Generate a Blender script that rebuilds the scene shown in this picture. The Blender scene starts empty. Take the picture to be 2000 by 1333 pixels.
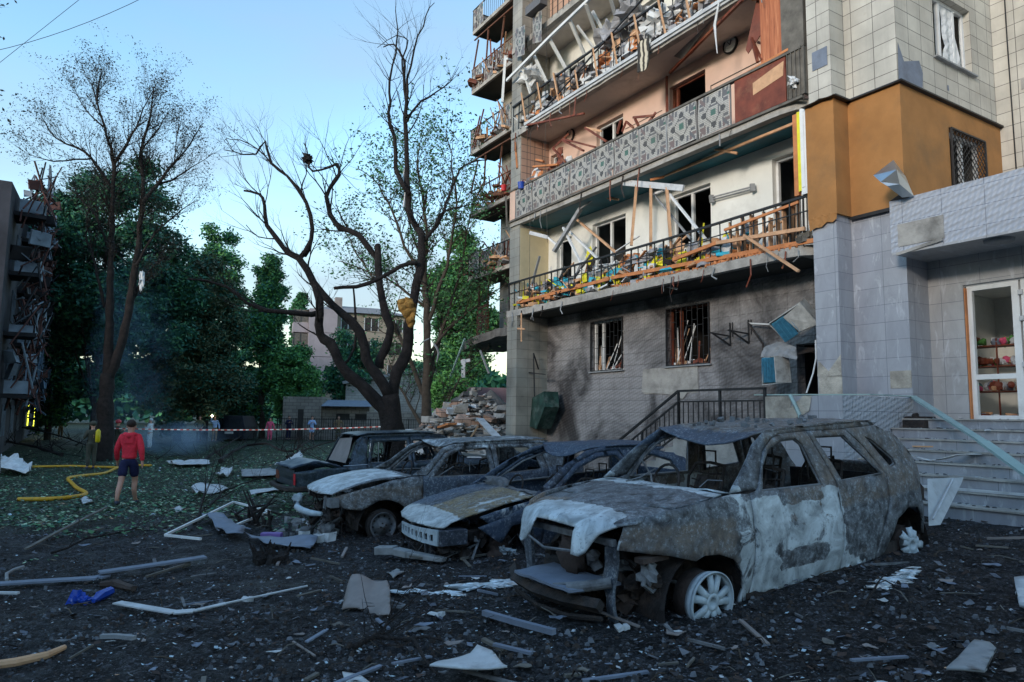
import bpy, math, random
from mathutils import Vector, Matrix, noise
from mathutils.geometry import delaunay_2d_cdt
R = math.radians
scene = bpy.context.scene
# ------------------------------------------------------------------ camera
F, PITCH, ROLL, EYE = 1385.0, 0.10643, 0.013445, 1.65
cam_data = bpy.data.cameras.new('camera')
cam = bpy.data.objects.new('camera', cam_data)
scene.collection.objects.link(cam)
scene.camera = cam
cam_data.sensor_width = 36.0
cam_data.lens = F/2000*36.0
cam_data.clip_start = 0.05
cam_data.clip_end = 2000
FW = Vector((0, math.cos(PITCH), math.sin(PITCH)))
_up = Vector((0, -math.sin(PITCH), math.cos(PITCH))); _rt = Vector((1, 0, 0))
RT = _rt*math.cos(ROLL)+_up*math.sin(ROLL); UP = _up*math.cos(ROLL)-_rt*math.sin(ROLL)
cam.matrix_world = Matrix(((RT.x, UP.x, -FW.x, 0), (RT.y, UP.y, -FW.y, 0), (RT.z, UP.z, -FW.z, EYE), (0, 0, 0, 1)))
EYEP = Vector((0, 0, EYE))
# ------------------------------------------------------------------ world and sun
SUN_AZ = Vector((-0.62, -0.78, 0)).normalized()   # where the low light comes from
SUN_EL = R(14)
w = bpy.data.worlds.new('World'); scene.world = w; w.use_nodes = True
nt = w.node_tree; nt.nodes.clear()
out = nt.nodes.new('ShaderNodeOutputWorld'); bg = nt.nodes.new('ShaderNodeBackground')
sky = nt.nodes.new('ShaderNodeTexSky'); sky.sky_type = 'NISHITA'; sky.sun_disc = False
sky.sun_elevation = SUN_EL; sky.sun_rotation = math.atan2(SUN_AZ.x, SUN_AZ.y)
sky.air_density = 1.3; sky.dust_density = 0.3; sky.ozone_density = 1.6
tc = nt.nodes.new('ShaderNodeTexCoord'); mp = nt.nodes.new('ShaderNodeMapping'); mp.inputs['Scale'].default_value = (1.0, 1.0, 3.6)
nz = nt.nodes.new('ShaderNodeTexNoise'); nz.inputs['Scale'].default_value = 1.7; nz.inputs['Detail'].default_value = 5; nz.inputs['Roughness'].default_value = 0.5
cr = nt.nodes.new('ShaderNodeValToRGB'); cr.color_ramp.elements[0].position = 0.42; cr.color_ramp.elements[1].position = 0.72
sep = nt.nodes.new('ShaderNodeSeparateXYZ'); mr = nt.nodes.new('ShaderNodeMapRange')
mr.inputs[1].default_value = 0.02; mr.inputs[2].default_value = 0.62; mr.inputs[3].default_value = 0.95; mr.inputs[4].default_value = 0.45
mul = nt.nodes.new('ShaderNodeMath'); mul.operation = 'MULTIPLY'
hs = nt.nodes.new('ShaderNodeHueSaturation'); hs.inputs['Saturation'].default_value = 1.2
mix = nt.nodes.new('ShaderNodeMix'); mix.data_type = 'RGBA'
mix.inputs['B'].default_value = (1.22, 1.50, 1.85, 1)
L = nt.links.new
L(tc.outputs['Generated'], mp.inputs['Vector']); L(mp.outputs[0], nz.inputs['Vector']); L(nz.outputs['Fac'], cr.inputs['Fac'])
L(tc.outputs['Generated'], sep.inputs[0]); L(sep.outputs['Z'], mr.inputs[0]); L(cr.outputs['Color'], mul.inputs[0]); L(mr.outputs[0], mul.inputs[1])
L(sky.outputs[0], hs.inputs['Color']); L(hs.outputs[0], mix.inputs['A']); hz = nt.nodes.new('ShaderNodeMapRange'); hz.inputs[1].default_value = 0.0; hz.inputs[2].default_value = 0.22; hz.inputs[3].default_value = 0.85; hz.inputs[4].default_value = 0.0
mx = nt.nodes.new('ShaderNodeMath'); mx.operation = 'MAXIMUM'; L(sep.outputs['Z'], hz.inputs[0]); L(hz.outputs[0], mx.inputs[0]); L(mul.outputs[0], mx.inputs[1]); L(mx.outputs[0], mix.inputs['Factor'])
L(mix.outputs['Result'], bg.inputs['Color']); L(bg.outputs[0], out.inputs['Surface'])
bg.inputs['Strength'].default_value = 0.14
sd = bpy.data.lights.new('sun', 'SUN'); sd.energy = 0.85; sd.angle = R(10); sd.color = (1.0, 0.88, 0.76)
so = bpy.data.objects.new('sun', sd); scene.collection.objects.link(so)
_d = -(SUN_AZ*math.cos(SUN_EL)+Vector((0, 0, math.sin(SUN_EL))))
so.rotation_euler = _d.to_track_quat('-Z', 'Y').to_euler()
scene.view_settings.view_transform = 'Standard'; scene.view_settings.look = 'None'
scene.view_settings.gamma = 1.0; scene.view_settings.exposure = 1.55
scene.cycles.max_bounces = 6; scene.cycles.transparent_max_bounces = 6
# ------------------------------------------------------------------ helpers
rnd = random.Random(7)
def U(a, b): return rnd.uniform(a, b)
ORG = {}
def tag(o, label=None, cat=None, group=None, kind=None):
    if label: o['label'] = label
    if cat: o['category'] = cat
    if group: o['group'] = group
    if kind: o['kind'] = kind
    return o
def thing(name, label, cat, loc=(0, 0, 0), group=None):
    o = bpy.data.objects.new(name, None); scene.collection.objects.link(o)
    o.location = loc; o.empty_display_size = 0.2; ORG[o.name] = Vector(loc)
    return tag(o, label, cat, group)
AX_U = Vector((math.cos(1.0181), -math.sin(1.0181), 0)); AX_V = Vector((math.sin(1.0181), math.cos(1.0181), 0)); AX_Z = Vector((0, 0, 1))
BO = Vector((5.23242, 12.52065, 0))
BF = Matrix(((AX_U.x, AX_V.x, 0, BO.x), (AX_U.y, AX_V.y, 0, BO.y), (0, 0, 1, 0), (0, 0, 0, 1)))   # building frame: s along the facade, t into it
def B(s, t, z): return BF @ Vector((s, t, z))
SPLIT = {'wheel_well', 'bare_plaster_patch', 'missing_tile_patch', 'parapet_flashing', 'mosaic_panel', 'radiator_support_post', 'stair_tread', 'hinge', 'concrete_post', 'tail_lamp', 'reflective_band', 'window_band', 'panel_joint', 'headrest_frame', 'fin_lining', 'broken_cladding', 'mullion_bar', 'porch_wall', 'crash_box', 'roof_debris', 'loose_cable'}
class MB:
    def __init__(self, M=None): self.v = []; self.f = []; self.m = []; self.M = M or Matrix.Identity(4); self.col = {}
    def add(self, vs, fs, mi=0):
        n = len(self.v); self.v += [self.M @ Vector(p) for p in vs]
        for f in fs: self.f.append([n+i for i in f]); self.m.append(mi)
        return self
    def quad(self, a, b, c, d, mi=0): return self.add([a, b, c, d], [(0, 1, 2, 3)], mi)
    def box(self, x0, x1, y0, y1, z0, z1, mi=0):
        return self.add([(x0, y0, z0), (x1, y0, z0), (x1, y1, z0), (x0, y1, z0), (x0, y0, z1), (x1, y0, z1), (x1, y1, z1), (x0, y1, z1)],
                        [(0, 3, 2, 1), (4, 5, 6, 7), (0, 1, 5, 4), (1, 2, 6, 5), (2, 3, 7, 6), (3, 0, 4, 7)], mi)
    def beam(self, a, b, w, h, mi=0, up=(0, 0, 1), taper=1.0):
        a = Vector(a); b = Vector(b); d = (b-a)
        if d.length < 1e-6: return self
        d.normalize(); upv = Vector(up)
        if abs(d.dot(upv)) > .97: upv = Vector((1, 0, 0))
        x = d.cross(upv).normalized(); y = x.cross(d)
        vs = []
        for p, k in ((a, 1), (b, taper)):
            for sx, sy in ((-1, -1), (1, -1), (1, 1), (-1, 1)): vs.append(p+x*sx*w*.5*k+y*sy*h*.5*k)
        return self.add(vs, [(0, 1, 2, 3), (7, 6, 5, 4), (0, 4, 5, 1), (1, 5, 6, 2), (2, 6, 7, 3), (3, 7, 4, 0)], mi)
    def tube(self, pts, rad, n=6, mi=0, cap=True):
        pts = [Vector(p) for p in pts]
        if not hasattr(rad, '__len__'): rad = [rad]*len(pts)
        vs = []; fs = []; ref = None
        for i, p in enumerate(pts):
            d = (pts[min(i+1, len(pts)-1)]-pts[max(i-1, 0)])
            d = d.normalized() if d.length > 1e-9 else Vector((0, 0, 1))
            if ref is None: ref = Vector((0, 0, 1)) if abs(d.z) < .9 else Vector((1, 0, 0))
            x = (ref-d*ref.dot(d)).normalized(); ref = x; y = d.cross(x)
            for k in range(n):
                a = 2*math.pi*k/n; vs.append(p+(x*math.cos(a)+y*math.sin(a))*rad[i])
        for i in range(len(pts)-1):
            for k in range(n):
                k2 = (k+1) % n; fs.append((i*n+k, i*n+k2, (i+1)*n+k2, (i+1)*n+k))
        if cap: fs.append(tuple(reversed(range(n)))); fs.append(tuple(range((len(pts)-1)*n, len(pts)*n)))
        return self.add(vs, fs, mi)
    def lathe(self, prof, c, ax, n=24, mi=0, closed=False):   # prof: (radius, offset along axis)
        c = Vector(c); ax = Vector(ax).normalized(); ref = Vector((0, 0, 1)) if abs(ax.z) < .9 else Vector((1, 0, 0))
        x = ax.cross(ref).normalized(); y = ax.cross(x); vs = []; fs = []
        for r, o in prof:
            for k in range(n):
                a = 2*math.pi*k/n; vs.append(c+ax*o+(x*math.cos(a)+y*math.sin(a))*r)
        m = len(prof)
        for i in range(m if closed else m-1):
            j = (i+1) % m
            for k in range(n):
                k2 = (k+1) % n; fs.append((i*n+k, i*n+k2, j*n+k2, j*n+k))
        return self.add(vs, fs, mi)
    def blob(self, c, r, sub=2, amp=.25, sc=1.0, mi=0, flat=(1, 1, 1), seed=0):
        c = Vector(c); rows = 4+sub*2; cols = 6+sub*3; vs = []; fs = []
        for i in range(rows+1):
            th = math.pi*i/rows
            for j in range(cols):
                ph = 2*math.pi*j/cols
                d = Vector((math.sin(th)*math.cos(ph), math.sin(th)*math.sin(ph), math.cos(th)))
                k = 1+amp*noise.noise(d*sc*1.7+Vector((seed*3.1, seed, 0)))*2
                vs.append(c+Vector((d.x*flat[0], d.y*flat[1], d.z*flat[2]))*r*k)
        for i in range(rows):
            for j in range(cols):
                j2 = (j+1) % cols; fs.append((i*cols+j, (i+1)*cols+j, (i+1)*cols+j2, i*cols+j2))
        return self.add(vs, fs, mi)
    def chunk(self, c, r, mi=0, flat=(1, 1, 1)):      # broken angular lump
        c = Vector(c); q = Matrix.Rotation(U(0, 6.28), 3, 'Z') @ Matrix.Rotation(U(-.5, .5), 3, 'X')
        vs = [c+q @ Vector((x*r*flat[0]*U(.6, 1.1), y*r*flat[1]*U(.6, 1.1), z*r*flat[2]*U(.6, 1.1))) for x in (-1, 1) for y in (-1, 1) for z in (-1, 1)]
        return self.add(vs, [(0, 1, 3, 2), (4, 6, 7, 5), (0, 4, 5, 1), (2, 3, 7, 6), (0, 2, 6, 4), (1, 5, 7, 3)], mi)
    def sheet(self, outline, fn, step=.1, holes=(), mi=0, jit=.0):
        """triangulated region of a plane (outline with holes) carried into space by fn(x, y)"""
        def dens(poly):
            o = []
            for i in range(len(poly)):
                a = Vector(poly[i][:2]); b = Vector(poly[(i+1) % len(poly)][:2]); k = max(1, int((b-a).length/step+.5))
                o += [a.lerp(b, j/k) for j in range(k)]
            return o
        def inside(p, poly):
            c = False; j = len(poly)-1
            for i in range(len(poly)):
                a, b = poly[i], poly[j]
                if (a[1] > p[1]) != (b[1] > p[1]) and p[0] < (b[0]-a[0])*(p[1]-a[1])/(b[1]-a[1])+a[0]: c = not c
                j = i
            return c
        loops = [dens(outline)]+[dens(h) for h in holes]
        V = []; E = []
        for lp in loops:
            n = len(V); V += lp; E += [(n+i, n+(i+1) % len(lp)) for i in range(len(lp))]
        border = list(V)
        xs = [p[0] for p in outline]; ys = [p[1] for p in outline]
        y = min(ys)+step*.5; row = 0
        while y < max(ys):
            x = min(xs)+step*(.5 if row % 2 else .1)
            while x < max(xs):
                p = Vector((x+U(-jit, jit), y+U(-jit, jit)))
                if inside(p, outline) and not any(inside(p, h) for h in holes) and all((p-q).length > step*.45 for q in border): V.append(p)
                x += step
            y += step*.87; row += 1
        vo, eo, fo = delaunay_2d_cdt(V, E, [], 0, 1e-5)[:3]
        keep = []
        for f in fo:
            c = sum((vo[i] for i in f), Vector((0, 0)))/len(f)
            if inside(c, outline) and not any(inside(c, h) for h in holes): keep.append(tuple(f))
        return self.add([fn(p[0], p[1]) for p in vo], keep, mi)
    def build(self, name, mats, parent=None, smooth=False, solid=0, solid_off=0.0, bevel=0, colfn=None, keep=False):
        if not hasattr(mats, '__len__'): mats = [mats]
        if parent is not None and name in SPLIT and not keep:
            par_ = list(range(len(self.v)))
            def find(a):
                while par_[a] != a: par_[a] = par_[par_[a]]; a = par_[a]
                return a
            for f in self.f:
                for i in f[1:]: par_[find(f[0])] = find(i)
            comps = {}
            for f, mi in zip(self.f, self.m): comps.setdefault(find(f[0]), []).append((f, mi))
            if len(comps) > 1:
                last = None
                for c in comps.values():
                    q = MB(); ids = {}
                    for f, mi in c:
                        for i in f:
                            if i not in ids: ids[i] = len(q.v); q.v.append(self.v[i])
                        q.f.append([ids[i] for i in f]); q.m.append(mi)
                    last = q.build(name, mats, parent, smooth, solid, solid_off, bevel, colfn, True)
                return last
        org = Vector((0, 0, 0))
        if parent is not None: org = ORG[parent.name]
        elif self.v and not keep:
            org = Vector((sum(p.x for p in self.v)/len(self.v), sum(p.y for p in self.v)/len(self.v), min(p.z for p in self.v)))
        me = bpy.data.meshes.new(name)
        me.from_pydata([tuple(p-org) for p in self.v], [], self.f)
        for m in mats: me.materials.append(m)
        me.polygons.foreach_set('material_index', self.m)
        if smooth: me.polygons.foreach_set('use_smooth', [True]*len(self.f))
        uv = me.uv_layers.new(name='UVMap'); co = []
        for p in me.polygons:
            n = p.normal; au = abs(n.dot(AX_U)); av = abs(n.dot(AX_V)); az = abs(n.z)
            for vi in p.vertices:
                q = self.v[vi]-BO; s = q.dot(AX_U); t = q.dot(AX_V)
                co += [s, q.z] if av >= au and av >= az else ([t, q.z] if au >= az else [s, t])
        uv.data.foreach_set('uv', co)
        if colfn:
            ca = me.color_attributes.new('tint', 'FLOAT_COLOR', 'POINT'); cl = []
            for p in self.v: cl += list(colfn(p))[:3]+[1]
            ca.data.foreach_set('color', cl)
        me.update(); me.validate()
        o = bpy.data.objects.new(name, me); scene.collection.objects.link(o)
        if parent is not None:
            o.parent = parent; ORG[o.name] = org
            if parent.type == 'MESH': pass
        else: o.location = org; ORG[o.name] = org
        if bevel:
            b = o.modifiers.new('bevel', 'BEVEL'); b.width = bevel; b.segments = 2; b.limit_method = 'ANGLE'
        if solid:
            s = o.modifiers.new('solid', 'SOLIDIFY'); s.thickness = solid; s.offset = solid_off
        return o
# ------------------------------------------------------------------ ground height 
GP = [(1.53, 5.6, .05), (3.87, 6.98, .25), (-1.74, 10.12, -.1), (-.1, 8.4, .0), (-3.4, 13.4, -.06), (4.84, 9.35, .60), (5.6, 8.9, .62), (4.2, 9.7, .58), (6.6, 8.3, .62), (7.5, 7.8, .62), (6.2, 8.6, .5), (-8.87, 16.8, -.52), (-4.5, 8, -.25),
      (-16.9, 29.1, -.65), (-14.3, 51.3, -.28), (-11.6, 48.3, -.14), (0, 0, 0), (-6, 5, -.22), (6, 3, .2), (0, 21, .05), (-3, 20, -.1), (3, 15, .25), (-30, 50, -.5), (10, 4, .4), (-2, 30, .0)]
def ground_z(x, y):
    s = 0; w_ = 0; d0 = math.hypot(x, y); h = 1.5+d0*.12
    for a, b, c in GP:
        k = math.exp(-((x-a)**2+(y-b)**2)/(2*h*h))+1e-7/(1+(x-a)**2+(y-b)**2); s += c*k; w_ += k
    return s/w_
def clod(x, y):
    d = math.hypot(x, y)
    n = .030*noise.noise(Vector((x*1.1, y*1.1, 3)))
    if d < 30:
        n += (.030*noise.noise(Vector((x*3.7, y*3.7, 0)))+.024*noise.noise(Vector((x*9, y*9, 5)))+.016*abs(noise.noise(Vector((x*23, y*23, 1)))))*max(0, 1-d/30)
    return n
def GZ(x, y): return ground_z(x, y)+clod(x, y)
def ray(px, py): return FW+RT*((px-1000)/F)-UP*((py-666.5)/F)
def G(px, py):      # where the line of sight of a point of the photo meets the ground
    d = ray(px, py); t = 1.0
    if d.z >= -1e-4: t = 60.0
    else:
        for _ in range(60):
            P = EYEP+d*t; e = P.z-ground_z(P.x, P.y)
            t += e/max(.004, -d.z)*.6
            t = min(t, 200)
    P = EYEP+d*t; return Vector((P.x, P.y, ground_z(P.x, P.y)))
def at(px, py, Y): d = ray(px, py); return EYEP+d*(Y/d.y)
def onp(px, py, n, k): d = ray(px, py); return EYEP+d*((k-EYEP.dot(n))/d.dot(n))
def BT(px, py, t): return onp(px, py, AX_V, BO.dot(AX_V)+t)
def BS(px, py, s): return onp(px, py, AX_U, BO.dot(AX_U)+s)
# ------------------------------------------------------------------ materials
class NT:
    def __init__(self, name):
        self.m = bpy.data.materials.new(name); self.m.use_nodes = True; self.t = self.m.node_tree
        self.b = self.t.nodes['Principled BSDF']; self.tc = self.n('ShaderNodeTexCoord')
    def n(self, ty, **k):
        nd = self.t.nodes.new(ty)
        for a, v in k.items(): setattr(nd, a, v)
        return nd
    def l(self, a, b): self.t.links.new(a, b)
    def co(self, src='Object', sc=1.0, rot=(0, 0, 0), loc=(0, 0, 0)):
        mp = self.n('ShaderNodeMapping'); self.l(self.tc.outputs[src], mp.inputs[0])
        mp.inputs['Scale'].default_value = (sc, sc, sc) if not hasattr(sc, '__len__') else sc
        mp.inputs['Rotation'].default_value = rot; mp.inputs['Location'].default_value = loc
        return mp.outputs[0]
    def noise(self, sc=5, det=4, rough=.55, src='Object', co=None, dist=0):
        nd = self.n('ShaderNodeTexNoise'); nd.inputs['Scale'].default_value = sc; nd.inputs['Detail'].default_value = det
        nd.inputs['Roughness'].default_value = rough; nd.inputs['Distortion'].default_value = dist
        self.l(co if co else self.tc.outputs[src], nd.inputs['Vector']); return nd.outputs['Fac']
    def vor(self, sc=5, src='Object', co=None, feat='F1', out='Distance'):
        nd = self.n('ShaderNodeTexVoronoi', feature=feat); nd.inputs['Scale'].default_value = sc
        self.l(co if co else self.tc.outputs[src], nd.inputs['Vector']); return nd.outputs[out]
    def ramp(self, fac, stops, interp='LINEAR'):
        nd = self.n('ShaderNodeValToRGB'); nd.color_ramp.interpolation = interp; e = nd.color_ramp.elements
        while len(e) < len(stops): e.new(.5)
        for i, (p, c) in enumerate(stops):
            e[i].position = p; e[i].color = (c, c, c, 1) if not hasattr(c, '__len__') else (*c, 1)
        self.l(fac, nd.inputs[0]); return nd.outputs[0]
    def mix(self, f, a, b, mode='MIX'):
        nd = self.n('ShaderNodeMix', data_type='RGBA', blend_type=mode)
        for k, x in (('Factor', f), ('A', a), ('B', b)):
            s = nd.inputs[k]
            if isinstance(x, (int, float)): s.default_value = x if k == 'Factor' else (x, x, x, 1)
            elif hasattr(x, '__len__'): s.default_value = (*x, 1)
            else: self.l(x, s)
        return nd.outputs['Result']
    def math(self, op, a, b=0.0, clamp=False):
        nd = self.n('ShaderNodeMath', operation=op, use_clamp=clamp)
        for i, x in enumerate((a, b)):
            if isinstance(x, (int, float)): nd.inputs[i].default_value = x
            else: self.l(x, nd.inputs[i])
        return nd.outputs[0]
    def brick(self, w, h, mortar=.006, off=0.0, c1=(.5, .5, .5), c2=(.5, .5, .5), cm=(.1, .1, .1), src='UV', co=None, smooth=.1, bias=0):
        nd = self.n('ShaderNodeTexBrick', offset=off, offset_frequency=2, squash=1.0)
        nd.inputs['Scale'].default_value = 1; nd.inputs['Brick Width'].default_value = w; nd.inputs['Row Height'].default_value = h
        nd.inputs['Mortar Size'].default_value = mortar; nd.inputs['Mortar Smooth'].default_value = smooth; nd.inputs['Bias'].default_value = bias
        nd.inputs['Color1'].default_value = (*c1, 1); nd.inputs['Color2'].default_value = (*c2, 1); nd.inputs['Mortar'].default_value = (*cm, 1)
        self.l(co if co else self.tc.outputs[src], nd.inputs['Vector']); return nd.outputs['Color'], nd.outputs['Fac']
    def fin(self, col, rough=.8, bump=None, bs=.3, bd=.02, metal=0.0, spec=.4):
        for k, x in (('Base Color', col), ('Roughness', rough), ('Metallic', metal), ('Specular IOR Level', spec)):
            s = self.b.inputs[k]
            if isinstance(x, (int, float)): s.default_value = x
            elif hasattr(x, '__len__'): s.default_value = (*x, 1)
            else: self.l(x, s)
        if bump is not None:
            bn = self.n('ShaderNodeBump'); bn.inputs['Strength'].default_value = bs; bn.inputs['Distance'].default_value = bd
            self.l(bump, bn.inputs['Height']); self.l(bn.outputs[0], self.b.inputs['Normal'])
        return self.m
def plain(name, c, rough=.7, var=.25, sc=6, metal=0.0, bs=.25, bd=.01, dirt=(.05, .045, .04), damt=.35, spec=.4):
    n = NT(name); f = n.noise(sc, 6, .6); g = n.noise(sc*6, 3, .6)
    c1 = tuple(min(1, x*(1+var)) for x in c); c2 = tuple(x*(1-var) for x in c)
    col = n.mix(n.ramp(f, [(.3, 0), (.7, 1)]), c2, c1)
    d = n.ramp(n.noise(sc*.7, 8, .7), [(.5, 0), (.75, 1)])
    col = n.mix(n.math('MULTIPLY', d, damt), col, dirt)
    return n.fin(col, rough, g, bs, bd, metal, spec)
M = {}
# cream facade tile
def cream_tile(name, soot=0.0):
    n = NT(name)
    c, f = n.brick(.40, .28, .006, 0, (.62, .59, .52), (.54, .51, .45), (.16, .15, .14))
    big = n.ramp(n.noise(.9, 5, .6), [(.35, .62), (.7, 1.0)])
    col = n.mix(1.0, c, big, 'MULTIPLY')
    st = n.noise(1, 6, .7, co=n.co('UV', (5, .55, 1)))
    col = n.mix(n.math('MULTIPLY', n.ramp(st, [(.5, 0), (.78, 1)]), .45), col, (.24, .22, .20))
    pt = n.ramp(n.noise(2.6, 6, .7), [(.60, 0), (.64, 1)])
    col = n.mix(n.math('MULTIPLY', pt, .45), col, (.42, .38, .32))
    if soot: col = n.mix(soot, col, n.mix(n.ramp(n.noise(1.4, 5), [(.35, 0), (.65, 1)]), (.10, .095, .085), (.30, .28, .24)))
    return n.fin(col, n.mix(f, .42, .9), n.math('SUBTRACT', n.math('MULTIPLY', n.noise(3, 2), .25), f), .5, .01)
M['cream'] = cream_tile('cream_facade_tile'); M['cream_sooty'] = cream_tile('sooty_facade_tile', .62)
# grey relief tile with soot
def relief(name, base, soot, jc):
    n = NT(name)
    u = n.co('UV', 1.0)
    sx = n.n('ShaderNodeSeparateXYZ'); n.l(u, sx.inputs[0])
    k = 2*math.pi/.115
    a = n.math('SINE', n.math('MULTIPLY', n.math('ADD', sx.outputs[0], sx.outputs[1]), k*.5))
    b_ = n.math('SINE', n.math('MULTIPLY', n.math('SUBTRACT', sx.outputs[0], n.math('MULTIPLY', sx.outputs[1], .9)), k))
    h = n.math('MULTIPLY', a, b_); h = n.math('ADD', h, n.math('MULTIPLY', n.math('SINE', n.math('MULTIPLY', sx.outputs[1], k*.8)), .4))
    c, f = n.brick(.6, .3, .004, 0, base, tuple(x*.93 for x in base), jc)
    col = n.mix(n.ramp(h, [(.35, 0), (.75, .35)]), c, tuple(min(1, x*1.35) for x in base))
    if soot:
        s = n.ramp(n.noise(.62, 7, .62, dist=.9), [(.40, 0), (.60, 1)])
        col = n.mix(n.math('MULTIPLY', s, soot), col, (.035, .032, .034))
        s2 = n.ramp(n.noise(4, 5, .6), [(.45, 0), (.8, 1)]); col = n.mix(n.math('MULTIPLY', s2, .3), col, (.08, .07, .065))
    sp = n.ramp(n.vor(9), [(.0, 1), (.035, 0)])
    col = n.mix(n.math('MULTIPLY', sp, .6 if soot else 0), col, (.5, .48, .45))
    return n.fin(col, .45 if not soot else .6, n.math('SUBTRACT', h, n.math('MULTIPLY', f, 2)), .55, .012)
M['relief_sooty'] = relief('grey_relief_tile_sooty', (.29, .28, .285), .93, (.07, .07, .07))
M['relief'] = relief('blue_grey_relief_tile', (.40, .42, .47), 0, (.16, .17, .2))
# marble-look tile
def marble(name, c1, c2, tw=.6, th=.3):
    n = NT(name)
    c, f = n.brick(tw, th, .0035, 0, c1, c2, (.12, .13, .15))
    wv = n.noise(1, 6, .65, co=n.co('UV', (7, 2.2, 1), (0, 0, R(38))), dist=.8)
    v = n.ramp(wv, [(.56, 0), (.66, 1)])
    col = n.mix(n.math('MULTIPLY', v, .45), c, (.66, .69, .74))
    v2 = n.ramp(n.noise(1, 7, .7, co=n.co('UV', (3, 1.1, 1), (0, 0, R(30))), dist=1.2), [(.4, 0), (.7, 1)])
    col = n.mix(n.math('MULTIPLY', v2, .45), col, tuple(x*.55 for x in c1))
    d = n.ramp(n.noise(1.2, 6, .65), [(.52, 0), (.8, 1)]); col = n.mix(n.math('MULTIPLY', d, .4), col, (.12, .115, .11))
    return n.fin(col, .38, f, -.35, .006, spec=.45)
M['marble'] = marble('blue_grey_marble_tile', (.36, .375, .42), (.32, .335, .385))
M['marble_grey'] = marble('grey_marble_tile', (.42, .42, .43), (.38, .38, .39))
M['marble_step'] = marble('stair_marble_tile', (.32, .335, .375), (.28, .295, .335), .9, 5)
M['orange'] = plain('ochre_render', (.35, .165, .055), .9, .2, 1.3, bs=.7, bd=.008, dirt=(.17, .11, .055), damt=.65)
M['bare_render'] = plain('bare_beige_render', (.40, .37, .32), .9, .35, 3.5, bs=.8, bd=.02, dirt=(.13, .115, .10), damt=.75)
M['pink'] = plain('pink_plaster', (.66, .45, .36), .85, .09, 1.2, dirt=(.5, .4, .33), damt=.45)
M['white_plaster'] = plain('white_painted_plaster', (.72, .72, .68), .8, .07, 1.5, dirt=(.33, .31, .28), damt=.5)
M['yellow_plaster'] = plain('cream_plaster', (.62, .52, .33), .85, .12, 1.8, dirt=(.2, .16, .12), damt=.5)
M['brick_pink'] = None
n = NT('pink_tile_brick'); c, f = n.brick(.28, .22, .012, 0, (.58, .36, .27), (.5, .30, .22), (.12, .09, .08)); c = n.mix(n.ramp(n.noise(1.3, 6), [(.35, .5), (.7, 0)]), c, (.28, .22, .18)); M['brick_pink'] = n.fin(c, .8, f, -.4, .01)
n = NT('grey_brick'); c, f = n.brick(.5, .25, .015, .5, (.34, .31, .28), (.25, .23, .21), (.12, .11, .1)); c = n.mix(n.ramp(n.noise(.8, 6), [(.35, .55), (.7, 0)]), c, (.10, .09, .08)); M['grey_brick'] = n.fin(c, .9, f, -.4, .012)
n = NT('pale_brick'); c, f = n.brick(.5, .22, .015, .5, (.50, .50, .49), (.42, .42, .42), (.2, .2, .2)); c = n.mix(n.ramp(n.noise(.6, 6), [(.4, .5), (.7, 0)]), c, (.17, .15, .14)); M['pale_brick'] = n.fin(c, .9, f, -.4, .012)
M['concrete'] = plain('weathered_concrete', (.36, .345, .32), .9, .25, 3, bs=.7, bd=.02, dirt=(.05, .045, .04), damt=.65)
M['concrete_dark'] = plain('dark_concrete', (.12, .115, .11), .9, .35, 2.5, bs=.7, bd=.02)
M['soffit'] = plain('balcony_soffit', (.30, .29, .27), .9, .2, 2, dirt=(.08, .07, .06), damt=.5)
M['soffit_pale'] = plain('painted_ceiling', (.58, .52, .47), .85, .1, 1.2, dirt=(.2, .17, .15), damt=.5)
M['teal_ceiling'] = plain('teal_ceiling_boards', (.012, .115, .155), .6, .25, 2)
M['soffit_soot'] = plain('sooty_soffit', (.045, .05, .048), .9, .3, 1.5)
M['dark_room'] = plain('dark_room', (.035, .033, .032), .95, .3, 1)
M['curtain'] = plain('grey_room_wall', (.16, .155, .15), .9, .2, 2)
M['white_pvc'] = plain('white_window_plastic', (.72, .73, .73), .4, .06, 3, damt=.3)
M['black_iron'] = plain('black_iron', (.022, .022, .024), .5, .3, 8, spec=.3)
M['rust_iron'] = plain('rusty_iron', (.14, .06, .035), .8, .4, 9)
M['wood_pale'] = plain('splintered_pale_wood', (.56, .33, .19), .75, .22, 5, bs=.4, dirt=(.28, .13, .07), damt=.45)
M['wood_orange'] = plain('orange_wood', (.52, .20, .075), .7, .25, 4, dirt=(.2, .07, .03), damt=.6)
M['wood_red'] = plain('red_brown_painted_wood', (.17, .042, .022), .6, .4, 3, dirt=(.40, .22, .12), damt=.5)
M['wood_grey'] = plain('old_grey_wood', (.13, .12, .105), .85, .35, 5)
n = NT('pine_board_grain'); g = n.noise(1, 7, .7, co=n.co('Object', (22, 22, .9)), dist=.5); M['wood_grain'] = n.fin(n.ramp(g, [(.3, (.12, .03, .015)), (.5, (.42, .13, .05)), (.72, (.62, .27, .13))]), .55, g, .3, .004)
M['steel'] = plain('galvanised_sheet', (.55, .58, .60), .28, .12, 3, metal=.9, damt=.25, bs=.2)
M['sheet_grey'] = plain('grey_sheet', (.26, .27, .28), .65, .25, 4, damt=.7)
M['sheet_blue'] = plain('dull_blue_grey_panel', (.17, .20, .26), .6, .18, 4, damt=.4)
M['sheet_brown'] = plain('scorched_sheet', (.23, .20, .19), .65, .2, 3, damt=.5)
M['white'] = plain('white_sheet', (.52, .54, .56), .6, .15, 4, dirt=(.10, .095, .09), damt=.65)
M['teal_paint'] = plain('pale_teal_paint', (.30, .42, .41), .5, .12, 4, damt=.3)
M['rag_grey'] = plain('grey_cloth', (.30, .30, .32), .9, .3, 6)
M['cloth_yellow'] = plain('yellow_cloth', (.74, .68, .04), .75, .15, 6, damt=.2)
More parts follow.
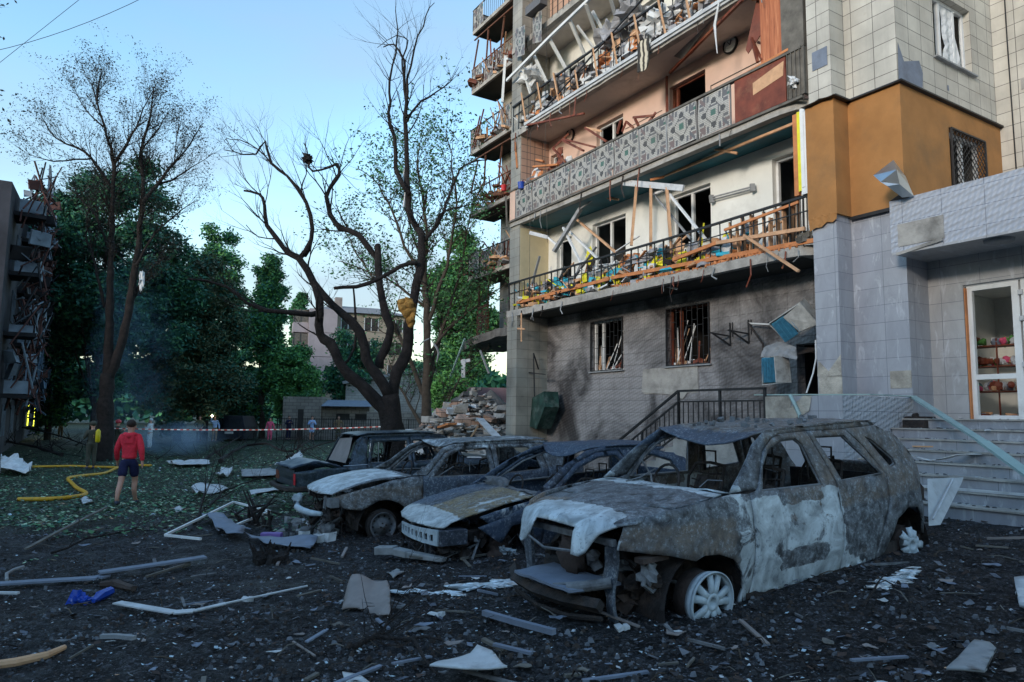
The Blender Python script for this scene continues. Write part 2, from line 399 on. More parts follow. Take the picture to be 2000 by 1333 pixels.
M['cloth_cyan'] = plain('cyan_foil', (.03, .38, .52), .5, .25, 6, damt=.2)
M['cloth_white'] = plain('white_film', (.62, .63, .64), .7, .15, 6)
M['blue_plastic'] = plain('bright_blue_plastic', (.012, .06, .38), .35, .2, 8, damt=.2)
M['red_paint'] = plain('red_plastic', (.55, .02, .03), .5, .15, 6)
M['insulation'] = plain('yellow_insulation_wool', (.50, .27, .07), .95, .5, 9, bs=1, bd=.05)
M['bark_burnt'] = plain('scorched_bark', (.022, .017, .016), .95, .6, 5, bs=1, bd=.06, dirt=(.008, .007, .007), damt=.7)
M['bark'] = plain('dark_bark', (.05, .04, .034), .95, .45, 5, bs=1, bd=.03)
M['bark_brown'] = plain('brown_bark', (.065, .050, .038), .95, .35, 6, bs=1, bd=.03)
M['glass'] = None
n = NT('glass_pane'); n.b.inputs['Transmission Weight'].default_value = 1.0; n.b.inputs['IOR'].default_value = 1.1; M['glass'] = n.fin((.85, .9, .9), .02, spec=.6)
def leaf(name, c, var=.5):
    n = NT(name); oi = n.noise(.55, 3, .6); g = n.noise(7, 2, .6)
    c1 = tuple(x*(1+var) for x in c); c2 = tuple(x*(1-var) for x in c)
    col = n.mix(n.ramp(n.math('ADD', n.math('MULTIPLY', oi, .7), n.math('MULTIPLY', g, .35)), [(.38, 0), (.68, 1)]), c2, c1)
    n.b.inputs['Subsurface Weight'].default_value = 0
    return n.fin(col, .6, spec=.25)
M['leaf_dark'] = leaf('dark_leaf', (.028, .115, .082)); M['leaf_green'] = leaf('green_leaf', (.055, .175, .075)); M['leaf_bright'] = leaf('bright_leaf', (.10, .27, .075))
M['leaf_olive'] = leaf('brownish_conifer_leaf', (.075, .10, .052)); M['leaf_pale'] = leaf('thin_leaf', (.045, .10, .045)); M['leaf_dry'] = leaf('scorched_leaf', (.02, .022, .018))
# folk mosaic
def mosaic(name, c):
    n = NT(name); _, f = n.brick(.0385, .0385, .004, 0, src='UV'); col = n.mix(f, n.mix(n.ramp(n.noise(14, 3), [(.3, 0), (.7, 1)]), tuple(x*.85 for x in c), c), (.13, .12, .11))
    col = n.mix(n.math('MULTIPLY', n.ramp(n.noise(2.2, 6, .7), [(.48, 0), (.75, 1)]), .4), col, (.12, .11, .10))
    return n.fin(col, .5, f, -.4, .004)
MOS = [mosaic('mosaic_pale', (.52, .50, .46)), mosaic('mosaic_grey', (.125, .125, .14)), mosaic('mosaic_green', (.03, .16, .12)), mosaic('mosaic_mauve', (.20, .135, .13)), mosaic('mosaic_black', (.04, .04, .045))]
# burnt car skins: tint attribute R = how much bare ash white, G = how much rust / scorch brown, B = blue-grey
def burnt(name, pale=(.60, .66, .70), char=(.040, .041, .046), rust=(.125, .098, .078), mid=(.17, .185, .205), rough=.62, flk=.5):
    n = NT(name); at_ = n.n('ShaderNodeAttribute'); at_.attribute_name = 'tint'
    sp = n.n('ShaderNodeSeparateColor'); n.l(at_.outputs['Color'], sp.inputs[0])
    big = n.noise(3.2, 9, .66, dist=.9); fine = n.noise(26, 6, .7); med = n.noise(9, 7, .68, dist=.5)
    base = n.mix(n.ramp(med, [(.36, 0), (.62, 1)]), char, mid)
    rf = n.ramp(n.math('ADD', n.math('MULTIPLY', sp.outputs[1], .62), n.math('MULTIPLY', n.noise(5.5, 8, .65, dist=.4), .75)), [(.52, 0), (.82, 1)])
    col = n.mix(rf, base, n.mix(n.ramp(fine, [(.35, 0), (.65, 1)]), rust, tuple(x*1.9 for x in rust)))
    bf = n.ramp(n.math('ADD', n.math('MULTIPLY', sp.outputs[2], .6), n.math('MULTIPLY', med, .7)), [(.55, 0), (.8, 1)])
    col = n.mix(n.math('MULTIPLY', bf, .8), col, (.045, .070, .115))
    wf = n.ramp(n.math('ADD', sp.outputs[0], n.math('MULTIPLY', n.math('SUBTRACT', big, .5), 1.25)), [(.46, 0), (.53, 1)])
    wc = n.mix(n.ramp(n.noise(4.5, 9, .62, dist=.9), [(.34, 0), (.60, 1)]), tuple(x*.42 for x in pale), pale); wc = n.mix(n.ramp(n.noise(22, 6, .7), [(.56, 0), (.66, .6)]), wc, (.10, .12, .15))
    col = n.mix(wf, col, wc)
    fl = n.ramp(n.math('ADD', n.noise(34, 6, .75), n.math('MULTIPLY', sp.outputs[0], .12)), [(.535, 0), (.60, 1)]); fl = n.math('MULTIPLY', fl, n.ramp(med, [(.38, 0), (.55, 1)]))
    fl = n.math('MULTIPLY', fl, n.math('SUBTRACT', 1.0, wf)); col = n.mix(n.math('MULTIPLY', fl, flk), col, (.42, .46, .50))
    dk = n.ramp(n.vor(14), [(.05, 1), (.09, 0)]); col = n.mix(n.math('MULTIPLY', dk, .5), col, (.02, .02, .022))
    ht = n.math('ADD', n.math('MULTIPLY', fine, .5), n.math('MULTIPLY', wf, .8))
    return n.fin(col, n.mix(wf, rough, .5), ht, .45, .006, 0.15, .4)
M['burnt'] = burnt('burnt_car_skin')
M['burnt_blue'] = burnt('burnt_blue_car_skin', (.52, .55, .56), (.028, .032, .042), (.15, .11, .055), (.07, .08, .11), flk=.42)
M['burnt_green'] = burnt('burnt_dark_saloon_paint', (.22, .26, .30), (.016, .024, .029), (.035, .035, .033), (.035, .055, .075), .35, flk=.12)
M['char'] = plain('charred_metal', (.030, .025, .024), .85, .6, 9, bs=.8, bd=.02, dirt=(.12, .07, .045), damt=.5)
M['char_grey'] = plain('ash_grey_metal', (.15, .155, .165), .8, .5, 9, bs=.6, bd=.01, dirt=(.06, .045, .04), damt=.6)
M['ash_metal'] = plain('pale_ash_aluminium', (.42, .49, .54), .5, .2, 7, bs=.4, dirt=(.12, .13, .15), damt=.45)
M['rust_part'] = plain('rusted_part', (.060, .042, .036), .9, .45, 9, bs=.7)
M['silver_puddle'] = plain('solidified_aluminium', (.62, .68, .72), .35, .15, 9, metal=.5, damt=.2)
# people
def cloth(name, c, rough=.85): return plain(name, c, rough, .15, 20, damt=.15, bs=.2, bd=.004)
M['skin'] = plain('skin', (.50, .27, .20), .55, .08, 14, damt=.05); M['hair'] = plain('dark_hair', (.03, .02, .016), .8, .3, 40)
M['hoodie'] = cloth('red_hoodie_cloth', (.72, .030, .055)); M['navy'] = cloth('navy_cloth', (.010, .012, .055)); M['shoe'] = cloth('dark_shoe', (.05, .06, .09))
M['uniform'] = cloth('dark_uniform', (.060, .060, .045)); M['hivis'] = cloth('yellow_reflective_band', (.60, .68, .08)); M['tank'] = plain('yellow_cylinder_paint', (.62, .48, .01), .4, .05, 5, damt=.2)
M['pale_cloth'] = cloth('pale_cloth', (.62, .68, .72)); M['blue_cloth'] = cloth('light_blue_cloth', (.34, .48, .76)); M['khaki'] = cloth('khaki_cloth', (.26, .18, .10)); M['pink_cloth'] = cloth('pink_cloth', (.68, .10, .20)); M['olive_cloth'] = cloth('olive_cloth', (.12, .12, .07))
M['hose'] = plain('yellow_hose_rubber', (.62, .33, .02), .5, .12, 8, damt=.2)
n = NT('red_white_tape'); wv = n.n('ShaderNodeTexWave'); wv.inputs['Scale'].default_value = 1.1; n.l(n.co('Object'), wv.inputs['Vector']); M['tape'] = n.fin(n.ramp(wv.outputs['Fac'], [(.5, (.7, .7, .68)), (.52, (.55, .10, .08))], 'CONSTANT'), .5)
def emit(name, c, s):
    n = NT(name); n.b.inputs['Emission Color'].default_value = (*c, 1); n.b.inputs['Emission Strength'].default_value = s; return n.fin(c, .5)
M['lit_yellow'] = emit('lit_stair_window', (.80, .85, .05), 1.6); M['lit_white'] = emit('lamp_light', (1, .95, .75), 14); M['lit_orange'] = emit('orange_window_light', (1, .42, .05), 3)
M['car_paint'] = plain('dark_van_paint', (.012, .018, .035), .3, .2, 3); M['rubber'] = plain('rubber', (.015, .015, .016), .8, .3, 10)
# ------------------------------------------------------------------ the apartment building
BG = {}
def wall(mb, ax, c, a0, a1, z0, z1, holes=(), depth=.22, mi=0, rmi=None):
    def P(a, z, d=0): return (a, c+d, z) if ax == 'F' else (c-d, a, z)
    xs = sorted({a0, a1} | {h[0] for h in holes} | {h[1] for h in holes}); zs = sorted({z0, z1} | {h[2] for h in holes} | {h[3] for h in holes})
    xs = [x for x in xs if a0 <= x <= a1]; zs = [z for z in zs if z0 <= z <= z1]
    for i in range(len(xs)-1):
        for j in range(len(zs)-1):
            cx, cz = (xs[i]+xs[i+1])/2, (zs[j]+zs[j+1])/2
            if any(h[0] < cx < h[1] and h[2] < cz < h[3] for h in holes): continue
            mb.quad(P(xs[i], zs[j]), P(xs[i+1], zs[j]), P(xs[i+1], zs[j+1]), P(xs[i], zs[j+1]), mi)
    for h in holes:
        q = [(h[0], h[2]), (h[1], h[2]), (h[1], h[3]), (h[0], h[3])]
        for k in range(4):
            (a, z), (b, y) = q[k], q[(k+1) % 4]
            mb.quad(P(a, z), P(b, y), P(b, y, depth), P(a, z, depth), mi if rmi is None else rmi)
def bm(): return MB(BF)
bld = thing('apartment_building', 'shattered apartment block with cream tiled walls, ochre band and torn balconies filling the right side', 'building', B(0, 1.1, .2))
def part(mb, name, mat, par=bld, **k): return mb.build(name, mat, par, **k)
FL = [4.63, 7.40, 10.18, 12.96, 15.74]
GW = [(-7.56, -6.22, 2.91, 4.30), (-4.62, -3.25, 2.90, 4.30)]
W1 = [(-1.48, -.84, 4.9, 7.08), (-4.44, -3.17, 5.75, 7.06), (-7.52, -6.11, 5.75, 7.05), (-9.25, -8.5, 4.9, 6.95)]
W2 = [(-4.45, -3.27, 7.65, 9.84), (-7.34, -6.2, 8.45, 9.84), (-9.6, -8.95, 8.3, 9.7)]
W3 = [(-8.9, -7.9, 11.1, 12.3), (-6.1, -4.6, 11.1, 12.5), (-2.6, -1.2, 11.1, 12.5)]
# ground storey
m = bm(); wall(m, 'F', 1.1, -9.7, .25, 0, 3.0, [(-1.02, .2, 1.3, 3.0)], .3); wall(m, 'F', 1.1, -9.7, .25, 3.0, 4.63, [(h[0], h[1], 3.0, h[3]) for h in GW])
m = bm(); wall(m, 'F', 1.1, -9.7, .25, 0, 4.63, GW+[(-1.02, .2, 1.3, 3.15)], .25); part(m, 'ground_floor_wall', M['relief_sooty'])
m = bm(); m.box(-5.45, -3.62, 1.085, 1.097, 2.26, 2.88); m.sheet([(-5.5, 2.3), (-5.45, 2.86), (-3.63, 2.9), (-3.62, 2.5), (-3.9, 2.3), (-4.1, 2.12), (-4.4, 2.22)], lambda x, y: (x, 1.075, y), .3)
part(m, 'bare_plaster_patch', M['concrete'])
# first to third floor walls behind the balconies
m = bm(); wall(m, 'F', 1.1, -9.7, .25, 4.83, 7.40, W1); part(m, 'balcony_back_wall', M['white_plaster'])
m = bm(); wall(m, 'F', 1.1, -9.7, .25, 7.6, 10.18, W2); part(m, 'balcony_back_wall', M['pink'])
m = bm(); wall(m, 'F', 1.1, -9.7, .25, 10.38, 12.96, W3); part(m, 'balcony_back_wall', M['white_plaster'])
m = bm(); wall(m, 'F', 1.1, -9.7, .25, 13.16, 20, []); part(m, 'balcony_back_wall', M['brick_pink'])
m = bm()
for z in (9.35,): m.box(-3.1, -.95, 1.08, 1.095, z-.01, z+.005); m.box(-3.1, -3.09, 1.08, 1.095, 8.0, z)
m.box(-6.1, -4.7, 1.08, 1.095, 9.35, 9.36); part(m, 'plaster_seam', M['wood_grey'])
# left fin, with side face turned to the yard
m = bm(); m.box(-10.25, -9.7, 0, 1.1, 0, 4.63); m.box(-10.25, -9.7, .05, 1.1, 4.63, 20); part(m, 'fin_wall', M['cream_sooty'])
m = bm(); m.box(-9.699, -9.685, .08, 1.1, 4.83, 7.3); part(m, 'fin_lining', M['yellow_plaster'])
m = bm(); m.box(-9.699, -9.685, .08, 1.1, 7.6, 10.1); part(m, 'fin_lining', M['brick_pink'])
# right pier, bays and the receding wall
def upper(m, off, z0, z1, holes=()):
    wall(m, 'F', 0-off, .2-off, .66+off, z0, z1); wall(m, 'S', .66+off, 0-off, .42-off, z0, z1); wall(m, 'F', .42-off, .66+off, 1.6+off, z0, z1)
    wall(m, 'S', 1.6+off, .42-off, 3.79, z0, z1, holes, .2)
    m.quad((.2-off, 0-off, z0), (.2-off, 1.2, z0), (.2-off, 1.2, z1), (.2-off, 0-off, z1))
m = bm(); upper(m, 0, 7.29, 20, [(1.64, 2.97, 8.14, 9.42)]); wall(m, 'F', 3.79, 1.6, 12, 5.0, 20); part(m, 'tiled_upper_wall', M['cream'])
m = bm(); upper(m, .05, 5.21, 7.28, [(1.88, 3.12, 5.2, 6.87)]); m.quad((.15, -.05, 5.21), (.71, -.05, 5.21), (.71, .37, 5.21), (.15, .37, 5.21)); m.quad((.66, .37, 5.21), (1.65, .37, 5.21), (1.65, .44, 5.21), (.66, .44, 5.21))
m.sheet([(.15, 5.25), (.71, 5.25), (.70, 5.12), (.62, 5.07), (.50, 5.10), (.42, 5.03), (.30, 5.04), (.17, 5.0)], lambda x, y: (x, -.05+.01*math.sin(x*40), y), .07)
part(m, 'ochre_band', M['orange'])
m = bm(); e = .11
m.box(.62, .80, -.1, .40, 7.285, 7.315); m.box(.62, 1.72, .30, .44, 7.285, 7.315); m.box(1.6, 1.72, .44, 3.8, 7.285, 7.315); m.box(1.6, 1.72, .30, .44, 7.286, 7.316)
m.box(.70, 1.66, .34, .40, 5.15, 5.205)
m.sheet([(.12, -.14), (.80, -.16), (.80, .4), (.4, .42), (.15, .3)], lambda x, y: (x, y, 7.30+.05*noise.noise(Vector((x*5, y*5, 1)))), .1)
part(m, 'parapet_flashing', M['black_iron'])
m = bm(); upper(m, 0, 0, 5.21); part(m, 'marble_clad_wall', M['marble'])
m = bm(); wall(m, 'F', 1.04, 1.6, 9, 0, 4.6, [(2.14, 4.1, 1.66, 3.85)], .22); part(m, 'entrance_wall', M['marble_grey'])
m = bm(); m.box(.22, .665, -.012, -.002, 1.9, 2.42); m.sheet([(.2, 2.42), (.23, 2.7), (.42, 2.5), (.66, 2.78), (.66, 2.4)], lambda x, y: (x, -.012, y), .2); m.box(1.25, 1.598, .408, .418, 2.2, 2.48)
part(m, 'bare_plaster_patch', M['bare_render'])
m = bm(); m.box(.30, .60, -.012, -.002, 7.95, 8.3); m.sheet([(.45, 8.05), (.62, 7.75), (1.1, 7.9), (1.2, 7.7), (1.15, 7.32), (.42, 7.32)], lambda x, y: (1.608, x, y), .3)
m.box(1.607, 1.61, 2.0, 2.05, 7.6, 7.7); part(m, 'missing_tile_patch', M['sheet_blue'])
m = bm(); m.box(2.05, 2.2, 3.775, 3.785, 7.9, 8.12); part(m, 'missing_tile_patch', M['concrete'])
# canopy
m = bm(); m.quad((1.6, 0, 4.33), (9, 0, 4.33), (9, 0, 5.19), (1.6, 0, 5.19)); m.quad((1.6, 0, 5.19), (9, 0, 5.19), (9, 3.8, 5.19), (1.6, 3.8, 5.19)); m.quad((1.6, 0, 4.33), (1.6, .42, 4.33), (1.6, .42, 5.19), (1.6, 0, 5.19))
cp = part(m, 'canopy', M['relief'])
m = bm(); m.quad((1.6, 0, 4.325), (1.6, 1.04, 4.325), (9, 1.04, 4.325), (9, 0, 4.325)); m.box(1.62, 9, -.015, -.003, 4.30, 4.335); part(m, 'canopy_soffit', M['marble_grey'], cp)
m = bm(); m.box(1.72, 2.42, -.012, -.002, 4.42, 4.78); m.beam((1.7, -.03, 4.30), (2.4, -.03, 4.40), .02, .05); part(m, 'bare_patch', M['concrete'], cp)
m = MB(); m.lathe([(.20, .0), (.19, -.035), (.12, -.05), (.001, -.05)], B(3.0, .35, 4.325), (0, 0, 1), 24); m.build('soffit_lamp', M['sheet_grey'], cp, smooth=True)
# balcony slabs: ground-facing, soffits
def slab(z, s0, s1, t0, t1, mf, ms, n=36):
    m = bm(); vs = []
    for k in range(n+1):
        s = s0+(s1-s0)*k/n; j = .02*noise.noise(Vector((s*2.3, z, 0))); r = max(0, (s-(s1-.5))/.5)**2*.30 if s1 > -.5 else 0
        vs += [(s, t0+j+r, z), (s, t0+j*.3+r, z+.19+.03*noise.noise(Vector((s*6, z, 3)))), (s, t1, z+.19), (s, t1, z)]
    fs = []
    for k in range(n):
        for q in range(4):
            a = k*4+q; b = k*4+(q+1) % 4; fs.append((a, b, b+4, a+4))
    fs += [(3, 2, 1, 0), (n*4, n*4+1, n*4+2, n*4+3)]
    m.add(vs, fs); o = part(m, 'balcony_slab', mf)
    m = bm(); m.quad((s0+.06, t0+.16, z-.006), (s1-.35, t0+.16, z-.006), (s1-.35, t1, z-.006), (s0+.06, t1, z-.006)); part(m, 'soffit', ms, o)
    return o
slab(FL[0], -10.3, .2, 0, 1.1, M['concrete'], M['soffit_soot']); slab(FL[1], -10.2, .18, 0, 1.1, M['concrete'], M['teal_ceiling'])
slab(FL[2], -10.2, .18, 0, 1.1, M['concrete'], M['soffit_pale']); slab(FL[3], -10.2, .18, 0, 1.1, M['concrete'], M['soffit_pale']); slab(FL[4], -10.2, .18, 0, 1.1, M['concrete'], M['soffit'])
# windows
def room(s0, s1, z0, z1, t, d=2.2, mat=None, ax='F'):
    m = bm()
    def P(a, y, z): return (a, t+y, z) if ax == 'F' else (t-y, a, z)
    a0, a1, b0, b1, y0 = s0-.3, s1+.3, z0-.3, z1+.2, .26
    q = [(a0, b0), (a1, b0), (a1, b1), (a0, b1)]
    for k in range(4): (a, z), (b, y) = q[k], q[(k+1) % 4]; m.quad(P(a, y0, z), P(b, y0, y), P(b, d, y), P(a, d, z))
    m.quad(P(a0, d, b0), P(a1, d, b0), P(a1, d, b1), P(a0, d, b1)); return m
def window(s0, s1, z0, z1, t, cols=(), mat='white_pvc', w=.06, inset=.12, sill=True, par=bld, ax='F', rmat='dark_room', pane=None, name='window', transom=None):
    m = bm()
    def bx(a0, a1, d0, d1, y0, y1): m.box(*( (a0, a1, t+d0, t+d1) if ax == 'F' else (t-d1, t-d0, a0, a1)), y0, y1)
    bx(s0+.002, s0+w, inset, inset+.07, z0+.002, z1-.002); bx(s1-w, s1-.002, inset, inset+.07, z0+.002, z1-.002)
    bx(s0+w, s1-w, inset, inset+.07, z0+.002, z0+w); bx(s0+w, s1-w, inset, inset+.07, z1-w, z1-.002)
    for c in cols: bx(c-w*.6, c+w*.6, inset+.003, inset+.067, z0+w, z1-w)
    if transom: bx(s0+w, s1-w, inset+.004, inset+.066, transom, transom+w)
    o = part(m, name, M[mat], par)
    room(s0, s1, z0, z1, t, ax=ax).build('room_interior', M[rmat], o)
    if sill:
        m = bm()
        def bx2(a0, a1, d0, d1, y0, y1): m.box(*((a0, a1, t+d0, t+d1) if ax == 'F' else (t-d1, t-d0, a0, a1)), y0, y1)
        bx2(s0-.05, s1+.05, -.07, .1, z0-.035, z0-.004); part(m, 'sill', M['sheet_grey'], o)
    if pane:
        m = bm(); a0, a1 = pane
        m.sheet([(a0, z0+w), (a1, z0+w), (a1, z1-w), ((a0+a1)/2+.1, z1-w-.1), (a0+.12, z0+.5), (a0, z0+.3)], (lambda x, y: (x, t+inset+.03, y)) if ax == 'F' else (lambda x, y: (t-inset-.03, x, y)), .3)
        part(m, 'pane', M['glass'], o)
    return o
def grille(par, s0, s1, z0, z1, t, kind='bars', ax='F'):
    m = bm()
    def P(a, d, z): return (a, t+d, z) if ax == 'F' else (t-d, a, z)
    e = -.03
    for a, b in (((s0, z0), (s1, z0)), ((s1, z0), (s1, z1)), ((s1, z1), (s0, z1)), ((s0, z1), (s0, z0))): m.beam(P(a[0], e, a[1]), P(b[0], e, b[1]), .03, .03)
    if kind == 'bars':
        k = 8
        for i in range(1, k): a = s0+(s1-s0)*i/k; m.beam(P(a, e, z0), P(a, e, z1), .014, .014)
        for i in range(k):
            a = s0+(s1-s0)*i/k; b = s0+(s1-s0)*(i+1)/k
            for z in ((z0+.2, z0+.62, z1-.35) if i % 2 else (z0+.42, z0+.9, z1-.12)): m.beam(P(a, e, z), P(b, e, z), .012, .012)
    else:
        st = .13; W = s1-s0; H = z1-z0; k = -H
        while k < W:
            a0, a1 = max(0, k), min(W, k+H)
            m.beam(P(s0+a0, e, z0+a0-k), P(s0+a1, e, z0+a1-k), .011, .011); m.beam(P(s0+a0, e+.01, z1-(a0-k)), P(s0+a1, e+.01, z1-(a1-k)), .011, .011); k += st
    return part(m, 'security_grille', M['black_iron'], par)
for i, h in enumerate(GW):
    o = window(*h, 1.1, (h[0]+.35,), 'wood_red' if i else 'white_pvc', .05); grille(o, h[0]+.01, h[1]-.01, h[2]+.01, h[3]-.01, 1.1)
    m = bm()
    for k in range(9): a = U(h[0]+.1, h[1]-.1); m.beam((a, 1.3, h[2]+.05), (a+U(-.4, .4), 1.5, h[2]+U(.3, 1.2)), U(.02, .07), .02, mi=rnd.randint(0, 2))
    for k in range(16): m.chunk((U(h[0]+.1, h[1]-.1), U(1.2, 1.4), h[2]+U(.02, .12)), U(.02, .07), rnd.randint(0, 2))
    m.build('broken_frame_pieces', [M['white_pvc'], M['wood_pale'], M['wood_red']], o)
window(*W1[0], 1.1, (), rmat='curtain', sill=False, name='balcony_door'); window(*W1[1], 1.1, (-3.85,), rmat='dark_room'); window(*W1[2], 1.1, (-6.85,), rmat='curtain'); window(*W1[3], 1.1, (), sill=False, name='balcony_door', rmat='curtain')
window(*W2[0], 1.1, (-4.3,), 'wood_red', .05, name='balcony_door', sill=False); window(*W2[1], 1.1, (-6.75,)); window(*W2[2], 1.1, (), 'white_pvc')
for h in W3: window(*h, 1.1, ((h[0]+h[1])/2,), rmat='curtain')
o = window(1.64, 2.97, 8.14, 9.42, 1.6, (1.64+.45, 2.6), ax='S', rmat='dark_room', pane=(2.1, 2.9))
m = bm(); m.sheet([(2.12, 8.2), (2.9, 8.1), (2.75, 8.6), (2.62, 9.36), (2.1, 9.36), (2.3, 8.6)], lambda x, y: (1.46+.02*math.sin(x*30), x, y), .1); part(m, 'torn_net', M['cloth_white'], o)
o = window(1.88, 3.12, 5.3, 6.87, 1.65, (2.55,), ax='S', rmat='curtain', sill=False); grille(o, 1.9, 3.1, 5.3, 6.85, 1.65, 'x', 'S')
# back room behind the blasted shop opening
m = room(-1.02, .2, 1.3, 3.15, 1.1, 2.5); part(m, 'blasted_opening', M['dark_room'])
m = bm()
for k in range(14): a = U(-.35, .15); m.beam((a, 1.12, U(1.4, 2.2)), (a+U(-.15, .12), 1.25, U(2.6, 3.15)), U(.02, .05), .03, mi=rnd.randint(0, 1))
m.beam((-1.0, 1.05, 3.05), (.2, .95, 2.9), .06, .10); m.beam((-.9, .95, 2.95), (.18, 1.0, 3.1), .04, .06); m.beam((-.35, 1.06, 1.3), (-.33, 1.06, 3.0), .05, .05, 1)
part(m, 'torn_door_frame', [M['char'], M['wood_grey']])
# shop door
m = bm(); z0, z1 = 1.69, 3.83
for a, b in ((2.16, 2.24), (2.80, 2.90), (2.93, 3.02), (3.62, 3.72)): m.box(a, b, 1.10, 1.17, z0, z1)
for z in (z0, 2.33, z1-.08):
    m.box(2.24, 2.80, 1.103, 1.167, z, z+.08); m.box(3.02, 3.62, 1.103, 1.167, z, z+.08)
m.box(2.14, 4.1, 1.09, 1.18, z1, z1+.02)
dr = part(m, 'shop_door', M['white_pvc'])
m = bm()
for z in (1.85, 2.5, 3.2, 3.6): m.box(2.90, 2.96, 1.06, 1.10, z, z+.07)
part(m, 'hinge', M['white'], dr)
m = bm(); m.box(2.15, 2.17, 1.04, 1.10, 1.7, 3.8); part(m, 'torn_seal', M['wood_orange'], dr)
m = room(1.95, 4.0, 1.9, 3.7, 1.04, 2.1); part(m, 'shop_interior', M['white_plaster'])
sh = bm(); sh.box(1.72, 3.0, 1.9, 2.2, 2.16, 2.18); sh.box(1.72, 3.0, 1.9, 2.2, 2.58, 2.60); sh.box(1.72, 3.0, 1.9, 2.2, 2.92, 2.94)
for a in (1.74, 2.2, 2.95): sh.beam((a, 1.9, 1.66), (a, 1.9, 3.05), .02, .02)
so_ = sh.build('shop_shelf', M['wood_red']); tag(so_, 'wooden goods shelf standing inside the shop behind the broken door', 'shelf')
m = bm(); cols = [M['wood_pale'], M['wood_red'], M['leaf_bright'], M['white'], M['sheet_blue'], M['pink_cloth']]
for z in (2.18, 2.60, 2.94):
    for k in range(34): m.blob((U(1.75, 2.95), U(1.92, 2.15), z+U(.05, .1)), U(.04, .08), 0, .3, mi=rnd.randint(0, 5), seed=k)
for k in range(110): m.chunk((U(1.8, 3.2), U(1.25, 2.2), 1.68+U(.0, .1)), U(.03, .09), rnd.randint(0, 5), (1, 1, .5))
o = m.build('shop_goods', cols); tag(o, 'colourful jumble of goods and litter inside the shop', 'goods', kind='stuff')
# landing, stairs, low walls
m = bm(); m.box(1.6, 9, .09, 1.1, 1.4, 1.69); m.box(.25, 1.6, -1.35, 1.1, .3, 1.36); m.box(-1.9, .25, -1.4, 1.1, .2, 1.28); part(m, 'landing', M['concrete'])
m = bm(); h = .1475; d = .30
for i in range(8): m.box(1.62, 9, .09-i*d-(.02 if i else 0), .12-(i-1)*d if i else .16, 1.69-(i+1)*h if i < 7 else .2, 1.69-i*h-.004)
st_ = part(m, 'entrance_stairs', M['marble_step'])
m = bm()
for i in range(8): m.box(1.62, 9, .06-i*d-(.02 if i else 0), .40-i*d, 1.69-i*h-.003, 1.69-i*h+.018)
part(m, 'stair_tread', M['concrete'], st_)
m = bm(); m.box(.25, 1.6, -1.44, -1.32, 0, 2.03); part(m, 'porch_wall', M['marble'])
m = bm(); m.box(1.49, 1.6, -1.32, .42, 0, 2.03); m.quad((1.602, -1.44, 0), (1.602, .42, 0), (1.602, .42, 2.03), (1.602, -1.44, 2.03)); part(m, 'porch_wall', M['relief'])
m = bm(); m.sheet([(.25, .6), (.25, 2.03), (.75, 2.03), (.72, 1.85), (.95, 2.03), (1.1, 2.03), (1.05, 1.8), (.9, 1.72), (.7, 1.65), (.45, 1.66), (.44, 1.2), (.42, .6)], lambda x, y: (x, -1.455+.008*noise.noise(Vector((x*9, y*9, 0))), y), .08); part(m, 'broken_cladding', M['bare_render'])
# side ramp and railing
m = bm(); n_ = 7
for i in range(n_): m.box(-1.9-.26*(i+1), -1.9-.26*i, -1.35, .9, .0, 1.28-(i+1)*.15)
part(m, 'side_stairs', M['concrete'])
m = bm(); zf, zt = 1.28, 2.17; t_ = -1.40
def bar(a, b, w=.025): m.beam(a, b, w, w)
bar((-1.75, t_, zt), (.22, t_, zt), .04); bar((-1.75, t_, zt-.2), (.22, t_, zt-.2), .03); bar((-1.75, t_, zf+.1), (.22, t_, zf+.1), .03)
for a in (-1.75, -.75, .2): bar((a, t_, zf), (a, t_, zt), .04)
for k in range(1, 16): bar((-1.75+k*.123, t_, zf+.1), (-1.75+k*.123, t_, zt-.2), .015)
bar((-1.75, t_, zt), (-3.75, t_, zt-1.15), .04); bar((-1.75, t_, zt-.2), (-3.75, t_, zt-1.35), .03); bar((-1.75, t_, zf+.1), (-3.75, t_, zf-1.05), .03)
for k in range(0, 17): a = -1.75-k*.125; bar((a, t_, zf+.1-k*.072), (a, t_, zt-.2-k*.072), .015 if k % 8 else .04)
o = m.build('stair_railing', M['black_iron']); tag(o, 'black iron bar railing sloping down along the side steps in front of the sooty wall', 'railing')
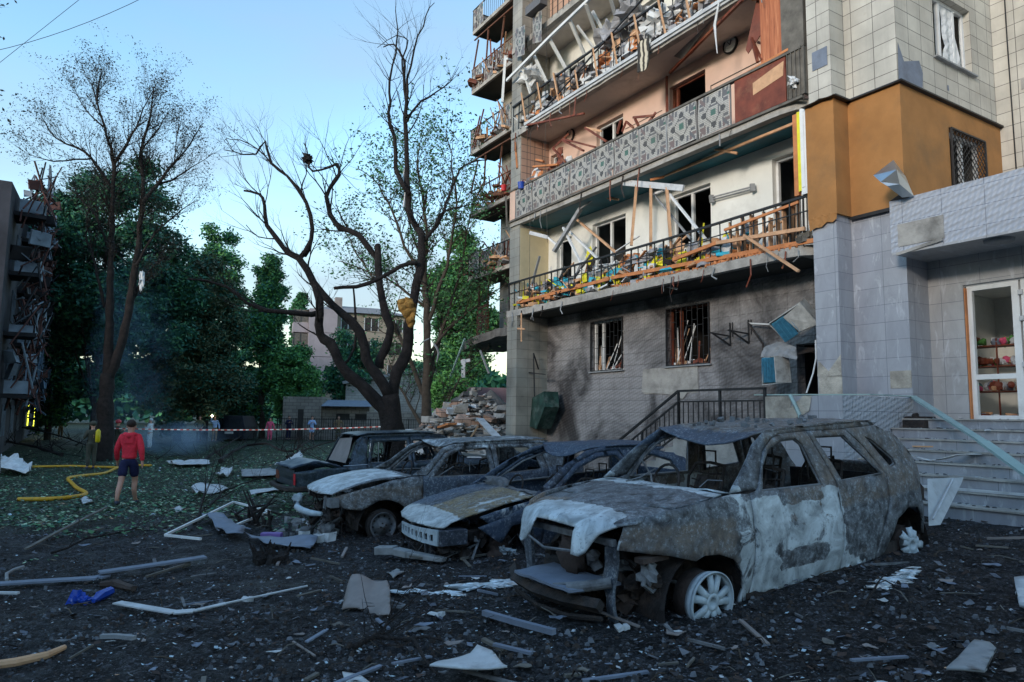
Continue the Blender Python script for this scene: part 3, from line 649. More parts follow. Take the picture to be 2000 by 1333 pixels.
# second wing further back
wing = thing('apartment_wing', 'far set-back wing of the blasted block with small corner balconies, left of the main facade', 'building', B(-15, 4.3, 0))
m = bm(); wall(m, 'F', 4.3, -18.0, -10.25, 5.2, 21, [(-14.6, -13.2, 8.6, 10.0), (-14.6, -13.2, 11.4, 12.8), (-14.6, -13.2, 14.2, 15.6)]); m.box(-18.0, -17.9, 4.3, 12, 5.2, 21); part(m, 'wall', M['brick_pink'], wing)
m = bm(); m.box(-10.4, -10.25, 1.1, 4.3, 0, 21); m.box(-17.9, -17.0, 4.25, 4.32, 5.2, 21); part(m, 'tiled_wall', M['cream_sooty'], wing)
m = bm(); m.box(-13.9, -13.3, 3.3, 4.2, 0, 4.9); m.box(-11.8, -11.2, 2.6, 4.2, 0, 4.9); part(m, 'concrete_post', M['concrete_dark'], wing)
def mospat(u, v):
    x = abs(u-.5)*2; y = abs(v-.5)*2; a, b = abs(u-.5)*26, abs(v-.5)*26
    if a < 1.6 and b < 1.6: return 2
    r = a+b
    if 4.5 < max(a, b) < 5.5 and r < 8.6: return 1
    if 7.5 <= r < 8.7 and min(a, b) > 1.5: return 4
    # four small crosses on the axes
    for cx, cy in ((7.8, 0), (0, 7.8)):
        dx, dy = abs(a-cx), abs(b-cy)
        if .6 < dx+dy < 2.6 and (dx < 1 or dy < 1): return 4
    # corner leaf shapes
    p, q = a-8.2, b-8.2
    if abs(p-q) < 1.6 and -1.6 < p < 3.4: return 1 if u > .5 else 3
    if (abs(p+.2) < 1.0 and -.2 < q < 4.3) or (abs(q+.2) < 1.0 and -.2 < p < 4.3): return 3 if v < .5 else (2 if u > .5 and a > 10.5 else 1)
    if abs(a-5.2) < .9 and 7.5 < b < 11.6: return 1
    if abs(b-5.2) < .9 and 7.5 < a < 11.6: return 1
    return 0
def mosaic_panel(m, P, n=26):
    vs = []; fs = []; mi = []
    for j in range(n+1):
        for i in range(n+1): vs.append(P(i/n, j/n))
    k = len(m.v); m.v += [m.M @ Vector(p) for p in vs]
    for j in range(n):
        for i in range(n): a = j*(n+1)+i; m.f.append([k+a, k+a+1, k+a+n+2, k+a+n+1]); m.m.append(mospat((i+.5)/n, (j+.5)/n))
def wing_balcony(z, panel, rail, s1=-15.0, dark=False):
    m = bm(); m.box(-18.6, s1, 3.05, 4.3, z, z+.16); o = m.build('wing_balcony', M['concrete'], wing)
    m = bm(); m.quad((-18.55, 3.15, z-.005), (s1, 3.15, z-.005), (s1, 4.3, z-.005), (-18.55, 4.3, z-.005)); m.build('soffit', M['soffit_soot'], o)
    m = bm()
    for a, b in panel:
        ln = b-a; tw = U(-.05, .05)
        mosaic_panel(m, lambda u, v: (a+ln*u, 3.05-tw*v+.03*math.sin(u*5), z+.15+.95*v), 20)
    mosaic_panel(m, lambda u, v: (-18.6-.02*u, 3.05+1.2*u, z+.15+.95*v), 20) if panel and panel[0][0] < -18 else None
    if panel: m.build('mosaic_panel', MOS, o)
    m = bm(); zt = z+1.12
    m.beam((-18.6, 3.05, zt), (s1, 3.05, zt), .04, .04); m.beam((-18.6, 3.05, zt), (-18.6, 4.3, zt), .04, .04)
    for k in range(22): a = -18.6+k*.17; m.beam((a, 3.06, z+.15), (a, 3.06, zt), .014, .014)
    if rail:
        for a in (-18.55, -17.4, -16.2, s1): m.beam((a, 3.1, zt), (a+U(-.1, .1), 3.1+U(0, .3), z+2.6), .06, .05)
        m.beam((-18.5, 3.1, z+2.5), (s1, 3.2, z+2.55), .05, .05)
    m.build('railing', M['rust_iron'] if rail else M['black_iron'], o)
wing_balcony(7.4, [(-18.5, -17.6), (-17.5, -16.7), (-16.6, -15.8)], False); wing_balcony(10.18, [], True); wing_balcony(12.96, [(-18.5, -17.6), (-16.0, -15.2)], False)
wing_balcony(15.74, [(-18.5, -17.6), (-17.5, -16.7), (-16.6, -15.8)], True); wing_balcony(18.52, [(-18.5, -17.6)], False)
m = bm(); m.sheet([(-17.6, 2.3), (-16.5, 2.0), (-15, 2.2), (-13, 1.9), (-11, 1.6), (-10.3, 1.4), (-10.3, 4.2), (-17.3, 4.1)], lambda x, y: (x, y, 4.7+.1*noise.noise(Vector((x, y, 0)))-.12*max(0, -x-15)), .35, jit=.08); part(m, 'broken_slab', M['concrete_dark'], wing, solid=.3)
m = bm()
for z in (5.3,): m.beam((-18.2, 3.4, z), (-18.2, 3.4, z+2.0), .06, .06); m.beam((-17.3, 3.3, z), (-17.2, 3.3, z+2.0), .05, .05); m.beam((-18.2, 3.4, z+.9), (-17.2, 3.3, z+.95), .05, .12); m.box(-18.2, -17.2, 3.3, 3.34, z-.3, z+.8)
part(m, 'torn_glazing_frame', M['rust_iron'], wing)
# balcony fronts
m = bm(); zt = 5.66
m.beam((-10.2, .02, zt), (-3.4, .02, zt-.02), .05, .045); m.beam((-3.4, .02, zt-.02), (.1, .04, zt+.04), .05, .045)
m.beam((-10.2, .03, 5.35), (.1, .03, 5.42), .02, .02); m.beam((-10.2, .02, zt), (-10.2, 1.0, zt), .04, .04)
for k in range(38): a = -10.2+k*.275; m.beam((a, .03, 4.80), (a+U(-.03, .03), .03, zt), .018 if k % 4 else .03, .018 if k % 4 else .03)
part(m, 'balcony_railing', M['black_iron'])
m = bm(); zb, zt = 7.60, 8.46
for k in range(9):
    a = -9.78+k*.918; dz = U(-.012, .012); tw = U(-.015, .03)
    mosaic_panel(m, lambda u, v: (a+.86*u+tw*(v-.5)*.5, -.04-tw*u+.012*math.sin(v*6+k), zb+dz+(zt-zb)*v+.01*u))
part(m, 'mosaic_panel', MOS)
m = bm()
for k in range(10): a = -9.85+k*.918; m.box(a, a+.05, -.035, .0, zb, zt) if k in (2, 4, 6, 7) else m.box(a, a+.02, -.03, .0, zb, zt)
part(m, 'panel_joint', M['sheet_grey'])
m = bm(); m.box(-10.2, .1, -.06, .04, 8.48, 8.53); m.box(-10.2, .1, -.055, .02, 7.53, 7.58); part(m, 'balcony_rail', M['wood_grey'])
m = bm(); m.box(-10.15, -9.84, -.03, -.0, 7.6, 8.48); part(m, 'balcony_infill', M['pink'])
m = bm(); m.box(-1.46, -.25, -.03, .0, 7.6, 8.48); part(m, 'balcony_infill', M['wood_red'])
m = bm(); m.sheet([(-1.0, 8.0), (-.3, 8.12), (-.28, 8.4), (-.55, 8.35), (-1.0, 8.25)], lambda x, y: (x, -.036, y), .3); m.build('bare_wood_patch', M['wood_pale'], bld)
m = bm(); m.box(-.22, .16, -.03, .02, 7.6, 8.5); m.box(.1, .17, .02, 1.0, 7.6, 8.5)
for k in range(5): m.beam((-.2+k*.09, -.05, 7.6), (-.2+k*.09, -.05, 8.5), .02, .012)
part(m, 'balcony_corner_boards', M['wood_grey'])
m = bm(); m.box(-.9, -.38, .1, .14, 8.55, 10.15); part(m, 'cupboard_panel', M['wood_grain'])
m = bm(); m.box(-.36, .12, .02, .3, 8.55, 10.9); part(m, 'cupboard_side', M['wood_grey'])
m = bm(); zt = 11.35
m.beam((-10.1, .0, 11.2), (.1, .0, zt+.05), .05, .045); m.beam((-10.1, .02, 10.9), (.1, .02, 11.0), .02, .02); m.beam((-9.2, -.04, 10.2), (-1.5, -.05, 12.4), .035, .03)
for k in range(34): a = -10.1+k*.3; m.beam((a, .02, 10.37), (a+U(-.05, .05), .02, 11.25), .018, .018)
part(m, 'balcony_railing', M['black_iron'])
m = bm(); m.box(-9.3, .1, -.10, -.06, 10.30, 10.38); m.box(-9.3, .1, -.06, .0, 10.24, 10.29); part(m, 'white_edge_profile', M['white'])
m = bm()
for a, b in ((-9.9, -9.1), (-8.9, -8.2)): mosaic_panel(m, lambda u, v: (a+(b-a)*u, -.08-.15*u, 12.7+.95*v-.3*u), 20)
m.box(-8.9, -8.1, -.35, -.1, 13.5, 13.75, 1); part(m, 'mosaic_panel', MOS)
m = bm(); m.beam((-8, 0, 14.1), (.1, 0, 14.1), .05, .05)
for k in range(30): m.beam((-8+k*.27, 0, 13.1), (-8+k*.27, 0, 14.1), .02, .02)
part(m, 'balcony_railing', M['black_iron'])
# cables down the facade corner
m = bm(); m.tube([(1.9, 3.75, 5.2), (1.88, 3.75, 9), (1.9, 3.75, 20)], .012, 5); m.tube([(-9.0, .0, 20), (-9.05, -.02, 11), (-9.0, -.03, 5)], .006, 4); m.tube([(-8.2, .0, 20), (-8.25, -.04, 9), (-8.1, -.03, 6.5)], .006, 4)
part(m, 'loose_cable', M['black_iron'])
# ------------------------------------------------------------------ ground
import numpy as np
def build_ground():
    th = [R(-66+132*i/440) for i in range(441)]; th += [R(66+228*i/40) for i in range(1, 40)]
    rs = [.4]
    while rs[-1] < 700: rs.append(rs[-1]*1.0165+.006)
    vs = [(0, 0, ground_z(0, 0))]; fs = []; n = len(th)
    for r in rs:
        for a in th:
            x, y = r*math.sin(a), r*math.cos(a); vs.append((x, y, GZ(x, y) if r < 120 else ground_z(x, y)))
    for k in range(n): fs.append((0, 1+(k+1) % n, 1+k))
    for i in range(len(rs)-1):
        a = 1+i*n; b = a+n
        for k in range(n): k2 = (k+1) % n; fs.append((a+k, a+k2, b+k2, b+k))
    me = bpy.data.meshes.new('ground'); me.from_pydata(vs, [], fs); me.polygons.foreach_set('use_smooth', [True]*len(fs))
    o = bpy.data.objects.new('ground', me); scene.collection.objects.link(o)
    n = NT('churned_burnt_ground')
    big = n.noise(.35, 6, .6, dist=.4); med = n.noise(2.2, 8, .7, dist=.3); fine = n.noise(17, 7, .75); grit = n.noise(70, 3, .6)
    col = n.mix(n.ramp(fine, [(.32, 0), (.68, 1)]), (.007, .007, .008), (.040, .041, .047))
    col = n.mix(n.ramp(med, [(.5, 0), (.72, .75)]), col, (.026, .018, .015))
    col = n.mix(n.ramp(big, [(.45, 0), (.7, .6)]), col, (.034, .037, .045))
    cells = n.n('ShaderNodeTexVoronoi'); cells.inputs['Scale'].default_value = 30; n.l(n.tc.outputs['Object'], cells.inputs['Vector'])
    cells2 = n.n('ShaderNodeTexVoronoi'); cells2.inputs['Scale'].default_value = 75; n.l(n.tc.outputs['Object'], cells2.inputs['Vector'])
    bwn = n.n('ShaderNodeSeparateColor'); n.l(cells.outputs['Color'], bwn.inputs[0]); bw2 = n.n('ShaderNodeSeparateColor'); n.l(cells2.outputs['Color'], bw2.inputs[0])
    col = n.mix(1.0, col, n.ramp(bwn.outputs[0], [(.1, .25), (.7, 1.1), (.97, 2.2)]), 'MULTIPLY'); col = n.mix(1.0, col, n.ramp(bw2.outputs[1], [(.1, .3), (.75, 1.2), (.95, 2.6)]), 'MULTIPLY')
    # litter-green lawn beyond the lot
    sp = n.n('ShaderNodeSeparateXYZ'); n.l(n.tc.outputs['Object'], sp.inputs[0])
    g = n.math('ADD', n.math('MULTIPLY', sp.outputs[1], .19), n.math('MULTIPLY', sp.outputs[0], -.055)); g = n.math('SUBTRACT', g, 2.35)
    g = n.math('ADD', g, n.math('MULTIPLY', n.math('SUBTRACT', med, .5), 2.0)); gm = n.ramp(g, [(.0, 0), (.7, 1)])
    gc = n.mix(n.ramp(fine, [(.35, 0), (.65, 1)]), (.010, .018, .010), (.035, .065, .032))
    gc = n.mix(n.ramp(n.noise(.9, 6, .7), [(.45, 0), (.7, .7)]), gc, (.035, .03, .022))
    col = n.mix(gm, col, gc)
    chips = n.math('MULTIPLY', n.ramp(n.vor(34), [(.0, 1), (.16, 0)]), n.ramp(n.noise(5, 5), [(.48, 0), (.6, 1)])); col = n.mix(n.math('MULTIPLY', chips, .55), col, (.30, .31, .32))
    chips2 = n.math('MULTIPLY', n.ramp(n.vor(90), [(.0, 1), (.17, 0)]), n.ramp(n.noise(3, 5), [(.5, 0), (.6, 1)])); col = n.mix(n.math('MULTIPLY', chips2, .6), col, (.45, .46, .47))
    ht = n.math('ADD', n.math('MULTIPLY', fine, 1.0), n.math('MULTIPLY', grit, .4))
    me.materials.append(n.fin(col, n.ramp(med, [(.36, .42), (.55, .9)]), n.math('ADD', ht, n.math('MULTIPLY', bwn.outputs[2], .5)), 1.0, .05, spec=.28))
    tag(o, 'churned blackened mud and scattered litter of the blast yard', 'ground', kind='structure')
build_ground()
def scatter_mesh(name, n, sampler, mats, size, label, cat, shape='chip', lift=.012, weights=None, alt=None):
    r = np.random.RandomState(len(name)*7+n % 97); V = []; Fc = []; mi = []
    for k in range(n):
        p = sampler(r)
        if p is None: continue
        x, y = p[0], p[1]; z = GZ(x, y)+lift*r.rand()+(p[2] if len(p) > 2 else 0)
        s = size[0]+(size[1]-size[0])*r.rand()**2.2; a = r.rand()*6.28; el = .35+r.rand()*.65
        tx, ty = (r.rand()-.5)*.9, (r.rand()-.5)*.9
        q = 5 if shape == 'block' else (3 if r.rand() < .4 else 4); base = len(V)
        for j in range(q):
            b = a+j*2*math.pi/q+(r.rand()-.5)*.5; dx, dy = math.cos(b)*s, math.sin(b)*s*el
            V.append((x+dx, y+dy, z+dx*tx+dy*ty+abs(s*.3)))
        Fc.append(tuple(range(base, base+q)))
        m_ = r.choice(len(mats), p=weights); mi.append(int(m_))
        if shape == 'block':
            Fc.pop(); mi.pop(); hh = s*(.35+.75*r.rand()); cx_, cy_ = (r.rand()-.5)*s*.5, (r.rand()-.5)*s*.5
            for j in range(q): V[base+j] = (V[base+j][0], V[base+j][1], z-s*.25)
            V2 = []
            for j in range(q): vx = V[base+j]; V.append((x+cx_+(vx[0]-x)*(.35+.35*r.rand()), y+cy_+(vx[1]-y)*(.35+.35*r.rand()), z+hh*(.6+.5*r.rand())))
            Fc.append(tuple(range(base+q, base+2*q))); mi.append(int(m_))
            for j in range(q): j2 = (j+1) % q; Fc.append((base+j, base+j2, base+q+j2, base+q+j)); mi.append(int(m_))
        if shape == 'oldblock':
            for j in range(q): vx = V[base+j]; V.append((vx[0]+(r.rand()-.5)*s*.3, vx[1]+(r.rand()-.5)*s*.3, vx[2]-s*.9))
            for j in range(q): j2 = (j+1) % q; Fc.append((base+j, base+q+j, base+q+j2, base+j2)); mi.append(int(m_))
    me = bpy.data.meshes.new(name); me.from_pydata(V, [], Fc)
    for m_ in mats: me.materials.append(m_)
    me.polygons.foreach_set('material_index', mi); o = bpy.data.objects.new(name, me); scene.collection.objects.link(o)
    return tag(o, label, cat, kind='stuff')
def fanc(r, thr=.0):
    x, y = fan(r, 2.2, 17); return (x, y) if noise.noise(Vector((x*.9, y*.9, 8)))*.6+noise.noise(Vector((x*2.7, y*2.7, 4)))*.5 > r.rand()*.5-.25 else None
def fan(r, d0, d1, a0=-42, a1=42, pw=1.0):
    d = d0*(d1/d0)**(r.rand()**pw); a = R(a0+(a1-a0)*r.rand()); return d*math.sin(a), d*math.cos(a)
mud1 = plain('mud_clod', (.030, .029, .032), .75, .5, 6, dirt=(.025, .018, .014)); mud2 = plain('brown_clod', (.042, .031, .026), .9, .4, 6); grit_ = plain('grey_grit', (.12, .13, .15), .7, .35, 7)
wht = plain('white_chip', (.42, .45, .48), .5, .15, 7); glc = plain('glass_chip', (.42, .55, .62), .12, .2, 7, spec=.8)
scatter_mesh('mud_clods', 60000, fanc, [mud1, mud2, grit_], (.003, .028), 'dark burnt mud clods and cinders covering the yard', 'mud', 'block', weights=[.58, .25, .17])
scatter_mesh('rubble_chips', 34000, lambda r: fan(r, 2.4, 30), [grit_, wht, glc, mud2, M['wood_pale']], (.002, .020), 'pale chips of glass, plaster and plastic strewn over the yard', 'debris', weights=[.50, .17, .20, .11, .02])
def crust(r):
    x, y = fan(r, 2.3, 14); return (x, y) if noise.noise(Vector((x*.7, y*.7, 18))) > .05 else None
scatter_mesh('ash_flakes', 9000, crust, [grit_, mud1, plain('blue_ash', (.09, .105, .135), .7, .4, 9), plain('scorched_flake', (.055, .035, .028), .9, .4, 9)], (.006, .05), 'curled ash flakes and burnt paper scattered in drifts over the mud', 'ash', lift=.02, weights=[.25, .3, .25, .2])
def lawn(r):
    x, y = fan(r, 7.5, 46, -48, 30, .8)
    if x > -1+0 and y < 26 and not (y > 14 and x < 0): return None
    k = .19*y-.055*x-2.35+noise.noise(Vector((x*.8, y*.8, 3)))*1.1
    return (x, y) if k > r.rand()*.5 else None
lf = [leaf('torn_leaf', (.08, .20, .09)), M['leaf_dark'], leaf('grey_green_leaf', (.30, .40, .27)), leaf('dry_leaf', (.11, .09, .055))]
scatter_mesh('leaf_litter', 120000, lawn, lf, (.012, .055), 'torn green leaves carpeting the lawn beyond the burnt cars', 'leaves', lift=.06, weights=[.42, .2, .26, .12])
scatter_mesh('lawn_litter', 3800, lawn, [wht, grit_, glc, M['wood_pale']], (.008, .065), 'white scraps of plaster and paper on the lawn', 'litter', weights=[.4, .3, .15, .15])
# ------------------------------------------------------------------ trees
def limb(m, pts, r0, r1, n=7, mi=0, wob=0):
    """smooth tapered limb through points; returns list of (point, radius, direction)"""
    P = [Vector(p) for p in pts]; out = []
    for i in range(len(P)-1):
        a = P[max(i-1, 0)]; b = P[i]; c = P[i+1]; d = P[min(i+2, len(P)-1)]; k = max(2, int((c-b).length/.35))
        k = min(k, 6)
        for j in range(k):
            t = j/k; out.append(.5*((2*b)+(c-a)*t+(2*a-5*b+4*c-d)*t*t+(3*b-a-3*c+d)*t**3))
    out.append(P[-1]); N = len(out)-1
    if wob: out = [p+Vector((noise.noise(p*1.3)*wob, noise.noise(p*1.3+Vector((9, 0, 0)))*wob, noise.noise(p*1.3+Vector((0, 9, 0)))*wob*.5))+Vector((noise.noise(p*4.1), 0, noise.noise(p*4.1+Vector((3, 3, 3)))))*min(wob, .05) if 0 < i else p for i, p in enumerate(out)]
    rad = [(r0+(r1-r0)*(i/N)**.9)*(1+.28*noise.noise(out[i]*3.1)) for i in range(N+1)]
    m.tube(out, rad, n, mi); return [(out[i], rad[i], (out[min(i+1, N)]-out[max(i-1, 0)]).normalized()) for i in range(N+1)]
def twig(m, p, d, ln, r, depth, tips, rg, up=.25, bend=.35, kids=(2, 4), ends=.55):
    n = 4 if ln > .8 else 3; pts = [p]; q = Vector(p); dd = Vector(d)
    for i in range(n):
        dd = (dd+Vector((rg.uniform(-1, 1), rg.uniform(-1, 1), rg.uniform(-.7, .8)+up*.5))*bend*.55).normalized(); q = q+dd*ln/n; pts.append(q.copy())
    m.tube(pts, [r*(1-.62*i/n) for i in range(n+1)], 5 if r > .03 else 3, cap=False)
    tips.append((pts[-1], dd, r))
    if depth <= 0: return
    for k in range(rg.randint(*kids)):
        i = rg.randint(1, n) if k else n
        nd = (dd+Vector((rg.uniform(-1, 1), rg.uniform(-1, 1), rg.uniform(-.6, .9)+up))*.75).normalized()
        twig(m, pts[i], nd, ln*rg.uniform(.5, .8), r*(1-.62*i/n)*.72, depth-1, tips, rg, up, bend, kids)
def leaves(name, pts, mats, size, par, rg, spread=.35, per=8, weights=None, droop=0):
    V = []; Fc = []; mi = []; org = ORG[par.name]; nm = len(mats)
    for p in pts:
        for k in range(per):
            c = Vector(p)+Vector((rg.gauss(0, 1), rg.gauss(0, 1), rg.gauss(0, .8)))*spread-org
            s = rg.uniform(*size); a = Vector((rg.gauss(0, 1), rg.gauss(0, 1), rg.gauss(0, .7)-droop)).normalized(); b = a.orthogonal().normalized()
            b = (Matrix.Rotation(rg.uniform(0, 6.28), 3, a) @ b)*.45; n0 = len(V)
            V += [tuple(c-a*s), tuple(c+b*s), tuple(c+a*s), tuple(c-b*s)]; Fc.append((n0, n0+1, n0+2, n0+3)); mi.append(rg.randrange(nm))
    me = bpy.data.meshes.new(name); me.from_pydata(V, [], Fc)
    for m_ in mats: me.materials.append(m_)
    me.polygons.foreach_set('material_index', mi); o = bpy.data.objects.new(name, me); scene.collection.objects.link(o); o.parent = par; ORG[o.name] = org; return o
def crown_points(c, rad, n, rg, shells=9, hollow=.55, floor=None):
    """points of clumps spread in an irregular ellipsoid crown"""
    out = []; cl = []
    for _ in range(shells*6):
        d = Vector((rg.gauss(0, 1), rg.gauss(0, 1), rg.gauss(0, 1))).normalized(); k = rg.uniform(hollow, 1.0)
        k *= 1+.28*noise.noise(d*2.2+Vector(c)*.13)
        cl.append(Vector(c)+Vector((d.x*rad[0], d.y*rad[1], d.z*rad[2]))*k)
    for _ in range(n):
        q = rg.choice(cl); s = min(rad)*.13; p = q+Vector((rg.gauss(0, s), rg.gauss(0, s), rg.gauss(0, s*.7)))
        if floor is None or p.z > floor: out.append(p)
    return out
def tree_full(name, label, base, trunk_h, c, rad, n, mats, bark, tr=.3, size=(.12, .25), spread=.25, per=9, seed=1, cat='tree', group=None, shells=14, hollow=.45, extra=()):
    rg = random.Random(seed); t = thing(name, label, cat, base, group); m = MB()
    top = Vector(c); b = Vector(base); pts = limb(m, [b-Vector((0, 0, .3)), b+Vector((0, 0, trunk_h*.5)), b+Vector((rg.uniform(-.3, .3), 0, trunk_h)), top+Vector((0, 0, rad[2]*.5))], tr, tr*.2, 8)
    for k in range(11):
        p, r_, d = pts[int(len(pts)*(.35+.6*rg.random()))]; e = top+Vector((rg.uniform(-1, 1)*rad[0]*.85, rg.uniform(-1, 1)*rad[1]*.8, rg.uniform(-.7, .9)*rad[2]*.85))
        mid = p.lerp(e, .5)+Vector((0, 0, rad[2]*.08)); m.tube([p, mid, e], [r_*.5, r_*.3, .02], 5, cap=False)
    m.build('trunk', bark, t)
    P = crown_points(c, rad, n, rg, shells, hollow, b.z+trunk_h*.35)
    for c2, r2, n2 in extra: P += crown_points(c2, r2, n2, rg, 6, .3)
    leaves('crown', P, mats, size, t, rg, spread, per); return t
# charred tree behind the saloon: main limbs traced from the photo, carried by a trunk 18 m away
def traced_tree(name, label, Y, limbs, bark, seed, twigs, leafmat=None, lsize=(.04, .08), depthspread=1.2, base=None, rk=.74, tl=1.0, kids=(2, 4)):
    rg = random.Random(seed); b = at(*base, Y); b.z = ground_z(b.x, b.y); t = thing(name, label, 'tree', b); m = MB(); tips = []
    for pts, r0, r1, dy in limbs:
        P = []; K = len(pts)-1
        for i, (x, y) in enumerate(pts): P.append(at(x, y, Y+dy[0]+(dy[1]-dy[0])*i/K))
        r0 *= rk; r1 *= rk; out = limb(m, P, r0, r1, 9 if r0 > .1 else 6, wob=.10 if r0 < .2 else .05)
        for k in range(int(twigs*len(out)/8*(1.3 if r1 < .03 else .5))):
            p, r_, d = out[int(len(out)*rg.uniform(.35, 1))-1]
            if r_ > .13: continue
            nd = (d*.6+Vector((rg.uniform(-1, 1), rg.uniform(-.8, .8), rg.uniform(-.3, 1)))*.8).normalized()
            twig(m, p, nd, rg.uniform(.45, 1.1)*tl, max(.010, min(.03, r_*.42)), 2, tips, rg, kids=kids)
    o = m.build('trunk', bark, t, smooth=True)
    if leafmat: leaves('crown', [p for p, d, r_ in tips if rg.random() < .8], leafmat, lsize, t, rg, .14, 4)
    return t
T1 = [([(770, 985), (771, 900), (769, 850), (762, 800), (760, 770)], .42, .30, (0, 0)),
 ([(762, 850), (748, 800), (722, 770), (690, 735), (664, 708), (640, 672), (625, 655), (622, 610), (618, 560), (585, 505)], .24, .10, (0, -.8)),
 ([(622, 612), (590, 612), (560, 610), (520, 605), (480, 590), (440, 560), (400, 548), (360, 543)], .11, .02, (-.4, -2.2)),
 ([(762, 775), (740, 730), (718, 700), (700, 650), (668, 610), (630, 575), (585, 505), (560, 495), (520, 440), (515, 400), (505, 380), (478, 372)], .20, .03, (0, -.6)),
 ([(585, 505), (608, 470), (605, 420), (595, 395), (560, 345), (530, 320), (515, 275), (500, 300), (470, 300), (437, 293)], .09, .015, (-.3, -.5)),
 ([(608, 472), (600, 500), (570, 490), (540, 470), (500, 462), (480, 440)], .05, .012, (-.3, .3)),
 ([(595, 395), (585, 370), (600, 340), (597, 310)], .035, .01, (-.3, .2)), ([(530, 320), (500, 290), (470, 275), (440, 270)], .03, .01, (-.3, .3)),
 ([(740, 720), (752, 680), (762, 640), (752, 590), (742, 520), (740, 480), (735, 500), (700, 460), (665, 445), (645, 420), (640, 385), (650, 360), (660, 340), (655, 320), (640, 325), (610, 335), (597, 312), (600, 300), (590, 280)], .16, .015, (.2, 1.0)),
 ([(765, 775), (775, 730), (790, 690), (800, 640), (815, 560), (823, 500), (820, 460), (805, 430), (800, 380), (795, 300), (793, 230), (790, 150), (785, 120), (765, 90), (745, 95)], .22, .02, (.1, .6)),
 ([(805, 430), (770, 300), (765, 250), (760, 190), (778, 180), (750, 165), (735, 160)], .0, .0, (.1, .6)),
 ([(800, 380), (772, 330), (768, 270), (757, 220), (760, 180), (765, 130), (775, 60), (770, 20)], .09, .015, (.2, 1)),
 ([(793, 230), (792, 180), (800, 130), (815, 70), (830, 30), (850, 5)], .06, .012, (.3, .8)), ([(790, 150), (785, 120), (795, 80), (770, 70), (735, 95)], .04, .01, (.3, .6)),
 ([(815, 540), (840, 560), (850, 555), (840, 585)], .03, .01, (0, .2)), ([(740, 690), (700, 560), (650, 562), (640, 565), (740, 545), (810, 515)], .0, .0, (0, 0)),
 ([(815, 515), (780, 520), (745, 545), (700, 560), (652, 565)], .075, .06, (.1, -.4)),
 ([(830, 470), (850, 440), (870, 415), (880, 380), (900, 330), (930, 315), (950, 312)], .08, .02, (.3, 1.5)), ([(850, 440), (860, 420), (900, 405), (930, 400)], .05, .015, (.3, .9)),
 ([(800, 380), (830, 340), (850, 300), (862, 250), (850, 225), (880, 190)], .0, .0, (0, 0)),
 ([(690, 560), (693, 610), (693, 680), (672, 715)], .03, .05, (-.2, 0)), ([(793, 240), (820, 200), (850, 180), (880, 160), (895, 130)], .05, .01, (.4, 1.2))]
T1 = [a for a in T1 if a[1] > 0]
T1[-4] = T1[-4]
traced_tree('charred_tree', 'bare charred tree with forked blackened trunk and crooked limbs behind the saloon', 17.6, T1, M['bark_burnt'], 3, 3.6, base=(770, 960))
o = MB(); o.sheet([(0, 0), (.22, .06), (.35, -.02), (.42, -.2), (.36, -.55), (.26, -.62), (.2, -.42), (.04, -.2)], lambda x, y: at(779, 588, 17.1)+Vector((x, -.14*math.sin(x*8)*math.cos(y*5)-.10*noise.noise(Vector((x*9, y*9, 0))), y+.05*noise.noise(Vector((x*6, y*8, 4))))), .035)
tag(o.build('insulation_scrap', M['insulation'], solid=.10, smooth=True), 'tuft of yellow insulation wool caught on the trunk of the charred tree', 'insulation')
# tall bare-topped tree on the left
T2 = [([(203, 905), (205, 850), (207, 790), (212, 730)], .62, .45, (0, 0)), ([(212, 740), (213, 650), (216, 550), (218, 450), (220, 370), (222, 320), (205, 250), (190, 200), (198, 135)], .36, .03, (0, 0)),
 ([(212, 740), (240, 660), (255, 580), (270, 480), (278, 400), (280, 350), (275, 300), (290, 240), (300, 170)], .38, .03, (0, .8)), ([(205, 600), (185, 520), (170, 460), (175, 400)], .14, .03, (0, -1)),
 ([(240, 650), (270, 560), (300, 520), (330, 500)], .14, .03, (0, 1)), ([(278, 400), (310, 360), (340, 320), (370, 280), (395, 240)], .16, .02, (0, 1.5)), ([(310, 360), (350, 345), (385, 320), (415, 300)], .09, .015, (.5, 2)),
 ([(222, 320), (240, 290), (265, 250), (280, 215), (300, 180)], .12, .02, (0, -1)), ([(220, 370), (180, 310), (150, 290), (110, 270), (80, 230)], .14, .02, (0, -1)), ([(180, 310), (130, 315), (80, 310), (40, 300)], .08, .012, (-.4, -2)),
 ([(205, 250), (170, 220), (155, 190), (140, 180)], .07, .012, (0, .6)), ([(190, 200), (180, 170), (160, 140)], .05, .012, (0, .6)), ([(275, 300), (310, 250), (330, 215)], .08, .012, (.3, .6)), ([(216, 500), (190, 430), (150, 380), (120, 360)], .12, .02, (0, 1)),
 ([(340, 320), (345, 270), (350, 230)], .06, .012, (0, 0)), ([(265, 520), (300, 460), (340, 420), (390, 390)], .1, .015, (0, 1))]
traced_tree('bare_topped_tree', 'tallest tree at left, dark forked trunk rising to a leafless fan of fine twigs', 33, T2, M['bark_burnt'], 5, 9.5, [M['leaf_dry']], (.025, .065), base=(203, 905), rk=.66, tl=1.35, kids=(3, 5))
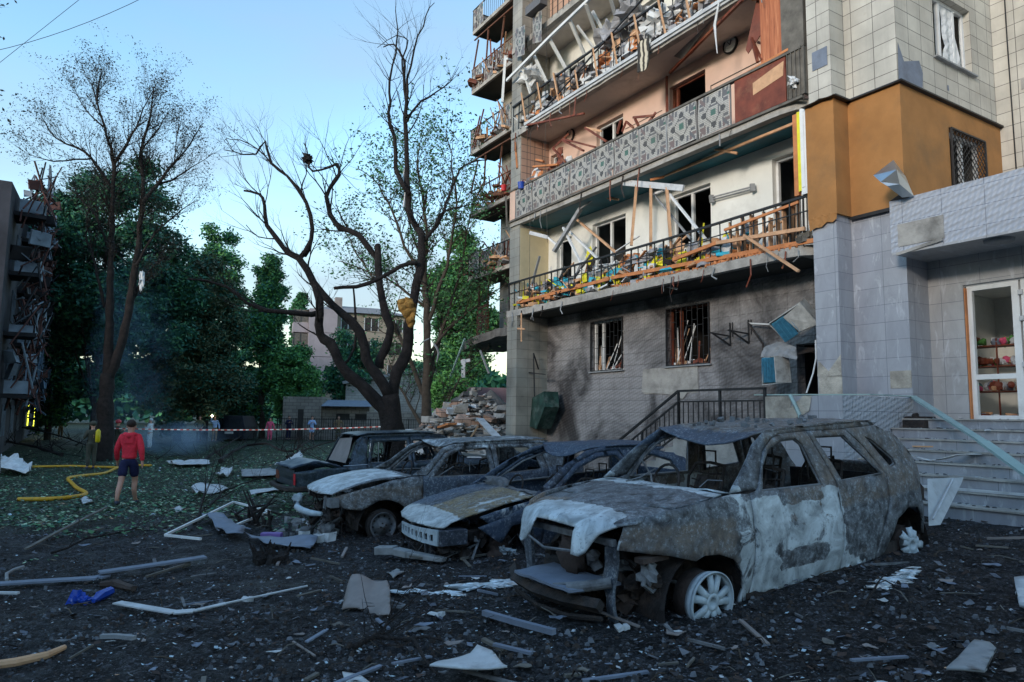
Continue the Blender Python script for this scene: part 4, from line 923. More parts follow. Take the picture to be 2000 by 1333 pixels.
# green-crowned tree behind the charred one
T3 = [([(832, 905), (830, 850), (832, 780), (835, 700), (832, 600), (830, 520), (832, 440), (825, 380), (815, 320), (820, 280)], .36, .03, (0, 0)), ([(832, 800), (850, 700), (880, 600), (900, 520), (915, 440), (925, 380)], .16, .02, (0, 1)),
 ([(832, 780), (800, 700), (770, 640), (740, 560), (700, 500), (670, 440)], .16, .02, (0, 1)), ([(832, 640), (860, 560), (880, 480), (890, 400), (880, 300), (870, 260)], .13, .02, (0, -1)), ([(830, 560), (790, 480), (760, 400), (730, 350), (700, 330)], .12, .02, (0, -1)),
 ([(832, 700), (890, 630), (940, 590), (980, 560)], .1, .02, (0, 1)), ([(830, 600), (780, 560), (720, 530), (660, 510)], .09, .02, (0, 1)), ([(830, 520), (800, 440), (790, 360), (800, 300)], .09, .02, (0, 1)), ([(834, 850), (800, 790), (770, 740), (760, 700)], .14, .03, (0, 1)), ([(835, 860), (870, 790), (900, 740), (950, 700)], .12, .03, (0, .5))]
traced_tree('thin_leafed_tree', 'half stripped tree with sparse green leaves and upright limbs behind the charred tree', 27, T3, M['bark_brown'], 9, 10, [M['leaf_pale'], M['leaf_green']], (.04, .09), base=(832, 895), rk=.66, tl=1.3, kids=(3, 4))
def px_tree(name, label, px, pytop, pybot, Y, halfw, n, mats, bark=None, seed=1, trunk=.28, size=(.10, .19), spread=.27, per=22, cz=.5, group=None, shells=14, extra=()):
    top = at(px, pytop, Y); bot = at(px, pybot, Y); hw = halfw/F*Y; b = Vector((top.x, Y, ground_z(top.x, Y)))
    c = Vector((top.x, Y, (top.z+bot.z)/2)); rz = (top.z-bot.z)/2
    ex = [(at(ex_, ey_, Y+dy_), (er_/F*Y, er_/F*Y*.8, er_/F*Y), en_) for ex_, ey_, er_, dy_, en_ in extra]
    return tree_full(name, label, b, max(1.2, (bot.z-b.z)+1), c, (hw, hw*.8, rz), n, mats, bark or M['bark'], trunk, size, spread, per, seed, 'tree', group, shells, extra=ex)
px_tree('dense_tree', 'dense dark blue-green tree spreading behind the tall bare-topped tree', 222, 305, 790, 44, 150, 3400, [M['leaf_dark'], M['leaf_dark'], M['leaf_green']], seed=11, extra=[(115, 420, 50, 0, 400), (320, 560, 80, 2, 500), (140, 640, 60, 0, 400)])
px_tree('dense_tree', 'brownish dense conifer-like tree with a wide dark crown right of the tall bare tree', 370, 470, 850, 50, 100, 2600, [M['leaf_olive'], M['leaf_olive'], M['leaf_dark']], seed=12, size=(.09, .18), extra=[(330, 760, 70, -2, 500), (420, 750, 60, -1, 400)])
px_tree('dense_tree', 'green tree with lit upper crown between the brownish tree and the poplar', 425, 425, 780, 58, 58, 1700, [M['leaf_green'], M['leaf_dark'], M['leaf_bright']], seed=13)
px_tree('poplar_tree', 'tall narrow green poplar with a rounded top in the distance', 529, 488, 800, 56, 31, 1500, [M['leaf_green'], M['leaf_bright'], M['leaf_dark']], seed=14, shells=20)
px_tree('poplar_tree', 'small faraway poplar tip showing above the pale apartment roof', 586, 568, 700, 110, 12, 260, [M['leaf_green']], seed=15, size=(.3, .5))
px_tree('willow_tree', 'low bushy bright green tree in front of the pale balconied house', 575, 672, 815, 55, 50, 1100, [M['leaf_green'], M['leaf_bright']], seed=16)
px_tree('distant_tree', 'green tree filling the gap between the left block and the tall bare tree', 110, 640, 850, 52, 45, 900, [M['leaf_green'], M['leaf_bright'], M['leaf_dark']], seed=17)
px_tree('distant_tree', 'leafy tree in front of the pale apartment house windows', 690, 655, 800, 64, 55, 900, [M['leaf_green'], M['leaf_dark']], seed=18)
px_tree('distant_tree', 'bright green tree seen between the thin-leafed tree and the broken slab', 915, 440, 760, 46, 55, 1500, [M['leaf_green'], M['leaf_bright']], seed=19, extra=[(870, 560, 40, 0, 300), (945, 640, 35, 0, 250)])
px_tree('distant_tree', 'dark green tree behind the purple wall under the broken slab', 895, 600, 770, 60, 60, 800, [M['leaf_bright'], M['leaf_green']], seed=20)
px_tree('bush', 'vivid green bush growing against the far wall right of the thin-leafed tree', 873, 735, 795, 38, 26, 300, [M['leaf_bright']], seed=21, size=(.08, .16), trunk=.06)
px_tree('distant_tree', 'dark tree standing behind the dark van and the tape', 482, 735, 850, 60, 40, 700, [M['leaf_dark'], M['leaf_green']], seed=22)
px_tree('distant_tree', 'far green tree closing the gap left of the poplar above the van', 478, 560, 800, 84, 42, 800, [M['leaf_green'], M['leaf_dark']], seed=23, size=(.16, .3))
m = MB(); rg = random.Random(31); tp = []; t = thing('roadside_tree', 'twiggy tree edge reaching in at the top left corner of the frame', 'tree', Vector((-13.5, 14, -.4)))
pp = limb(m, [(-13.5, 14, -.5), (-13.3, 14, 4), (-12.6, 14, 8), (-12.0, 14, 10)], .25, .06, 8)
for k in range(14): p, r_, d = pp[int(len(pp)*rg.uniform(.6, .99))]; twig(m, p, Vector((rg.uniform(-.2, 1), rg.uniform(-.5, .5), rg.uniform(0, .8))).normalized(), rg.uniform(.8, 1.3), .03, 2, tp, rg)
m.build('trunk', M['bark_burnt'], t)
leaves('crown', [p for p, d, r_ in tp], [M['leaf_dry']], (.04, .07), t, rg, .1, 3)
# overhead wires
m = MB(); a, b = at(-60, 110, 24), at(330, -30, 24); m.tube([a.lerp(b, k/10)+Vector((0, 0, -1.0*(1-(2*k/10-1)**2)*.35)) for k in range(11)], .012, 4)
tag(m.build('overhead_wire', M['black_iron']), 'thin overhead wire running flatter across the upper left sky', 'wire')
m = MB(); a, b = at(-60, 170, 22), at(230, -60, 22); m.tube([a.lerp(b, k/10) for k in range(11)], .010, 4)
tag(m.build('overhead_wire', M['black_iron']), 'thin overhead wire slanting more steeply across the upper left sky', 'wire')
# ------------------------------------------------------------------ burnt cars (x runs tailwards from the near front wheel, y across the car, z up)
def mixf(a, b, t): return a+(b-a)*t
def lerp_tab(tab, x):
    if x <= tab[0][0]: return tab[0][1]
    for (a, p), (b, q) in zip(tab, tab[1:]):
        if x <= b: return p+(q-p)*(x-a)/(b-a)
    return tab[-1][1]
def car_frame(P, Rr):
    P = Vector(P); e1 = (Vector(Rr)-P).normalized(); e2 = Vector((0, 0, 1)).cross(e1).normalized(); e3 = e1.cross(e2)
    return Matrix(((e1.x, e2.x, e3.x, P.x), (e1.y, e2.y, e3.y, P.y), (e1.z, e2.z, e3.z, P.z), (0, 0, 0, 1)))
def build_car(name, label, P, Rr, W, belt, roofz, tumble, nose, tail, polys, hood, roof, skin, tint, extras, roofr, seats=(1.2, 2.0), floor=.22, deckx=None, seatz=.35, dash=.45):
    T = car_frame(P, Rr); inv = T.inverted(); t = thing(name, label, 'burnt car', T @ Vector((1.2, W/2, 0)))
    def yn(x, z):
        y = .015+.10*max(0, .45-z)**1.5+.035*((z-.55)/.4)**2*(1 if z < belt else 0)
        if z > belt: y = .05+(z-belt)*tumble
        if x < nose[0]: y += nose[1]*((nose[0]-x)/nose[2])**2
        if x > tail[0]: y += tail[1]*((x-tail[0])/tail[2])**2
        q = Vector((x*2.3, z*2.6, W)); y += .016*noise.noise(q)+.006*noise.noise(q*4)
        if abs(z-belt+.22) < .05 and z < belt: y += .010*(1-abs(z-belt+.22)/.05)
        return y
    def cf(p): q = inv @ p; return tint(q.x, q.y, q.z)
    for far in (0, 1):
        for nm, (outl, holes) in polys.items():
            m = MB(T); f = (lambda x, z: (x, W-yn(x, z), z)) if far else (lambda x, z: (x, yn(x, z), z))
            m.sheet(outl, f, .055, holes)
            m.build(nm, [skin], t, smooth=True, solid=.022, solid_off=(1 if far else -1)*-1.0 if False else 0, colfn=cf)
            if holes:     # window surround lip
                m = MB(T)
                for h in holes:
                    pts = [f(x, z) for x, z in h]; pts.append(pts[0]); m.tube([Vector(p)+Vector((0, (.02 if not far else -.02), 0)) for p in pts], .016, 5, cap=False)
                m.build('window_lip', [M['char_grey']], t, smooth=True)
    # hood: outline in (arc length from cowl, y) carried by a curve
    if hood:
        outl, holes, curve, fy = hood
        m = MB(T); m.sheet(outl, lambda s, y: (lerp_tab([(a, b) for a, b, c in curve], s)+fy(s, y)[0], y, lerp_tab([(a, c) for a, b, c in curve], s)+fy(s, y)[1]), .05, holes)
        m.build('hood', [skin], t, smooth=True, solid=.014, colfn=cf)
    if roof:
        outl, fz = roof; m = MB(T); m.sheet(outl, lambda x, y: (x, y, fz(x, y)), .06); m.build('roof', [skin], t, smooth=True, solid=.014, colfn=cf)
    # floor, sills and firewall
    m = MB(T); x0, x1 = -.1, tail[0]+.25
    m.box(.55, x1, .12, W-.12, floor, floor+.04); m.box(dash-.02, dash+.03, .14, W-.14, floor, belt-.12); m.box(.5, x1-.5, .06, .16, floor-.10, floor+.06); m.box(.5, x1-.5, W-.16, W-.06, floor-.10, floor+.06)
    m.box(x1-.05, x1, .2, W-.2, floor, belt-.1)
    m.build('floor_pan', [M['char']], t)
    m = MB(T)
    m.tube([(dash+.12, .14, belt-.10), (dash+.2, W*.5, belt-.05), (dash+.12, W-.14, belt-.10)], .035, 6); m.tube([(dash+.12, .14, belt-.25), (dash+.2, W*.5, belt-.22), (dash+.12, W-.14, belt-.25)], .02, 6)
    cx = dash+.38
    m.tube([(cx+.06*math.cos(a), W*.72+.18*math.sin(a), belt-.02+.17*math.cos(a)) for a in [2*math.pi*i/18 for i in range(19)]], .014, 6, cap=False)
    m.tube([(cx, W*.72, belt-.02), (cx-.3, W*.72, belt-.2)], .02, 5)
    for k in range(30): m.tube([(dash+U(.1, .3), U(.2, W-.2), belt-U(.05, .2)), (dash+U(.1, .4), U(.2, W-.2), belt-U(.1, .35)), (dash+U(.1, .3), U(.2, W-.2), belt-U(.3, .5))], .006, 3)
    m.build('dashboard_frame', [M['char']], t)
    for sx in seats:
        for yc in (W*.30, W*.70):
            m = MB(T); w_ = .23; z0 = floor+.1; zb = z0+seatz; top = belt+.10; lean = .16
            m.sheet([(-w_, 0), (w_, 0), (w_, .42), (-w_, .42)], lambda a, b: (sx-b, yc+a, zb-.12+.03*noise.noise(Vector((a*9, b*9, sx)))), .1)
            for a in (-w_, w_): m.tube([(sx-.4, yc+a, zb-.14), (sx, yc+a, zb-.14), (sx+lean*.5, yc+a, zb+.25), (sx+lean, yc+a*.85, top)], .016, 5)
            m.tube([(sx+lean, yc-w_*.85, top), (sx+lean+.01, yc, top+.02), (sx+lean, yc+w_*.85, top)], .016, 5)
            for k in range(5): z = zb+k*(top-zb)/5; m.tube([(sx+lean*(z-zb)/(top-zb), yc-w_*.9, z), (sx+.03+lean*(z-zb)/(top-zb), yc, z-.02), (sx+lean*(z-zb)/(top-zb), yc+w_*.9, z)], .008, 4)
            for k in range(3): a = -w_*.5+k*w_*.5; m.tube([(sx, yc+a, zb-.1), (sx+lean, yc+a, top)], .007, 4)
            m.sheet([(-w_*.8, 0), (w_*.8, 0), (w_*.7, top-zb-.1), (-w_*.7, top-zb-.15)], lambda a, b: (sx+.02+lean*b/(top-zb), yc+a, zb+b), .12)
            m.tube([(sx+lean, yc-.08, top), (sx+lean, yc-.09, top+.14), (sx+lean, yc+.09, top+.14), (sx+lean, yc+.08, top)], .011, 5)
            m.build('seat_frame', [M['char']], t)
    extras(T, t, cf, yn)
    return t
def steel_wheel(par, T, c, ax, r=.2, mat='char_grey', lean=0):
    c = T @ Vector(c); ax = (T.to_3x3() @ Vector(ax)).normalized(); m = MB()
    m.lathe([(r, 0), (r*1.02, .012), (r*.95, .02), (r*.86, .03), (r*.84, .09), (r*.62, .075), (r*.58, .05), (r*.35, .04), (r*.30, .015), (r*.14, .01), (r*.12, -.015), (.001, -.015)], c, ax, 32)
    m.lathe([(r, 0), (r*.93, .16), (r*.98, .18)], c, ax, 32)
    o = m.build('wheel', M[mat], par, smooth=True)
    ref = ax.orthogonal().normalized(); b = ax.cross(ref); m = MB()
    for k in range(10): a = 2*math.pi*k/10; p = c+(ref*math.cos(a)+b*math.sin(a))*r*.74; m.lathe([(.001, .055), (r*.085, .055)], p, ax, 10)
    for k in range(4): a = 2*math.pi*k/4+.4; p = c+(ref*math.cos(a)+b*math.sin(a))*r*.22; m.lathe([(.012, .03), (.012, -.005), (.001, -.006)], p, ax, 8)
    m.build('vent_hole', M['char'], o); m = MB(); m.lathe([(r*1.0, .04), (r*1.22, .05), (r*1.26, .10), (r*1.18, .15), (r*1.0, .16)], c, ax, 36); m.build('tyre', M['char'], o, smooth=True)
    return o
def alloy_wheel(par, T, c, ax, r=.232, broken=0, seed=1):
    c = T @ Vector(c); ax = (T.to_3x3() @ Vector(ax)).normalized(); zz = Vector((0, 0, 1)); x = (zz-ax*zz.dot(ax)).normalized(); y = ax.cross(x); m = MB()
    def pt(a, q, o): return c+(x*math.cos(a)+y*math.sin(a))*q+ax*o
    if not broken:
        n = 48; prof = [(r, 0), (r*1.0, .02), (r*.93, .022), (r*.90, .035), (r*.89, .085), (r*.93, .09), (r*.985, .03)]; vs = []; fs = []
        for q, o_ in prof:
            for k in range(n):
                a = 2*math.pi*k/n; vs.append(pt(a, q*(1-.03*(math.cos(a) < -.85)), o_))
        for i in range(len(prof)-1):
            for k in range(n): k2 = (k+1) % n; fs.append((i*n+k, i*n+k2, (i+1)*n+k2, (i+1)*n+k))
        m.add(vs, fs)
    m.lathe([(.001, .035), (.033, .035), (.036, .012), (.062, .008), (.075, .03), (.075, .09)], c, ax, 24)
    for k in range(5):
        a0 = 2*math.pi*(k+.12)/5
        for sg in (-1, 1):
            w0, w1 = .025, .027 if not broken else .036; ln = r*.93 if not broken else r*(.62+.14*((k*7+sg) % 3))
            aa = a0+sg*.19; pts = []
            for q, hw, o_ in ((.055, w0, .012), (r*.45, w0*1.05, -.004+.012), (ln, w1, .024)):
                d = q/r; ang = a0+sg*(.34*(1-d)+.25*d) if q < .06 else a0+sg*(.22+.02*d)
                for s2, dz in ((-1, .018), (-.6, 0), (.6, 0), (1, .018)): pts.append(pt(ang, q, o_+dz)+(y*math.cos(ang)-x*math.sin(ang))*hw*s2)
            m.add(pts, [(i*4+j, i*4+j+1, i*4+j+5, i*4+j+4) for i in range(2) for j in range(3)])
    o = m.build('wheel', M['ash_metal'], par, smooth=True, solid=.012)
    m = MB(); m.lathe([(r*.90, .085), (r*.93, .22), (r*.80, .24)], c, ax, 28); m.lathe([(.001, .10), (.15, .10), (.155, .13), (.14, .14)], c, ax, 28); m.lathe([(.05, .14), (.05, .3), (.001, .3)], c, ax, 12); m.build('brake_disc', M['rust_part'], o, smooth=True)
    m = MB()
    for k in range(5): a = 2*math.pi*(k+.62)/5; m.lathe([(.001, .012), (.012, .012), (.013, .02)], pt(a, .05, 0), ax, 8)
    m.build('wheel_bolt', M['char'], o)
    return o
def engine_mess(m, x0, x1, y0, y1, z0, z1, n=26):
    for k in range(n):
        c = (U(x0, x1), U(y0, y1), U(z0, z1)); k_ = rnd.random()
        if k_ < .45: m.blob(c, U(.06, .14), 1, .5, 2, mi=rnd.choice((0, 0, 1, 2)), flat=(U(.6, 1.2), U(.7, 1.3), U(.5, 1.1)), seed=k)
        elif k_ < .7: m.chunk(c, U(.04, .09), rnd.choice((0, 2, 1)), (1, 1, .7))
        else: m.tube([c, (c[0]+U(-.2, .2), c[1]+U(-.2, .2), c[2]+U(-.15, .15)), (c[0]+U(-.3, .3), c[1]+U(-.3, .3), c[2]-U(.0, .3))], U(.008, .022), 5, rnd.choice((0, 1, 2)))
    for k in range(n*2):
        c = (U(x0, x1), U(y0, y1), U(z0, z1)); m.tube([c, (c[0]+U(-.15, .15), c[1]+U(-.15, .15), c[2]+U(-.25, .1)), (c[0]+U(-.2, .2), c[1]+U(-.3, .3), c[2]-U(.0, .4))], .004, 3, 0)
EM = [M['char'], M['char_grey'], M['rust_part']]
# ---- the large burnt estate / off-roader in front
def suv_tint(x, y, z):
    w_ = .0
    if x > .4 and z < .92 and x < 2.3:
        w_ = .64-.08*abs(math.sin(x*3))
        if x < 1.5 and z > .80 and x > .95: w_ -= .4
        if .9 < x < 1.5 and .30 < z < .45: w_ -= .45
        if x > 1.75 and z > .22+.1*math.sin(x*8): w_ -= .38
        if 1.48 < x < 1.75: w_ += .06
        if z < .30: w_ += .12
    if .25 < x <= .55 and z > .80 and z < 1.05: w_ = .6
    if x < .42 and z > .8 and y < .3 and z < .95: w_ = .10
    if x < -.62 or (x < -.45 and .3 < y < 1.5): w_ = max(w_, .78)
    if x < -.3 and x > -.62 and z > .8: w_ = max(w_, .24)
    if x > 2.7: w_ = .12
    if z > 1.38: w_ = .22
    r_ = .45 if (x > 1.0 and z > .7) or (x < .4 and z < .8) else .15
    if x < -.35 and y > 1.2: r_ = .8
    b_ = .75 if (z > 1.25 and x < 1.3 and y > .4) else .1
    return (w_, r_, b_)
SP = {
 'front_fender': ([(-.64, .66), (-.57, .885), (-.3, .925), (.09, .955), (.40, .97), (.60, .955), (.585, .6), (.55, .3), (.50, .10), (.41, .10), (.455, .22), (.43, .36), (.34, .475), (.18, .54), (.02, .555), (-.08, .53), (-.3, .60)], []),
 'front_door': ([(.61, .955), (.70, .97), (.93, 1.26), (1.1, 1.36), (1.25, 1.39), (1.585, 1.39), (1.72, .93), (1.735, .6), (1.72, .3), (1.70, .14), (.52, .10), (.565, .3), (.60, .6)],
                [[(.75, .955), (.86, 1.14), (1.03, 1.285), (1.24, 1.34), (1.40, 1.34), (1.47, 1.285), (1.545, .925)]]),
 'rear_door': ([(1.60, 1.39), (2.14, 1.37), (2.30, 1.2), (2.47, .93), (2.455, .7), (2.32, .47), (2.235, .25), (2.21, .13), (1.715, .14), (1.735, .3), (1.75, .6), (1.735, .93)],
               [[(1.67, 1.335), (2.10, 1.315), (2.39, .94), (1.815, .925)]]),
 'rear_quarter': ([(2.16, 1.37), (2.6, 1.375), (2.84, 1.28), (3.06, 1.06), (3.21, .84), (3.22, .5), (3.19, .28), (3.08, .28), (3.05, .45), (2.93, .56), (2.74, .58), (2.56, .50), (2.42, .30), (2.30, .14), (2.225, .14), (2.25, .25), (2.335, .46), (2.47, .7), (2.485, .93), (2.32, 1.2)],
                  [[(2.385, 1.29), (2.50, 1.235), (2.70, 1.05), (2.70, .995), (2.60, .975)]]),
 'side_frame': ([(.40, .98), (.46, 1.03), (.86, 1.335), (1.03, 1.42), (1.3, 1.45), (1.63, 1.455), (2.15, 1.435), (2.67, 1.40), (2.6, 1.378), (2.15, 1.375), (1.6, 1.395), (1.25, 1.395), (1.1, 1.368), (.925, 1.27), (.69, .98)], []),
}
Wd = 1.78
def hy(s, y): return (.10*((y-.89)/.75)**2*(s > .6)+.02*noise.noise(Vector((s*3, y*3, 0))), .035*math.cos((y-.89)*1.9)-.03+.018*noise.noise(Vector((s*2.4, y*2.4, 4))))
shood = ([(0, .13), (.4, .12), (.85, .12), (1.03, .14), (1.14, .26), (1.22, .36), (1.40, .44), (1.45, .50), (1.45, .58), (1.34, .60), (1.20, .62), (1.19, .9), (1.20, 1.2), (1.34, 1.22), (1.42, 1.26), (1.45, 1.32), (1.42, 1.40), (1.25, 1.48), (1.10, 1.58), (1.0, 1.65), (.4, 1.66), (0, 1.65)], [],
         [(0, .37, .985), (.3, .08, .965), (.7, -.32, .925), (1.0, -.60, .885), (1.12, -.71, .85), (1.25, -.79, .76), (1.46, -.86, .60)], hy)
sroof = ([(1.03, .22), (1.6, .2), (2.3, .21), (2.66, .26), (2.66, Wd-.26), (2.3, Wd-.21), (1.6, Wd-.2), (1.03, Wd-.22)],
         lambda x, y: 1.44+.02*math.sin((y-.2)*2.3)-.09*max(0, x-2.3)-(.17*math.exp(-((x-.98)/.30)**2)+.03*math.exp(-((x-1.7)/.5)**2))*max(0, math.sin(math.pi*(y-.2)/(Wd-.4)))+.012*noise.noise(Vector((x*6, y*6, 0))))
def suv_extras(T, t, cf, yn):
    m = MB(T); m.sheet([(.0, .13), (.3, .13), (.3, Wd-.13), (.0, Wd-.13)], lambda a, y: (.37+a, y, .985-.25*a+.02*noise.noise(Vector((a*8, y*5, 0)))), .08); m.build('cowl', [M['burnt']], t, smooth=True, solid=.01, colfn=cf)
    m = MB(T); m.tube([(.30, 1.25, .99), (.42, 1.18, 1.02), (.50, 1.05, 1.10)], .007, 4); m.tube([(.5, .5, .98), (.6, .5, 1.03), (.7, .42, 1.02)], .006, 4); m.tube([(.36, .95, .99), (.38, .98, 1.06), (.30, 1.0, 1.20)], .009, 4); m.build('wiper_arm', M['char_grey'], t)
    m = MB(T); m.sheet([(.35, .6), (.35, 1.15), (.55, 1.3), (Wd-.55, 1.3), (Wd-.35, 1.15), (Wd-.35, .6)], lambda y, z: (3.17-.45*max(0, z-.85), y, z), .1, [[(.42, .95), (.56, 1.24), (Wd-.56, 1.24), (Wd-.42, .95)]]); m.build('tailgate', [M['burnt']], t, smooth=True, solid=.02, colfn=cf)
    m = MB(T); m.sheet([(-.05, 0), (.05, 0), (.06, .12), (0, .17), (-.05, .12)], lambda a, z: (3.10+a, yn(3.1, .68)-.01, .60+z), .04); m.build('tail_lamp_socket', M['char'], t)
    m = MB(T); m.box(3.12, 3.2, .15, .3, .28, .9); m.build('rear_panel_edge', M['sheet_blue'], t)
    # front structure
    m = MB(T)
    m.sheet([(.0, 0), (.10, 0), (.085, .22), (.16, .33), (.13, .62), (.0, .62), (.02, .3)], lambda a, z: (-.62-.03*math.sin(z*9), .30+a, .06+z), .06); m.sheet([(.0, .1), (.09, .1), (.1, .3), (.15, .6), (.0, .6)], lambda a, z: (-.66, 1.42+a, .06+z), .06)
    m.build('radiator_support_post', M['burnt'], t, solid=.03, colfn=lambda p: (.25, .2, .6))
    m = MB(T); m.tube([(-.80, .62, .62), (-.84, .95, .60), (-.80, 1.3, .66)], .012, 5); m.beam((-.62, .3, .70), (-.62, 1.55, .70), .04, .05); m.build('grille_bar', M['char_grey'], t)
    m = MB(T); m.sheet([(-.98, .42), (-.98, 1.22), (-.52, 1.30), (-.50, .40)], lambda x, y: (x, y, .355+.02*noise.noise(Vector((x*5, y*5, 2)))-.05*(x+.5)), .08); m.build('radiator_tray', M['sheet_blue'], t, solid=.02)
    m = MB(T); m.tube([(-.93, .52, .37), (-.66, .32, .41)], .042, 12); m.tube([(-.96, .66, .38), (-.70, .40, .41)], .014, 8); m.build('drier_bottle', M['char_grey'], t)
    m = MB(T); m.tube([(-.80, .28, .27), (-.90, .6, .27), (-.93, .95, .27), (-.88, 1.35, .28), (-.75, 1.6, .30)], .055, 4); m.tube([(-.78, .3, .17), (-.9, .6, .15), (-.93, .95, .15), (-.86, 1.4, .17)], .02, 5); m.build('bumper_beam', M['char'], t)
    m = MB(T); engine_mess(m, -.5, .2, .35, 1.45, .12, .62, 46); m.box(-.35, .15, .5, 1.2, .2, .55); engine_mess(m, -.75, .1, .25, 1.4, .02, .2, 30); m.build('engine_remains', EM, t)
    m = MB(T); m.blob((-.58, .95, .50), .17, 2, .35, 1.4, 0, (.5, 1.0, 1.1), 4); m.build('intake_housing', M['rust_part'], t, smooth=True)
    m = MB(T); m.box(-.52, -.26, .10, .20, .56, .60); m.blob((-.42, .17, .47), .085, 2, .5, 2.5, 1, (.9, .8, 1.1)); m.blob((-.36, .2, .38), .07, 2, .6, 3, 0); m.tube([(-.45, .15, .5), (-.5, .14, .4), (-.4, .16, .33), (-.3, .2, .36)], .018, 6, 1); m.build('lamp_bracket', [M['rust_part'], M['char_grey']], t)
    # inner arches and under-skirts
    m = MB(T)
    for cx, r_ in ((.04, .42), (2.72, .42)):
        for yy0, yy1 in ((.06, .5), (Wd-.5, Wd-.06)):
            n_ = 14; vs = []
            for k in range(n_+1):
                a = math.pi*(-.05+1.1*k/n_); vs += [(cx+r_*math.cos(a), yy0, .16+r_*math.sin(a)), (cx+r_*math.cos(a), yy1, .16+r_*math.sin(a))]
            m.add(vs, [(2*k, 2*k+1, 2*k+3, 2*k+2) for k in range(n_)])
            yi = yy1 if yy0 < .5 else yy0; m.sheet([(cx-r_, .1), (cx+r_, .1), (cx+r_, .5), (cx, .62), (cx-r_, .5)], lambda x, z: (x, yi, z), .2)
    m.build('wheel_well', M['char'], t)
    m = MB(T); m.tube([(.02, .1, .2), (.02, .45, .22), (-.05, 1.4, .22), (.02, Wd-.1, .2)], .03, 6); m.tube([(2.72, .1, .17), (2.72, Wd-.1, .17)], .035, 6); m.tube([(0, .42, .2), (-.05, .45, .7)], .03, 6); m.build('axle', M['rust_part'], t)
    alloy_wheel(t, T, (.02, -.05, .215), (-.04, 1, .07), .225); alloy_wheel(t, T, (2.72, -.03, .235), (.10, 1, .0), .18, broken=1); steel_wheel(t, T, (.02, Wd, .2), (0, -1, 0), .22); steel_wheel(t, T, (2.72, Wd, .16), (0, -1, 0), .2)
    # handle, burnt door bits
    m = MB(T); m.box(.585, .61, yn(.6, .68)-.004, yn(.6, .68)+.01, .66, .70); m.build('lamp_hole', M['char'], t)
    m = MB(T)
    for k in range(26): x, y = U(1.1, 2.5), U(.3, Wd-.3); m.chunk((x, y, 1.465), U(.012, .035))
    m.build('roof_debris', M['char_grey'], t)
    m = MB(T)
    for x, z in ((1.95, 1.0), (2.2, .98)): m.tube([(x, .5, z-.1), (x, .5, z+.1), (x+.16, .5, z+.1), (x+.16, .5, z-.1)], .012, 5)
    m.build('headrest_frame', M['char'], t)
build_car('burnt_car', 'largest burnt-out car nearest the camera, pale ash-streaked doors, missing bumper and bare alloy front wheel', (1.53, 5.607, .05), (3.87, 6.983, .25), Wd, .94, 1.44, .36, (-.1, .30, .62), (2.85, .12, .35), SP, shood, sroof, M['burnt'], suv_tint, suv_extras, .2, (1.25, 2.1), deckx=None)
# ---- the third car, low hatchback with blistered yellow-grey hood
W3d = 1.72
HP = {
 'front_fender': ([(-.30, .52), (-.1, .575), (.15, .62), (.40, .665), (.56, .68), (.56, .25), (.50, .0), (.36, .0), (.40, .2), (.30, .36), (.18, .44), (.08, .43), (-.05, .34)], []),
 'front_door': ([(.57, .68), (.62, .70), (1.15, 1.05), (1.5, 1.165), (1.86, 1.19), (1.97, 1.03), (1.99, .7), (1.95, .05), (.52, .0), (.57, .25)], [[(.72, .70), (1.19, 1.00), (1.52, 1.11), (1.80, 1.13), (1.90, 1.03), (1.90, .74)]]),
 'rear_quarter': ([(1.89, 1.19), (2.5, 1.18), (3.0, 1.05), (3.25, .85), (3.3, .4), (3.2, .2), (3.0, .2), (2.9, .4), (2.65, .5), (2.4, .35), (2.3, .05), (1.97, .05), (2.01, .7), (1.99, 1.03)], [[(2.06, 1.12), (2.45, 1.11), (2.75, 1.02), (2.85, .80), (2.07, .76)]]),
 'side_frame': ([(.42, .70), (.93, 1.01), (1.34, 1.195), (1.71, 1.25), (2.3, 1.25), (2.7, 1.2), (2.6, 1.165), (1.8, 1.195), (1.5, 1.17), (1.15, 1.055), (.62, .705)], []),
}
def car3_tint(x, y, z):
    w_ = .0
    if x < .5 and z > .38 and y > .06: w_ = .32 if x > -.5 else .75
    if x > -.3 and x < .5 and y < .35 and z > .5: w_ = .45
    r_ = .62 if x < .45 and y < .9 and y > .05 else .1
    return (w_, r_, .75 if (y <= .05 or x > .9 or z > 1.1 or y > 1.2) else .25)
h3 = ([(0, .08), (.6, .07), (1.0, .08), (1.28, .12), (1.33, .35), (1.36, .75), (1.34, 1.1), (1.26, 1.35), (1.0, 1.58), (.5, 1.64), (0, 1.62), (-.03, .9)], [],
      [(0, .46, .72), (.4, .07, .665), (.8, -.31, .58), (1.1, -.60, .505), (1.25, -.74, .462), (1.4, -.87, .41)], lambda s, y: (.06*((y-.85)/.8)**2, .03*math.cos((y-.85)*1.8)-.012+.05*max(0, y-.35)*max(0, s-.6)*.5-.02*(s > 1.2)+.014*noise.noise(Vector((s*2.5, y*2.5, 7)))))
r3 = ([(1.68, .22), (2.3, .2), (2.62, .24), (2.62, W3d-.24), (2.3, W3d-.2), (1.50, W3d-.22), (1.38, W3d-.5), (1.42, .9), (1.6, .5)],
      lambda x, y: 1.25+.02*math.sin((y-.2)*2.4)-(.20*math.exp(-((x-1.35)/.28)**2))*max(0, math.sin(math.pi*(y-.2)/(W3d-.4)))+.012*noise.noise(Vector((x*5, y*5, 3))))
